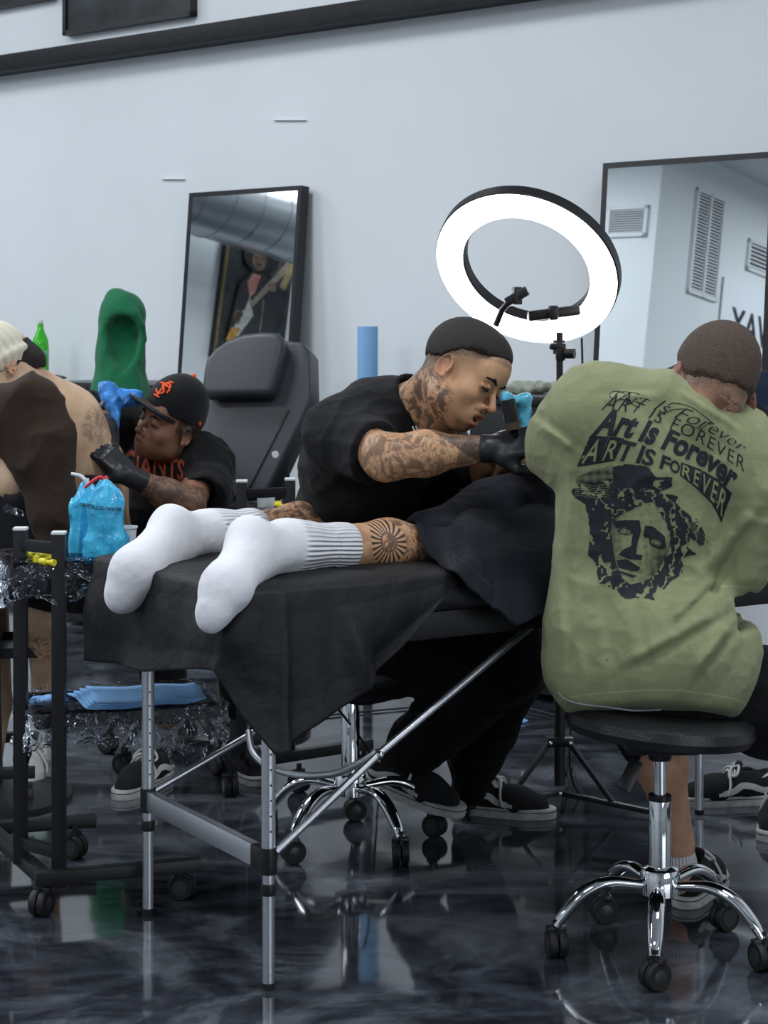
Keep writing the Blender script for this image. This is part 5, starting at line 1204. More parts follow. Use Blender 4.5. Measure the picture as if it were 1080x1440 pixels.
    c(P(512, 650, 4.66), P(558, 585, 4.58), .138, .095, .08, 'u', 1.4, YDIR); c(P(560, 620, 4.58), P(600, 640, 4.56), .085, .060, .06, 'u', 1.4, YDIR)
    c(P(515, 580, 4.58), P(482, 612, 4.50), .072, .080, .06); c(P(480, 608, 4.50), P(534, 640, 4.32), .080, .068, .05); c(P(588, 600, 4.72), P(640, 650, 4.70), .075, .065, .05)
    # hollow sleeve end and collar
    hd = (el-sh)/np.linalg.norm(el-sh)+A((.35, 0, 0)); hd /= np.linalg.norm(hd); e0 = A(P(524, 636, 4.345)); cutoff(s, e0, hd, .092, .06)
    nd = (A(P(640, 520, 4.44))-nb); nd /= np.linalg.norm(nd); c0 = A(P(588, 560, 4.52)); s.cap(c0+nd*.055+A((0, 0, .03)), c0+nd*.16, .085, .10, .010, 's'); s.cap(c0-nd*.02, c0+nd*.1, .063, .072, .008, 's')
    s.disp = lambda q: -.006*ridged(q@A([[1, 0, .5], [0, .6, 0], [-.6, 0, .9]]), 11, 4)-.004*ridged(q@A([[.5, 0, .3], [0, .6, 0], [-.8, 0, 1.2]]), 26, 6)
    g.append(sdf_obj('t_shirt', s, M['blacktee'], .006))
    g.append(MB().tube([c0+A((0, 0, 0))+(A(u)*math.cos(t)+A(w)*math.sin(t))*.0665 for u, w in [(Vector(nd).orthogonal().normalized(), Vector(nd).cross(Vector(nd).orthogonal()).normalized())] for t in np.linspace(0, 2*math.pi, 25)], .006, 8, False).build('collar', M['blacktee']))
    # pale print on the chest
    bv = BVHTree.FromObject(g[-2], bpy.context.evaluated_depsgraph_get()); pv = MB()
    for pts in ([(580, 600), (583, 606), (584, 612), (588, 616)], [(585, 600), (588, 607), (590, 613)], [(590, 616), (594, 612), (596, 606), (600, 602)], [(597, 614), (601, 610), (603, 606)], [(589, 605), (592, 610), (595, 604)]):
        w3 = []
        for x, y in pts:
            q = P(x, y, 4.0); h = bv.ray_cast(Vector((q.x*1.0, 3.6, P(x, y, 4.42).z)), Vector((0, 1, 0))); X = P(x, y, 4.42).x; h = bv.ray_cast(Vector((X, 3.6, P(x, y, 4.42).z)), Vector((0, 1, 0)))
            if h[0]: w3.append(h[0]+Vector((0, -.001, 0)))
        if len(w3) > 1: pv.tube(w3, .0022, 5)
    if len(pv.bm.verts): g.append(pv.build('chest_print', M['whitecap']))
    else: pv.bm.free()
    # trousers
    s = SDF(); c = s.cap
    c(P(500, 860, 5.0), P(510, 905, 5.0), .17, .15, .06, 'u', 1.15, YDIR)
    for kx, ky, kY, hx, hy_, hY in ((712, 925, 4.86, 585, 1050, 5.10), (722, 918, 5.06, 668, 1062, 5.24)):
        c(P(520, 900, 4.98), P(kx, ky, kY), .115, .098, .06); c(P(kx, ky, kY), P(hx, hy_, hY), .100, .078, .05)
    c(P(668, 1060, 5.24), P(660, 1112, 5.25), .046, .043, .02); c(P(585, 1050, 5.10), P(556, 1082, 5.16), .05, .045, .02)
    s.disp = lambda q: -.008*ridged(q, 12, 9)-.004*ridged(q, 28, 2)
    g.append(sdf_obj('trousers', s, M['blackpants'], .008))
    # gloves
    F = A(P(760, 618, 4.27))-A(P(698, 630, 4.30)); Rg, og = frame(F, (.15, -.75, .65), wr-(F/np.linalg.norm(F))*.004)
    gs = SDF(); hand_prims(gs, Rg, og, -1, (.55, .75, .85, .95), (.9, .4), 1.0, .0012); gs.cap(wr-(wr-el)*.10, wr, .033, .031, .01); gl = sdf_obj('glove', gs, M['glove'], .003); g.append(gl)
    F2 = A(P(790, 640, 4.42))-wr2; Rg2, og2 = frame(F2, (.1, .4, .9), wr2); gs = SDF(); hand_prims(gs, Rg2, og2, 1, (.3, .35, .4, .45), (.7, .3), 1.0, .0012); gs.cap(wr2-(wr2-el2)*.10, wr2, .032, .031, .01); g.append(sdf_obj('glove', gs, M['glove'], .003))
    # shoes
    g.append(shoe(P(512, 1098, 5.16), A(P(648, 1150, 5.02))-A(P(512, 1098, 5.16)), '', up=(.35, -.25, .95), sc_=1.03, side=1))
    h0 = fl(636, 1140, 0); g.append(shoe(h0, (.93, -.28, 0), '', sc_=1.0, side=1))
    adopt(root, g)
    # the tattoo machine in his hand
    r2 = empty('tattoo_machine', P(724, 600, 4.30), 'tattoo machine in a blue bag held in a black glove', 'machine'); t0, t1 = P(714, 562, 4.27), P(723, 606, 4.27)
    h = [MB().tube([t0, t0.lerp(t1, .9)], .0165, 20).build('machine_body', M['plastic']), MB().tube([t0.lerp(t1, .72), t0.lerp(t1, .95)], .0172, 20).build('grip_tape', mat('brown_tape', (.07, .04, .025), .6)), MB().tube([t1, P(733, 634, 4.33)], .010, 12).build('grip', M['plastic'])]
    s = SDF(); s.cap(P(712, 560, 4.29), P(738, 562, 4.31), .012, .011, .02); s.cap(P(738, 564, 4.31), P(735, 602, 4.31), .015, .018, .02); s.cap(P(710, 562, 4.29), P(716, 600, 4.30), .010, .010, .02); s.disp = lambda q: .005*vnoise(q, 60, 8)
    M['bluebag2'] = mat('blue_clip_bag', (.12, .50, .82), .2, bump=.8, bscale=40, alpha=.85, var=.5, vscale=30)
    h.append(sdf_obj('clip_bag', s, M['bluebag2'], .003)); adopt(r2, h)
man_black()
# ================================================================ the client lying on the table
def socked_leg(near):
    pass
def client():
    root = empty('person', TB(1.05, .40, TZ), 'client lying face down on the table in white crew socks and navy shorts', 'person'); g = []
    # joints: hip, knee, calf, ankle, heel, ball, toe
    J = {0: pp((800, 740, 4.66), (618, 775, 4.37), (545, 768, 4.28), (400, 768, 4.085), (350, 757, 3.95), (318, 826, 3.80), (302, 858, 3.775)),
         1: pp((790, 700, 4.92), (480, 742, 4.74), (420, 742, 4.64), (290, 752, 4.45), (240, 738, 4.32), (192, 804, 4.15), (176, 832, 4.14))}
    b = SDF()
    for k in (0, 1):
        hip, kn, ca, an, he, ba, to = J[k]
        b.cap(hip, kn, .085, .058, .04); b.cap(kn, ca, .052, .059, .03); b.cap(ca, an, .058, .036, .03); b.cap(an, he, .034, .026, .02); b.cap(an, ba, .028, .024, .02); b.cap(ba, to, .024, .018, .02)
    pel = A(TB(1.08, .40, .97)); che = A(TB(1.52, .36, 1.10)); b.cap(J[0][0], pel, .09, .12, .04); b.cap(J[1][0], pel, .09, .12, .04); b.cap(pel, che, .11, .115, .05)
    shn, eln = A(P(1020, 625, 4.86)), A(TB(1.70, .10, .90)); hn = A(P(1096, 640, 4.78)); b.cap(che, shn, .08, .055, .04); b.cap(shn, eln, .05, .042, .03); b.cap(eln, hn, .038, .026, .02)
    shf = A(P(1130, 600, 5.25)); elf = A(TB(1.84, .5, .90)); hf = A(P(1125, 600, 5.0)); b.cap(che, shf, .08, .055, .04); b.cap(shf, elf, .05, .042, .03); b.cap(elf, hf, .038, .026, .02)
    nk = A(P(1115, 590, 5.02)); b.cap(che, nk, .10, .06, .05); hc = nk+A((.17, .06, .07)); Rh, oh = frame((.85, .45, -.2), (.1, .1, 1), hc); b.cap(nk, hc+A((0, 0, -.04)), .055, .05, .03); head_prims(b, Rh, oh)
    hand_prims(b, *frame(A((-.1, .35, .9)), (-.7, -.7, .1), hn), 1, (.5, .7, .7, .8), (.8, .3)); hand_prims(b, *frame(A((-.4, -.3, .8)), (.6, .5, .4), hf), -1, (.5, .7, .7, .8), (.8, .3))
    def at(V):
        d = attrs_zero(V); ink = np.zeros(len(V))
        for k in (0, 1):
            hip, kn, ca, an, he, ba, to = J[k]; dd, t = segd(V, kn+(kn-ca)*.5, an); ink = np.maximum(ink, (dd < .09)*1.)
        ms = sstep(.33, .55, .5+.9*vnoise(V, 11, 3)); kn, ca, an = J[0][1:4]; dd, t = segd(V, kn, an)
        keep = np.where((V[:, 2] > kn[2]-.12), 1, 1); d['ink'] = ink*np.where(dd < .09, .35+.65*ms, 1.)
        cs = A(P(541, 762, 4.22)); ax = (kn-an)/np.linalg.norm(kn-an); zz = A((0, 0, 1))-ax*ax[2]; zz /= np.linalg.norm(zz); q = V-cs
        near = (np.linalg.norm(q, axis=1) < .09) & (V[:, 1] < ca[1]+.01); u = (q@ax)/.046; v = (q@zz)/.052
        d['sunuv'] = np.stack([np.where(near, u, 9), np.where(near, v, 9), near*1.], 1)
        dl, t2 = segd(V, J[0][0], J[0][1]); return d
    g.append(sdf_obj('body', b, M['skin_tan'], .0045, attr_fn=at))
    # socks
    for k in (0, 1):
        hip, kn, ca, an, he, ba, to = J[k]; s = SDF(); top = A(P(482, 768, 4.195)) if k == 0 else A(P(352, 745, 4.535))
        cuff = A(P(426, 768, 4.12)) if k == 0 else A(P(312, 750, 4.48))
        zr = .8; dn = (top-an)/np.linalg.norm(top-an)
        s.cap(top, cuff, .0535, .050, .01); s.cap(cuff, an, .0475, .043, .03); w_ = .84 if k == 0 else 1.0; s.cap(an, he, .042, .037, .035); s.cap(he, ba, .036, .044*w_, .05)
        side = np.cross(dn, ba-he); side /= np.linalg.norm(side)
        s.cap(an, ba, .038, .037*w_, .06); s.cap(ba, to, .043*w_, .034*w_, .05, 'u', 1.15, side); s.ell(to+(to-ba)*.35, (.027*w_, .027*w_, .026), .035)
        s.cap(top, top+dn*.06, .058, .07, .004, 's') if False else None
        s.fn(lambda q, top=top, dn=dn: -((q-top)@dn)+.0*q[:, 0]+0.0, top, .09, .004, 'dummy') if False else None
        ring = cuff+(top-cuff)*.62; e1_ = np.cross(dn, A((0, 0, 1))); e1_ /= np.linalg.norm(e1_); e2_ = np.cross(dn, e1_)
        s.disp = lambda q, ring=ring, dn=dn: .0018*np.exp(-(((q-ring)@dn)/.003)**2)+.0008*vnoise(q, 60, 4)+.0010*vnoise(q, 25, 1)
        def at2(V, top=top, cuff=cuff, an=an, dn=dn, e1_=e1_, e2_=e2_):
            q = V-an; t = (q@dn)/np.linalg.norm(top-an); c = cuff+0*dn; dd, tt = segd(V, an, top+(top-an)*.1); w = sstep(.05, .22, t)
            return {'rib': np.stack([q@e1_, q@e2_, w], 1)}
        def cut(V, top=top, dn=dn): return (V-top)@dn > .030
        so = sdf_obj('crew_sock', s, M['sock'], .0032, attr_fn=at2, cut=cut); g.append(so)
        # rolled cuff edge
        g.append(None); g.pop()
    # small letters knitted at the toe of the nearer sock
    bvs = BVHTree.FromObject(g[1], bpy.context.evaluated_depsgraph_get()); V2, F2 = text_mesh('WOR', .022, .0012); v = []
    for x, y, z in V2:
        a = math.radians(-62); px, py = 306+(x*math.cos(a)-y*math.sin(a))*620, 832-(x*math.sin(a)+y*math.cos(a))*620; q = P(px, py, 3.9); h_ = bvs.ray_cast(Vector((q.x, 3.5, q.z)), Vector((0, 1, 0))); v.append((h_[0] or q)+Vector((0, -.001, 0)))
    if all(abs(p.y-3.9) < .12 for p in v): o_ = raw('sock_lettering', v, F2, M['ink'], smooth=False); g.append(o_)
    # shorts, loose and spilling over the near edge of the table
    s = SDF(); c = s.cap
    c(P(606, 768, 4.34), P(700, 742, 4.50), .076, .100, .06); c(P(700, 742, 4.50), P(815, 712, 4.68), .105, .13, .06)
    c(P(487, 735, 4.76), P(600, 728, 4.84), .064, .092, .05); c(P(600, 728, 4.84), P(790, 690, 4.90), .105, .14, .06); c(P(800, 690, 4.78), P(900, 675, 4.9), .16, .16, .08)
    c(P(655, 700, 4.80), P(760, 672, 4.8), .075, .11, .06)
    s.disp = lambda q: -.008*ridged(q@A([[1, 0, .4], [0, .7, 0], [-.7, 0, .8]]), 9, 2)-.003*ridged(q, 22, 7)
    def ath(V):
        return {'hem': np.full(len(V), 9.)}
    # hollow leg openings
    for a_, d_, r in ((A(P(578, 768, 4.32)), J[0][2]-J[0][1]+A((.0, .0, .012)), .064), (A(P(478, 738, 4.745)), J[1][2]-J[1][1], .056)):
        cutoff(s, a_, d_, .10, .06, r)
    g.append(sdf_obj('shorts', s, M['navy'], .006, attr_fn=ath))
    # the near trouser leg of the shorts: a wide panel from the thigh down over the table edge
    K = [(0., (583, 727, 4.36), (588, 746, 4.275), (602, 778, 4.22)), (.22, (632, 711, 4.43), (624, 750, 4.235), (636, 804, 4.045)), (.45, (690, 688, 4.52), (672, 758, 4.22), (672, 834, 4.045)), (.68, (740, 668, 4.60), (720, 770, 4.22), (706, 862, 4.07)), (.80, (770, 658, 4.66), (760, 785, 4.24), (727, 876, 4.075)), (1., (850, 645, 4.75), (850, 780, 4.36), (800, 845, 4.17))]
    nu, nv = 90, 40; V = []
    for i in range(nu+1):
        u = i/nu; q = [A([np.interp(u, [k_[0] for k_ in K], [A(P(*k_[j]))[c_] for k_ in K]) for c_ in range(3)]) for j in (1, 2, 3)]; und = q[2]+A((.01, .045, .03)); qq = [q[0]+A((.01, .10, -.02)), q[0], q[1], q[2], und]
        sp = spline([Vector(x) for x in qq], 10)
        for j, p in enumerate(sp):
            f = j/len(sp); w_ = (.011*math.sin(u*15+f*5)+.007*math.sin(u*31-f*9+1)+.016*math.exp(-((f-.62+.32*(u-.35))/.045)**2)*(u > .3))*sstep(0, .3, A([f]))[0]*sstep(1., .8, A([f]))[0]
            V.append(p+Vector((0, -w_*.8, w_*.3)))
    m_ = len(V)//(nu+1); pn = raw('shorts_leg', V, [(i*m_+j, (i+1)*m_+j, (i+1)*m_+j+1, i*m_+j+1) for i in range(nu) for j in range(m_-1)], M['navy']); mo = pn.modifiers.new('s', 'SOLIDIFY'); mo.thickness = .003; g.append(pn)
    # dark top over back and shoulders
    s = SDF(); c = s.cap
    c(A(TB(1.10, .40, .97)), che, .165, .165, .08); c(che, nk-A((.05, .01, .02)), .15, .085, .06); c(P(850, 680, 4.84), P(960, 660, 4.98), .165, .165, .08); c(P(960, 660, 4.98), P(1040, 625, 5.06), .16, .14, .08); c(P(1000, 628, 4.90), P(1030, 600, 4.92), .085, .085, .06); c(P(1030, 604, 4.92), A(TB(1.66, .12, .98)), .080, .065, .05); c(shf, (shf+elf)/2, .085, .07, .05)
    s.disp = lambda q: -.010*ridged(q, 11, 8)-.005*ridged(q, 24, 3)
    g.append(sdf_obj('dark_top', s, M['blacktee'], .009))
    s = SDF(Rh, oh); s.ell((0, -.018, .036), (.084, .105, .095)); g.append(sdf_obj('hair', s, M['hairdark'], .006, cut=lambda V: ~((hl(V, Rh, oh, 1)[:, 2] > .0) & (hl(V, Rh, oh, 1)[:, 1] < .075))))
    adopt(root, g)
    ph = empty('phone', P(1068, 560, 4.83), 'dark smartphone held up beyond the man in the green T-shirt', 'phone'); Rp = (Matrix.Rotation(.35, 3, 'Z') @ Matrix.Rotation(.12, 3, 'X'))
    adopt(ph, [MB().box(P(1069, 562, 4.83), (.072, .009, .15), Rp, bev=.004).build('phone_case', M['plastic']), MB().box(P(1069, 562, 4.822), (.064, .002, .14), Rp, bev=.001).build('screen', mat('phone_screen', (.02, .035, .06), .08))])
client()
# ================================================================ the man in the green T-shirt, seen from behind
def man_green():
    root = empty('person', Vector((.60, 4.1, 0)), 'man in washed green T-shirt with a printed back, seated on the front stool', 'person'); g = []
    U0 = A((.34, 0, .94)); Rt = A((.94, 0, -.34)); F0 = A((0, 1, 0)); yaw = math.radians(10); F1 = F0*math.cos(yaw)-Rt*math.sin(yaw)*1.0
    pit = math.radians(30); F = F1*math.cos(pit)-U0*math.sin(pit); Uh = U0*math.cos(pit)+F1*math.sin(pit); SC = 1.10
    R, o = frame(F, Uh, P(1000, 542, 4.10)); hw = lambda p: R@(A(p)*SC)+o
    b = SDF(); head_prims(b, R, o, SC)
    nb = A(P(955, 592, 4.10)); b.cap(hw((0, -.035, -.035)), nb, .058, .066, .04)
    shl, ell_, wrl = pp((815, 592, 4.12), (784, 656, 4.34), (738, 636, 4.52)); shr, elr, wrr = pp((1058, 655, 4.10), (1066, 765, 4.24), (1150, 690, 4.50))
    b.cap(nb, shl, .055, .05, .05); b.cap(nb, shr, .055, .05, .05); b.cap(shl, ell_, .048, .038, .03); b.cap(ell_, wrl, .038, .028, .03); b.cap(shr, elr, .052, .044, .03); b.cap(elr, wrr, .046, .028, .03)
    hand_prims(b, *frame(A((-.3, .6, -.4)), (.2, -.3, .9), wrl), -1, (.3, .4, .4, .5)); hand_prims(b, *frame(A((.2, .8, -.2)), (-.2, .1, .9), wrr), 1, (.5, .6, .6, .7))
    hip = A(P(915, 940, 4.14)); b.cap(nb, A(P(915, 700, 4.15)), .08, .11, .05); b.cap(A(P(915, 700, 4.15)), hip, .11, .10, .05)
    kl, al = A(P(915, 1010, 4.50)), A(P(953, 1185, 4.46)); b.cap(hip, kl, .085, .062, .04); cl_ = A(P(930, 1075, 4.42)); b.cap(kl, cl_, .056, .060, .03); b.cap(cl_, al, .056, .036, .03)
    b.cap(al, A(P(962, 1240, 4.46)), .034, .034, .02)
    kr, ar = A(P(1130, 960, 4.30)), A(P(1150, 1200, 4.35)); b.cap(hip, kr, .09, .062, .04); b.cap(kr, ar, .060, .036, .03)
    def at(V):
        d = attrs_zero(V); L = hl(V, R, o, SC); x, y, z = L.T; near = (np.abs(z) < .14) & (np.abs(x) < .1)
        hn_ = hairline(L, e=.012, b_=-.045, n=-.062); d['hair'] = np.clip(sstep(-.045, .004, hn_)*.75*sstep(.06, .04, y), 0, .8)*near
        d['red'] = ((np.abs(x) > .077)*(np.abs(z+.01) < .045)*(np.abs(y+.008) < .03)*.55)*near
        d['ink'] = np.clip(sstep(-.045, -.065, z)*(V[:, 2] > P(0, 605, 4.1).z)*sstep(-.035, -.005, x)+.5*sstep(-.02, -.04, z)*(x < -.05), 0, 1)*(np.abs(x) < .10)*(z > -.20)*.8
        d['ink'] = np.maximum(d['ink'], 0); return d
    g.append(sdf_obj('body', b, M['skin_light'], .0044, attr_fn=at))
    g.append(hair_cap(R, o, SC, M['hairbrown'], .006, edge=lambda L: hairline(L, e=.012, b_=-.045, n=-.062), soft=.022, extra=lambda s: s.ell((0, -.045, -.01), (.062, .055, .06), .03)))
    # T-shirt
    s = SDF(); c = s.cap
    c(P(898, 660, 4.13), P(896, 905, 4.13), .178, .192, .08, 'u', .62, YDIR)
    c(P(850, 590, 4.12), P(1010, 640, 4.12), .090, .100, .08); c(P(835, 585, 4.12), P(905, 640, 4.12), .085, .14, .08, 'u', .7, YDIR); c(P(1000, 640, 4.12), P(960, 720, 4.12), .12, .15, .08, 'u', .7, YDIR)
    c(P(870, 580, 4.12), P(945, 590, 4.12), .088, .090, .06)
    c(P(833, 585, 4.12), P(805, 618, 4.18), .088, .086, .06); c(P(805, 618, 4.18), P(788, 640, 4.26), .084, .078, .05)
    c(P(1035, 650, 4.11), P(1066, 690, 4.10), .092, .088, .06); c(P(1070, 690, 4.09), P(1045, 798, 4.09), .086, .056, .016)
    c(P(960, 880, 4.10), P(1000, 900, 4.13), .13, .10, .06); c(P(860, 890, 4.12), P(862, 930, 4.12), .135, .145, .06, 'u', .85, YDIR); c(P(935, 920, 4.10), P(965, 945, 4.12), .16, .145, .06, 'u', .95, YDIR)
    c(P(1052, 730, 4.00), P(1006, 830, 4.02), .003, .009, .015, 's', 2.0, YDIR)
    # explicit drape folds
    for a_, b_, r in (((1040, 700), (985, 800), .016), ((1015, 690), (990, 760), .012), ((1008, 800), (955, 870), .014), ((1002, 850), (890, 925), .014), ((1018, 870), (960, 935), .016), ((1028, 900), (1000, 965), .014), ((985, 880), (905, 920), .011), ((800, 670), (812, 760), .010), ((790, 700), (795, 860), .011), ((770, 600), (800, 640), .012), ((1000, 830), (1008, 900), .018), ((870, 860), (880, 950), .008)):
        pass
    hemn = A((.03, .43, 1.0)); hemn = hemn/np.linalg.norm(hemn); h0 = A(P(900, 990, 3.985))
    s.pr.append((lambda q: -((q-h0)@hemn), A((.6, 4.1, .6)), 3.0, 'i', .012))
    sd = A((-.30, .30, -.90)); sd /= np.linalg.norm(sd); e0 = A(P(776, 662, 4.28)); cutoff(s, e0, sd, .10, .05, .058)
    s2 = A((-.12, .12, -.98)); s2 /= np.linalg.norm(s2); e1_ = A(P(1043, 800, 4.10)); cutoff(s, e1_+s2*.048, s2, .075, .04, .047)
    c(P(935, 556, 4.06), P(985, 586, 4.05), .048, .050, .04); c(P(985, 586, 4.05), P(1015, 612, 4.06), .050, .050, .04)
    ch_ = A(P(1000, 540, 4.13)); s.cap(ch_, ch_+A((.07, .03, .12)), .068, .10, .010, 's')
    folds = [(pp((1060, 720, 4.0), (985, 812, 3.98)), .020, .010), (pp((1010, 690, 3.98), (1000, 800, 3.98)), .014, .007), (pp((1004, 812, 3.95), (945, 872, 3.95)), .014, .010), (pp((1004, 862, 3.95), (880, 932, 3.95)), .018, .012), (pp((1025, 880, 3.95), (975, 948, 3.95)), .016, .012),
             (pp((800, 650, 4.0), (805, 780, 3.95)), .016, .007), (pp((785, 760, 3.95), (790, 930, 3.95)), .018, .007), (pp((760, 598, 4.15), (806, 632, 4.05)), .014, .009), (pp((856, 560, 4.0), (900, 556, 4.0)), .012, .006), (pp((880, 850, 3.95), (905, 960, 3.95)), .02, .005), (pp((840, 870, 3.95), (850, 965, 3.95)), .022, .005), (pp((958, 552, 4.0), (1035, 600, 4.0)), .008, .005)]
    def disp(q):
        d = -.005*ridged(q@A([[1, 0, .3], [0, .8, 0], [-.35, 0, .55]]), 12, 11)-.0022*ridged(q, 30, 5)
        xz = q[:, [0, 2]]
        for (a, b2), w, am in folds:
            a2, c2 = a[[0, 2]]/a[1]*q[:, 1:2], b2[[0, 2]]/b2[1]*q[:, 1:2]; a2[:, 1] += H*(1-q[:, 1]/a[1]); c2[:, 1] += H*(1-q[:, 1]/b2[1])
            e = c2-a2; t = np.clip(((xz-a2)*e).sum(1)/(e*e).sum(1), 0, 1); dd = xz-a2-t[:, None]*e; sgn = (e[:, 0]*dd[:, 1]-e[:, 1]*dd[:, 0])/np.sqrt((e*e).sum(1)); rr = (dd*dd).sum(1)
            d = d-am*np.exp(-rr/(w*w)*1.5)*sstep(0, .15, t+.05)*sstep(1.05, .8, t)+am*.7*np.exp(-((sgn-w*1.1)**2)/(w*w)*2)*np.exp(-rr/(w*w*6))
        return d*sstep(.0, .09, (q-h0)@hemn)
    s.disp = disp
    cd = s2
    def ath(V):
        h = (V-h0)@hemn; hs = np.full(len(V), 9.); m = (np.linalg.norm(V-e1_, axis=1) < .11) & (V[:, 0] > P(1003, 0, 4.1).x); hs[m] = ((e1_+s2*.048-V[m])@s2)*1.; m2 = (V[:, 0] < P(800, 0, 4.2).x) & (np.linalg.norm(V-e0, axis=1) < .14); hs[m2] = ((e0+sd*.0-V[m2])@sd)+.02
        return {'hem': np.minimum(np.where(h < .1, h, 9.), np.abs(hs))}
    shirt = sdf_obj('t_shirt', s, M['olive'], .0045, attr_fn=ath); g.append(shirt)
    # collar
    g.append(MB().tube([ch_+A((-.022, -.035, -.035))+A(x) for x in [(Vector((.86, 0, -.50))*math.cos(t)*.072+Vector((.0, .95, .3))*math.sin(t)*.066+Vector((.004, .038, .008))) for t in np.linspace(0, 2*math.pi, 29)]], .0075, 8, False, flat=.8).build('collar', M['olive']))
    # print on the back
    bv = BVHTree.FromObject(shirt, bpy.context.evaluated_depsgraph_get()); ref = 3.99
    # a flat layout laid on the cloth along the direction the back faces
    def onback(x, y, off=.0012):
        q = P(x, y, ref); h = bv.ray_cast(Vector((q.x, 3.4, q.z)), Vector((0, 1, 0)))
        if h[0] is None: return Vector((q.x, 4.05, q.z))
        return h[0]+h[1]*off*(1 if h[1].y < 0 else -1)
    def curve_at(pts, u):
        pts = A(pts); d = np.r_[0, np.cumsum(np.linalg.norm(np.diff(pts, axis=0), axis=1))]; d /= d[-1]; u = np.clip(u, -.02, 1.02); x = np.interp(u, d, pts[:, 0]); y = np.interp(u, d, pts[:, 1]); return x, y
    def warp(txt, base, top, bold=0, shear=0, u0=0, u1=1, m='ink', v0=0, v1=1, off=.0012, space=1.0, caps=None, xh=0):
        V2, F2 = text_mesh(txt, 1.0, bold, shear, space, fine=.09); mn = V2.min(0); mx = V2.max(0); hcap = text_mesh(txt[0], 1.0, bold, shear)[0].max(0)[1]
        vs = []
        for x, y, z in V2:
            u = u0+(u1-u0)*(x-mn[0])/(mx[0]-mn[0]); v = y/hcap; v = v if not xh else (v*xh/.70 if v < .70 else xh+(v-.70)*(1-xh)/.30); v = v0+(v1-v0)*v; bx_, by_ = curve_at(base, u); tx, ty = curve_at(top, u); vs.append(onback(bx_+(tx-bx_)*v, by_+(ty-by_)*v, off))
        return raw('lettering', vs, F2, M[m] if isinstance(m, str) else m, smooth=False)
    L3b = [(834, 611), (870, 612), (891, 616), (930, 629), (980, 650), (1005, 666), (1029, 690)]; L3t = [(853, 573), (880, 580), (906, 588), (942, 602), (978, 620), (1012, 640), (1042, 662)]
    L2b = [(846, 577), (901, 581), (930, 598), (949, 606), (983, 622), (1017, 643), (1047, 664)]; L2t = [(862, 553), (901, 566), (935, 580), (965, 594), (990, 606), (1016, 624), (1049, 644)]
    L1b = [(862, 567), (905, 570), (940, 584), (985, 602), (1015, 618), (1048, 638)]; L1t = [(868, 551), (910, 555), (950, 568), (1000, 588), (1025, 605), (1051, 626)]
    L4b = [(816, 657), (867, 647), (894, 650), (925, 657), (954, 666), (978, 684), (1003, 708), (1019, 736)]; L4t = [(831, 615), (870, 617), (900, 624), (930, 638), (956, 650), (985, 661), (1010, 676), (1031, 697)]
    g.append(warp('Art Is Forever', L3b, L3t, bold=.04, xh=.80)); g.append(warp('ART IS FOREVER', L2b, L2t, bold=-.008, space=1.15)); 
    g.append(warp('Art Is Forever', L1b, L1t, bold=-.014, shear=.45))
    # serifs of the thin line, swashes of the script line
    sw = MB()
    for pts in ([(858, 567), (864, 560), (872, 553), (885, 552), (902, 555)], [(862, 561), (859, 556), (866, 551), (878, 553), (884, 562), (893, 570), (902, 574)], [(925, 585), (938, 580), (948, 576), (962, 575)], [(940, 570), (950, 567), (975, 574), (1003, 596)], [(974, 600), (986, 602), (996, 594), (1004, 596)]):
        sw.tube([onback(p.x, p.y, .0006) for p in spline([Vector((x, y, 0)) for x, y in pts], 5)], .0008, 4)
    g.append(sw.build('script_swash', M['ink']))
    # fourth line: each letter in its own style, some knocked out of black boxes
    chars = [('A', 0, .115, 2), ('R', .118, .215, 1), ('T', .215, .30, 0), ('I', .335, .360, 0), ('S', .365, .435, 0), ('F', .475, .535, 0), ('O', .535, .60, 0), ('R', .605, .69, 1), ('E', .692, .745, 1), ('V', .748, .83, 1), ('E', .832, .885, 1), ('R', .888, .995, 1)]
    M['shirtko'] = cloth_mat('olive_knockout', (.235, .265, .125), wash=.1)
    for ch, a, b2, st in chars:
        if st:
            V = []; n = 5
            for i in range(n+1):
                for j in range(n+1):
                    u = a+(b2-a)*i/n; v = -.05+1.1*j/n; bx_, by_ = curve_at(L4b, u); tx, ty = curve_at(L4t, u); V.append(onback(bx_+(tx-bx_)*v, by_+(ty-by_)*v, .0010))
            g.append(raw('letter_box', V, [(i*(n+1)+j, (i+1)*(n+1)+j, (i+1)*(n+1)+j+1, i*(n+1)+j+1) for i in range(n) for j in range(n)], M['ink'], smooth=False))
        pad = (b2-a)*.14 if st else 0
        g.append(warp(ch, L4b, L4t, bold=.012 if st else .03, u0=a+pad, u1=b2-pad, m='shirtko' if st else 'ink', v0=.08 if st else 0, v1=.92 if st else 1, off=.0019 if st else .0012))
    # a curly-haired classical stone head, printed in black with halftone shade
    def poly(pts):
        pts = A(pts)
        def f(X, Y):
            ins = np.zeros(X.shape, bool); n = len(pts); j = n-1
            for i in range(n):
                xi, yi = pts[i]; xj, yj = pts[j]; c_ = ((yi > Y) != (yj > Y)) & (X < (xj-xi)*(Y-yi)/(yj-yi+1e-9)+xi); ins ^= c_; j = i
            return ins
        return f
    st = 3.0; gx, gy = np.meshgrid(np.arange(20, 850, st), np.arange(465, 1275, st), indexing='ij')
    Pq = np.stack([gx.ravel()/40., gy.ravel()/40., np.zeros(gx.size)], 1); nz = vnoise(Pq, 1., 1).reshape(gx.shape); nz2 = vnoise(Pq, 2.6, 5).reshape(gx.shape)
    X = gx+nz*7; Y = gy+nz2*5
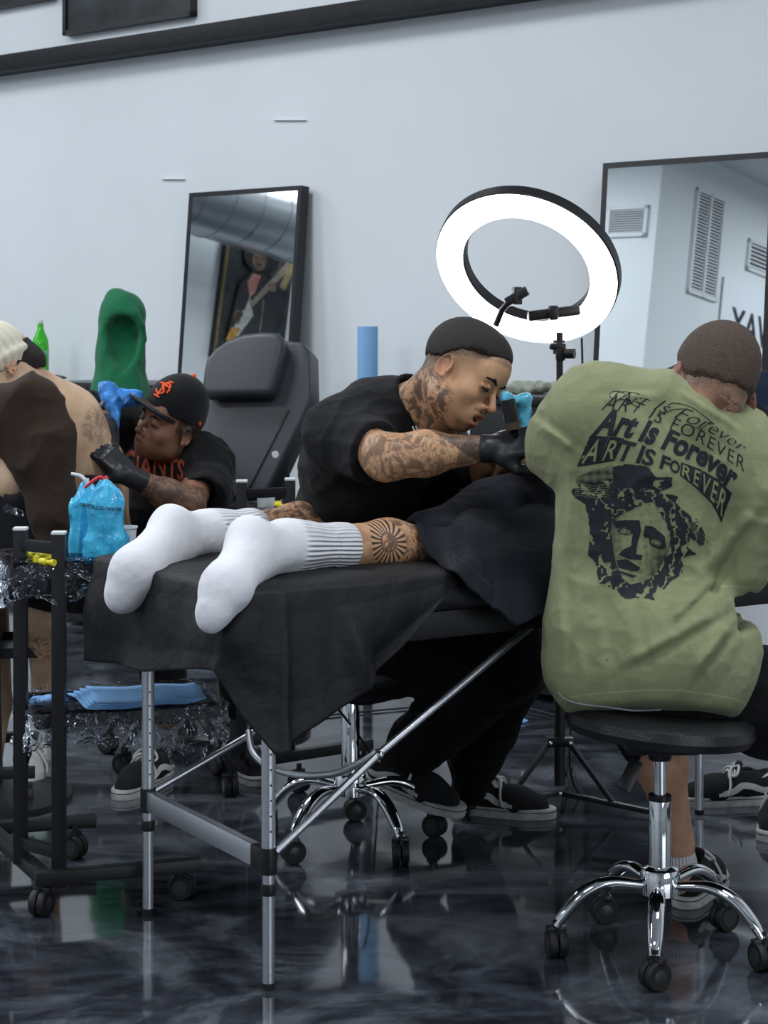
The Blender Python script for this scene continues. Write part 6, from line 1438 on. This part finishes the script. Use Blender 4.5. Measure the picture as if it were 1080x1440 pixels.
    hair = poly([(30, 640), (80, 590), (200, 575), (275, 560), (265, 490), (330, 470), (450, 480), (500, 540), (600, 545), (600, 600), (520, 640), (640, 650), (620, 690), (700, 760), (760, 800), (830, 940), (780, 950), (720, 900), (700, 960), (750, 1000), (680, 1020), (670, 1110), (600, 1160), (560, 1200), (520, 1180), (500, 1260), (420, 1250), (330, 1260), (260, 1200), (180, 1170), (170, 1060), (130, 1020), (140, 860), (110, 720), (40, 670)])(X, Y)
    face = poly([(262, 815), (300, 775), (380, 735), (440, 700), (495, 690), (560, 800), (600, 900), (588, 980), (555, 1050), (500, 1130), (430, 1165), (360, 1180), (315, 1140), (288, 1085), (268, 985), (250, 900)])(gx+nz*3, gy)
    flow = np.sin((gx*.055+nz*2.6)+np.hypot(gx-430, gy-900)*.050+nz2*2.2); lit = (flow > .62) & (gy > 560)
    ink = hair & ~(lit & ~((gx > 270) & (gx < 490) & (gy < 610)))
    gx0 = (gx-430)/170
    feat = np.zeros(gx.shape, bool)
    for p_ in ([(262, 808), (330, 800), (420, 800), (428, 860), (405, 950), (400, 1000), (436, 1005), (430, 1035), (350, 1028), (302, 1006), (325, 975), (372, 950), (380, 885), (335, 842), (285, 850)], [(440, 892), (452, 830), (500, 835), (565, 895), (572, 962), (530, 972), (482, 945), (470, 900), (455, 905)], [(288, 1038), (345, 1030), (425, 1078), (412, 1100), (370, 1098), (300, 1082)], [(295, 1098), (405, 1128), (380, 1138), (305, 1112)],
               [(240, 850), (262, 900), (272, 1000), (292, 1080), (318, 1140), (370, 1185), (250, 1190), (200, 1000)]): feat |= poly(p_)(gx+nz2*2, gy+nz*2)
    for ex, ey, a_ in ((335, 868, .1), (515, 930, .35)):
        dx, dy = gx-ex, gy-ey; u = (dx*math.cos(a_)+dy*math.sin(a_))/42; v = (-dx*math.sin(a_)+dy*math.cos(a_))/21; r_ = np.hypot(u, v); feat &= ~(r_ < .78); feat |= (r_ > .78) & (r_ < 1.0); feat |= (np.hypot(u*1.9, v*1.5) > .75) & (np.hypot(u*1.9, v*1.5) < .92) & (r_ < .7)
    ht = (np.sin(gx*.62+gy*.25)*np.sin(gy*.62-gx*.25)); shade_ = .9-1.6*((gx-560)/120)+0*gy
    dark = np.clip((gx-400-(1100-gy)*.22)/150, 0, 1)*np.clip((gy-880)/150, 0, 1)+np.clip((330-gx)/90, 0, 1)*.8; half_ = ht > (.95-1.25*dark)
    ink = np.where(face, feat | half_, ink)
    wing = poly([(60, 560), (150, 510), (262, 478), (280, 560), (180, 580), (60, 600)])(gx, gy); ink |= wing & (ht > .1)
    for k in range(7): ink &= ~((np.abs((gy-600)-(gx-40)*.02*k-k*11-6*np.sin(gx*.05)) < 2.2) & (gx > 50) & (gx < 250) & (gy > 590) & (gy < 680))
    for k in range(5): ink &= ~((np.abs((gy-800)-(gx-690)*(1.05+.1*k)-8*k+20) < 2.2) & (gx > 690) & (gx < 815))
    idx = -np.ones((gx.shape[0]+1, gx.shape[1]+1), int); V = []; Fq = []
    def vid(i, j):
        if idx[i, j] < 0:
            idx[i, j] = len(V); x_ = 800+(20+i*st-st/2)/4.154; y_ = 540+(465+j*st-st/2)/4.154; V.append(onback(x_, y_, .0011))
        return idx[i, j]
    for i, j in np.argwhere(ink): Fq.append((vid(i, j), vid(i+1, j), vid(i+1, j+1), vid(i, j+1)))
    g.append(raw('back_print', V, Fq, M['ink'], smooth=False))
    # shorts and seat of the shorts
    s = SDF(); c = s.cap
    c(P(880, 965, 4.16), P(960, 968, 4.16), .125, .125, .06, 'u', .8, (0, 0, 1)); c(P(950, 968, 4.19), P(1130, 985, 4.28), .112, .105, .06); c(P(890, 965, 4.2), P(912, 1012, 4.48), .11, .090, .05); c(P(912, 1005, 4.48), P(922, 1040, 4.46), .088, .072, .04); c(P(1130, 985, 4.28), P(1140, 1060, 4.33), .10, .09, .04); c(P(1060, 975, 4.22), P(1075, 1020, 4.26), .09, .07, .04)
    s.disp = lambda q: -.008*ridged(q, 12, 3); g.append(sdf_obj('shorts', s, M['blackpants'], .008))
    wb = [onb for onb in [P(784, 972, 4.07), P(796, 984, 4.05), P(822, 991, 4.03), P(852, 994, 4.02), P(890, 999, 4.01), P(930, 998, 4.01)]]
    g.append(MB().tube(spline(wb, 6), .0022, 6).build('waistband_piping', M['steel'] if False else mat('grey_piping', (.25, .25, .27), .7)))
    # sock and shoes
    s = SDF(); c = s.cap; c(P(949, 1150, 4.465), A(P(957, 1215, 4.46)), .0375, .035, .02); c(P(957, 1215, 4.46), P(965, 1245, 4.48), .035, .036, .02)
    sk_t = A(P(949, 1155, 4.465)); dn = sk_t-A(P(957, 1215, 4.46)); dn /= np.linalg.norm(dn)
    g.append(sdf_obj('ankle_sock', s, M['sock'], .004, attr_fn=lambda V: {'rib': np.stack([(V-sk_t)[:, 0], (V-sk_t)[:, 1], np.ones(len(V))], 1)}, cut=lambda V: (V-sk_t)@dn > .018))
    hq = P(958, 1262, 4.44); hq.z = 0; hq.y = 4.43; g.append(shoe(hq, (.45, .89, 0), '', style='skate')); hq = P(1150, 1290, 4.3); hq.z = 0; g.append(shoe(hq, (.3, .95, 0), '', side=-1))
    adopt(root, g)
man_green()
# the client's own shoes, taken off and left on the floor under the table
def put_shoe(heel, fwd, label, **k):
    o = shoe(heel, fwd, '', **k); tag(o, label, 'shoe', 'pair of shoes under the head of the table'); return o
q = fl(1092, 1128, 0); put_shoe(q, (-.96, -.10, 0), 'black and white laced shoe standing side-on by the far table leg', side=1)
q = fl(1092, 1118, 0); put_shoe(fl(1108, 1148, 0), (-.35, -.90, 0), 'black and white laced shoe at the right edge, toe towards the viewer', side=-1)
# ================================================================ the artist in the black cap
def man_cap():
    root = empty('person', Vector((-.66, 5.95, 0)), 'man in a black cap with orange emblem leaning in to tattoo a bare back', 'person'); g = []
    SC = .98; R, o = frame((-.70, -.70, .15), (.35, -.15, .92), P(240, 596, 5.78)); hw = lambda p: R@(A(p)*SC)+o
    b = SDF(); head_prims(b, R, o, SC); nb = A(P(252, 640, 5.88)); b.cap(hw((0, -.03, -.05)), nb, .055, .065, .03)
    sl, el, wl = pp((288, 655, 5.80), (266, 712, 5.56), (180, 668, 5.48)); sr, er, wr = pp((195, 600, 6.02), (140, 590, 5.85), (150, 600, 5.62))
    b.cap(nb, A(P(248, 700, 5.95)), .09, .13, .05); b.cap(A(P(248, 700, 5.95)), A(P(252, 820, 6.0)), .13, .14, .05)
    b.cap(nb, sl, .06, .055, .04); b.cap(nb, sr, .06, .05, .04); b.cap(sl, el, .052, .044, .03); m_ = el+(wl-el)*.35; b.cap(el, m_, .043, .045, .03); b.cap(m_, wl, .044, .027, .03); b.cap(sr, er, .05, .04, .03); b.cap(er, wr, .038, .026, .03)
    hip = A(P(252, 830, 6.0))
    for k, a in ((A(P(215, 850, 5.55)), A(P(235, 1010, 5.70))), (A(P(330, 850, 5.75)), A(P(340, 1000, 5.9)))): b.cap(hip, k, .09, .06, .04); b.cap(k, a, .055, .035, .03)
    def at(V):
        d = attrs_zero(V); L = hl(V, R, o, SC); x, y, z = L.T; near = (np.abs(z) < .14) & (np.abs(x) < .1) & (np.abs(y) < .14)
        da, ta = segd(V, el, wl); d['ink'] = (da < .07)*.85; d['hair'] = np.maximum(np.maximum(sstep(-.02, .0, z)*(y < .03)*.9, 0)+np.exp(-((z+.053)/.004)**2)*(y > .085)*.5, sstep(-.085, -.1, z)*(y > .05)*.35)*near
        d['red'] = (np.exp(-((z+.066)/.009)**2-(x/.024)**4)*(y > .09)*.7)*near; return d
    g.append(sdf_obj('body', b, M['skin_brown'], .0048, attr_fn=at)); g += head_parts(R, o, SC)
    # cap, worn tipped up over the brow
    Rc, oc = frame((-.64, -.70, .30), (.46, -.10, .88), P(250, 570, 5.78)); s = SDF(Rc, oc)
    s.ell((0, 0, -.01), (.088, .104, .112), .02); s.box((0, 0, -.14), (.2, .2, .115), .001, .006, 's'); s.ell((0, 0, -.03), (.080, .095, .085), .004, 's')
    for a in range(6): s.cap((0, 0, .102), (.088*math.cos(a*math.pi/3+.5), .104*math.sin(a*math.pi/3+.5), -.02), .0015, .0015, .003) if False else None
    crown = sdf_obj('cap_crown', s, M['capcloth'], .004); g.append(crown)
    V = []; n, mm = 22, 8
    for i in range(n+1):
        t = -1+2*i/n; ang = t*1.15
        for j in range(mm+1):
            f = j/mm; bx_, by_ = .086*math.sin(ang), .102*math.cos(ang); tx, ty = .080*math.sin(ang)*1.02, .102*math.cos(ang)+.078*math.cos(t*math.pi/2)**.6
            x = bx_+(tx-bx_)*f; y = by_+(ty-by_)*f; z = -.026-.016*(t*t)*(.4+f)+.004*f; V.append(Rc@A((x, y, z))+oc)
    br = raw('cap_brim', V, [(i*(mm+1)+j, (i+1)*(mm+1)+j, (i+1)*(mm+1)+j+1, i*(mm+1)+j+1) for i in range(n) for j in range(mm)], M['capcloth']); mo = br.modifiers.new('s', 'SOLIDIFY'); mo.thickness = .004; g.append(br)
    g.append(MB().ball(Rc@A((0, 0, .103))+oc, .008, 10).build('cap_button', M['orange'])); g.append(MB().ball(Rc@A((-.080, -.045, -.012))+oc, (.004, .009, .008), 10).build('cap_side_mark', M['orange'])) ; g.append(MB().ball(Rc@A((.045, .150, -.034))+oc, (.012, .010, .003), 10).build('brim_sticker', mat('brim_sticker', (.45, .42, .16), .4)))
    bv = BVHTree.FromObject(crown, bpy.context.evaluated_depsgraph_get()); em = MB()
    def oncap(u, v):
        a = u/.1; d = Rc@A((math.sin(a), math.cos(a), 0)); p = Rc@A((0, 0, v))+oc; h = bv.ray_cast(Vector(p+d*.3), Vector(-d)); return (h[0] or Vector(p+d*.1))+Vector(d)*.002
    S_ = [(.022, .018), (.014, .026), (-.002, .026), (-.010, .018), (-.010, .010), (.0, .004), (.012, -.002), (.014, -.012), (.004, -.020), (-.010, -.020), (-.020, -.012)]
    F_ = [(-.016, .034), (.006, .012), (.006, -.032)]; F2_ = [(.004, .012), (-.030, .012)]; F3_ = [(.006, -.006), (-.020, -.006)]
    u0 = -.012
    for pts in (S_, [(-.030, .010), (-.024, .016), (.020, .016), (.026, .010), (.026, -.004)], [(.0, .034), (.0, -.030)], [(.0, .034), (.016, .036)], [(-.012, -.032), (.012, -.030)]):
        q = []
        for a, b_ in zip(pts, pts[1:]):
            for t in (0, .5): q.append((a[0]+(b_[0]-a[0])*t, a[1]+(b_[1]-a[1])*t))
        q.append(pts[-1]); em.tube([oncap(-(x)*.9+u0, y*.85+.034) for x, y in q], .0032, 5)
    g.append(em.build('cap_emblem', M['orange']))
    # T-shirt
    s = SDF(); c = s.cap; c(P(252, 820, 6.0), P(248, 700, 5.93), .155, .155, .08, 'u', 1.0, YDIR); c(P(248, 700, 5.93), P(235, 650, 5.90), .15, .11, .07); c(P(262, 640, 5.88), P(285, 655, 5.82), .075, .085, .05); c(P(285, 655, 5.82), P(290, 695, 5.66), .083, .070, .04)
    c(P(215, 620, 5.98), P(185, 598, 6.0), .085, .075, .05); c(P(185, 598, 6.0), P(128, 580, 5.84), .072, .060, .05); s.ell(hw((0, .03, -.10)), (.06, .06, .03), .02, 's'); s.disp = lambda q: -.010*ridged(q, 12, 4)-.005*ridged(q, 25, 1)
    e0 = A(P(282, 703, 5.62)); sd = (el-sl)/np.linalg.norm(el-sl); s.cap(e0+sd*.05, e0+sd*.16, .10, .11, .006, 's'); s.cap(e0-sd*.02, e0+sd*.06, .053, .056, .005, 's')
    tee = sdf_obj('t_shirt', s, M['blacktee'], .007); g.append(tee); bv2 = BVHTree.FromObject(tee, bpy.context.evaluated_depsgraph_get())
    def ontee(x, y):
        q = P(x, y, 5.75); h = bv2.ray_cast(Vector((q.x, 5.2, q.z)), Vector((0, 1, 0))); return (h[0] or q)+Vector((0, -.002, 0))
    for txt, x0, x1, yb, yt, sl_, mm_ in (('GIANTS', 168, 262, 662, 634, .13, 'shirtprint'), ('HALLOWEEN', 190, 232, 640, 634, .10, 'yellowprint')):
        V2, F2 = text_mesh(txt, 1., .02, fine=.15); mn, mx = V2.min(0), V2.max(0); v = []
        for x, y, z in V2:
            u = (x-mn[0])/(mx[0]-mn[0]); w = (y-mn[1])/(mx[1]-mn[1]); px = x0+(x1-x0)*u; py = yb+(yt-yb)*w+(px-x0)*sl_
            if txt == 'GIANTS': py += (1-w)*12*(1+math.sin(u*19))*.6
            v.append(ontee(px, py))
        g.append(raw('lettering', v, F2, M[mm_], smooth=False))
    s = SDF(); c = s.cap; c(P(245, 830, 6.0), P(262, 840, 6.0), .16, .16, .05); c(P(250, 840, 5.95), P(215, 848, 5.55), .11, .085, .05); c(P(215, 848, 5.55), P(236, 990, 5.70), .085, .065, .04); c(P(265, 840, 5.98), P(330, 850, 5.75), .11, .085, .05); c(P(330, 850, 5.75), P(340, 985, 5.9), .085, .065, .04); g.append(sdf_obj('trousers', s, M['blackpants'], .010))
    F = A(P(138, 628, 5.48))-wl; Rg, og = frame(F, (.3, -.6, .6), wl); gs = SDF(); hand_prims(gs, Rg, og, 1, (.3, .4, .5, .6), (.6, .3), 1.0, .0012); gs.cap(wl-(wl-el)*.25, wl, .034, .032, .01); g.append(sdf_obj('glove', gs, M['glove'], .004))
    F = A(P(150, 640, 5.50))-wr; Rg, og = frame(F, (.5, -.6, .3), wr); gs = SDF(); hand_prims(gs, Rg, og, -1, (.4, .5, .6, .7), (.6, .3), 1.0, .0012); gs.cap(wr-(wr-er)*.3, wr, .034, .032, .01); g.append(sdf_obj('glove', gs, M['glove'], .004))
    for hq, fw in ((P(236, 1075, 5.72), (-.4, -.9, 0)), (P(342, 1050, 5.9), (.2, -.95, 0))): hq.z = 0; g.append(shoe(hq, fw, ''))
    adopt(root, g)
    s = SDF(); s.cap(P(150, 552, 5.70), P(158, 566, 5.70), .026, .022, .03); s.cap(P(160, 556, 5.71), P(186, 560, 5.72), .016, .026, .03); s.cap(P(148, 545, 5.7), P(152, 540, 5.7), .012, .006, .02); s.cap(P(158, 562, 5.68), P(160, 600, 5.66), .013, .011, .02); s.disp = lambda q: .006*vnoise(q, 45, 8)-.008*ridged(q@A([[1, 0, .6], [0, 1, 0], [-.6, 0, .5]]), 40, 3)
    m_ = empty('tattoo_machine', P(160, 590, 5.68), 'blue-wrapped tattoo machine held by the man in the cap', 'machine'); adopt(m_, [sdf_obj('blue_wrap', s, M['bluedark'], .004), MB().tube([P(146, 566, 5.66), P(141, 572, 5.65)], .008, 10).build('grip', M['skin_tan'] if False else M['wheelrim'])])
man_cap()
stool('rolling_stool', P(250, 1080, 5.95).x, 5.98, .25, .3, .47, .18, 'black stool with a chrome pole under the man in the cap', M['blackmetal'], ztube=.25)
# ================================================================ the client in the cream beanie
def beanie_client():
    root = empty('person', Vector((-.90, 5.6, 0)), 'bare-backed client in a cream beanie leaning forward onto a chair', 'person'); g = []
    SC = 1.0; R, o = frame((-.75, -.45, -.45), (-.50, 0, .86), P(0, 520, 5.42)); hw = lambda p: R@(A(p)*SC)+o
    b = SDF(); head_prims(b, R, o, SC); nb = A(P(45, 566, 5.48)); b.cap(hw((0, -.04, -.04)), nb, .056, .066, .04)
    c = b.cap; c(nb, A(P(78, 602, 5.55)), .085, .125, .06, 'u', 1.15, YDIR); c(A(P(78, 602, 5.55)), A(P(108, 668, 5.62)), .125, .132, .08, 'u', 1.15, YDIR); c(A(P(108, 668, 5.62)), A(P(125, 770, 5.66)), .132, .135, .08, 'u', 1.15, YDIR)
    sh, el, wr = pp((50, 590, 5.33), (20, 680, 5.25), (-40, 640, 5.3)); c(nb, sh, .07, .06, .05); c(sh, el, .055, .044, .03); c(el, wr, .042, .028, .03)
    sh2, el2, wr2 = pp((40, 580, 5.75), (-30, 660, 5.7), (-90, 620, 5.6)); c(nb, sh2, .07, .06, .05); c(sh2, el2, .055, .044, .03); c(el2, wr2, .042, .028, .03)
    hand_prims(b, *frame(wr-el, (0, 0, 1), wr), 1); hand_prims(b, *frame(wr2-el2, (0, 0, 1), wr2), -1)
    hip = A(P(122, 790, 5.66)); kn, ca, an = pp((60, 812, 5.40), (62, 860, 5.46), (64, 960, 5.60)); c(hip, kn, .10, .068, .05); c(kn, ca, .058, .062, .03); c(ca, an, .060, .040, .03); c(an, A(P(62, 1010, 5.64)), .036, .034, .02); 
    kn2, an2 = pp((-20, 800, 5.75), (0, 990, 5.85)); c(hip, kn2, .10, .07, .05); c(kn2, an2, .065, .038, .03); foot2 = A(P(-10, 1065, 5.8)); c(an2, foot2, .036, .03, .02)
    def at(V):
        d = attrs_zero(V); L = hl(V, R, o, SC); x, y, z = L.T; near = (np.abs(L) < .13).all(1)
        q = A(P(136, 600, 5.50)); d['ink'] = np.maximum(sstep(.07, .045, np.linalg.norm((V-q)*A((1.5, .5, 1)), axis=1))*.6, sstep(.07, .04, np.linalg.norm(V-A(P(54, 905, 5.48)), axis=1))*.9); d['hair'] = near*(sstep(-.075, -.095, z)*(y > .04))*.45
        d['red'] = near*((np.abs(x) > .077)*(np.abs(z+.01) < .045)*.4+np.exp(-((z+.066)/.009)**2-(x/.024)**4)*(y > .09)*.7); return d
    g.append(sdf_obj('body', b, M['skin_pale'], .0065, attr_fn=at)); g += head_parts(R, o, SC)
    g.append(hair_cap(R, o, SC, M['hairdark'], .004, region=lambda L: (L[:, 2] > -.055) & (L[:, 2] < .045) & (L[:, 1] < -.02), h=.005, extra=lambda s: s.ell((0, -.090, -.020), (.065, .045, .050), .03)))
    s = SDF(R, o, SC); s.ell((0, .004, .048), (.092, .112, .104), .02); s.ell((0, .006, .020), (.099, .118, .032), .012); s.box((0, 0, -.13), (.3, .3, .118), .001, .004, 's')
    s.disp = lambda q: -.0016*np.sin(np.arctan2(hl(q, R, o, SC)[:, 0], hl(q, R, o, SC)[:, 1])*22)*sstep(.15, .10, hl(q, R, o, SC)[:, 2]); g.append(sdf_obj('beanie', s, M['cream'], .003))
    s = SDF(); s.cap(P(63, 965, 5.60), P(62, 1010, 5.64), .041, .038, .02); tp_ = A(P(63, 955, 5.60)); g.append(sdf_obj('ankle_sock', s, M['sock'], .005, attr_fn=lambda V: {'rib': np.stack([(V-tp_)[:, 0], (V-tp_)[:, 1], np.ones(len(V))], 1)}, cut=lambda V: V[:, 2] > tp_[2]))
    s = SDF(); s.cap(P(125, 790, 5.66), P(70, 812, 5.44), .14, .105, .05); s.cap(P(125, 790, 5.66), P(-20, 800, 5.72), .14, .105, .05); s.ell(P(120, 775, 5.66), (.155, .17, .10), .05); s.disp = lambda q: -.008*ridged(q, 12, 4); g.append(sdf_obj('shorts', s, M['blackpants'], .010))
    hq = P(60, 1040, 5.80); hq.z = 0; g.append(shoe(hq, (-.05, -1, 0), '', style='sneaker', name='sneaker')); hq = P(-5, 1060, 5.85); hq.z = 0; g.append(shoe(hq, (-.5, -.85, 0), '', style='sneaker', name='sneaker'))
    adopt(root, g)
beanie_client()
# brown fleece hanging over the client's arm and the chair back
s = SDF(); c = s.cap
c(P(5, 585, 5.25), P(48, 562, 5.22), .060, .055, .06); c(P(48, 562, 5.22), P(62, 610, 5.20), .055, .065, .05); c(P(10, 590, 5.24), P(55, 650, 5.2), .07, .07, .06); c(P(62, 625, 5.20), P(80, 720, 5.16), .068, .052, .06); c(P(80, 720, 5.16), P(84, 765, 5.15), .052, .05, .05)
s.disp = lambda q: -.014*ridged(q@A([[1, 0, .3], [0, 1, 0], [-.4, 0, .6]]), 9, 14)-.005*ridged(q, 20, 6)
tag(sdf_obj('brown_fleece', s, M['brown'], .006), 'dark brown fleece hanging over the leaning client and chair', 'garment')
# chair the client leans on
root = empty('tattoo_chair', Vector((P(-10, 900, 5.25).x, 5.35, 0)), 'black padded chair at the left edge that the client leans on', 'chair')
cp_ = MB()
bm = cp_; bm.prism([(-.30, -.02), (-.26, .22), (-.12, .30), (.02, .28), (.10, .16), (.14, -.28), (-.20, -.34)], -.05, .05, c=P(0, 690, 5.36), rot=Matrix.Rotation(math.radians(90), 3, 'X') @ Matrix.Rotation(-.1, 3, 'Y'), bev=.025)
g = [cp_.build('backrest', M['vinylseat']), MB().box(P(-25, 800, 5.45), (.50, .5, .10), rotz(.1), bev=.03).build('seat', M['vinylseat']),
     MB().lathe(Vector((P(-25, 800, 5.45).x, 5.45, 0)), [(.26, 0), (.26, .02), (.06, .05), (.05, .52)], 28).build('pedestal', M['blackmetal']),
     MB().lathe(P(20, 703, 5.22), [(.028, -.02), (.030, .01), (.010, .014)], 20, Matrix.Rotation(math.radians(90), 3, 'X')).build('adjuster_knob', M['plastic'])]
adopt(root, g)
s = SDF(); s.cap(P(12, 716, 5.18), P(30, 722, 5.18), .012, .010, .01); s.disp = lambda q: .006*vnoise(q, 90, 3); tag(sdf_obj('film_scrap', s, M['film'], .003), 'scrap of clear film stuck under the chair knob', 'scrap')
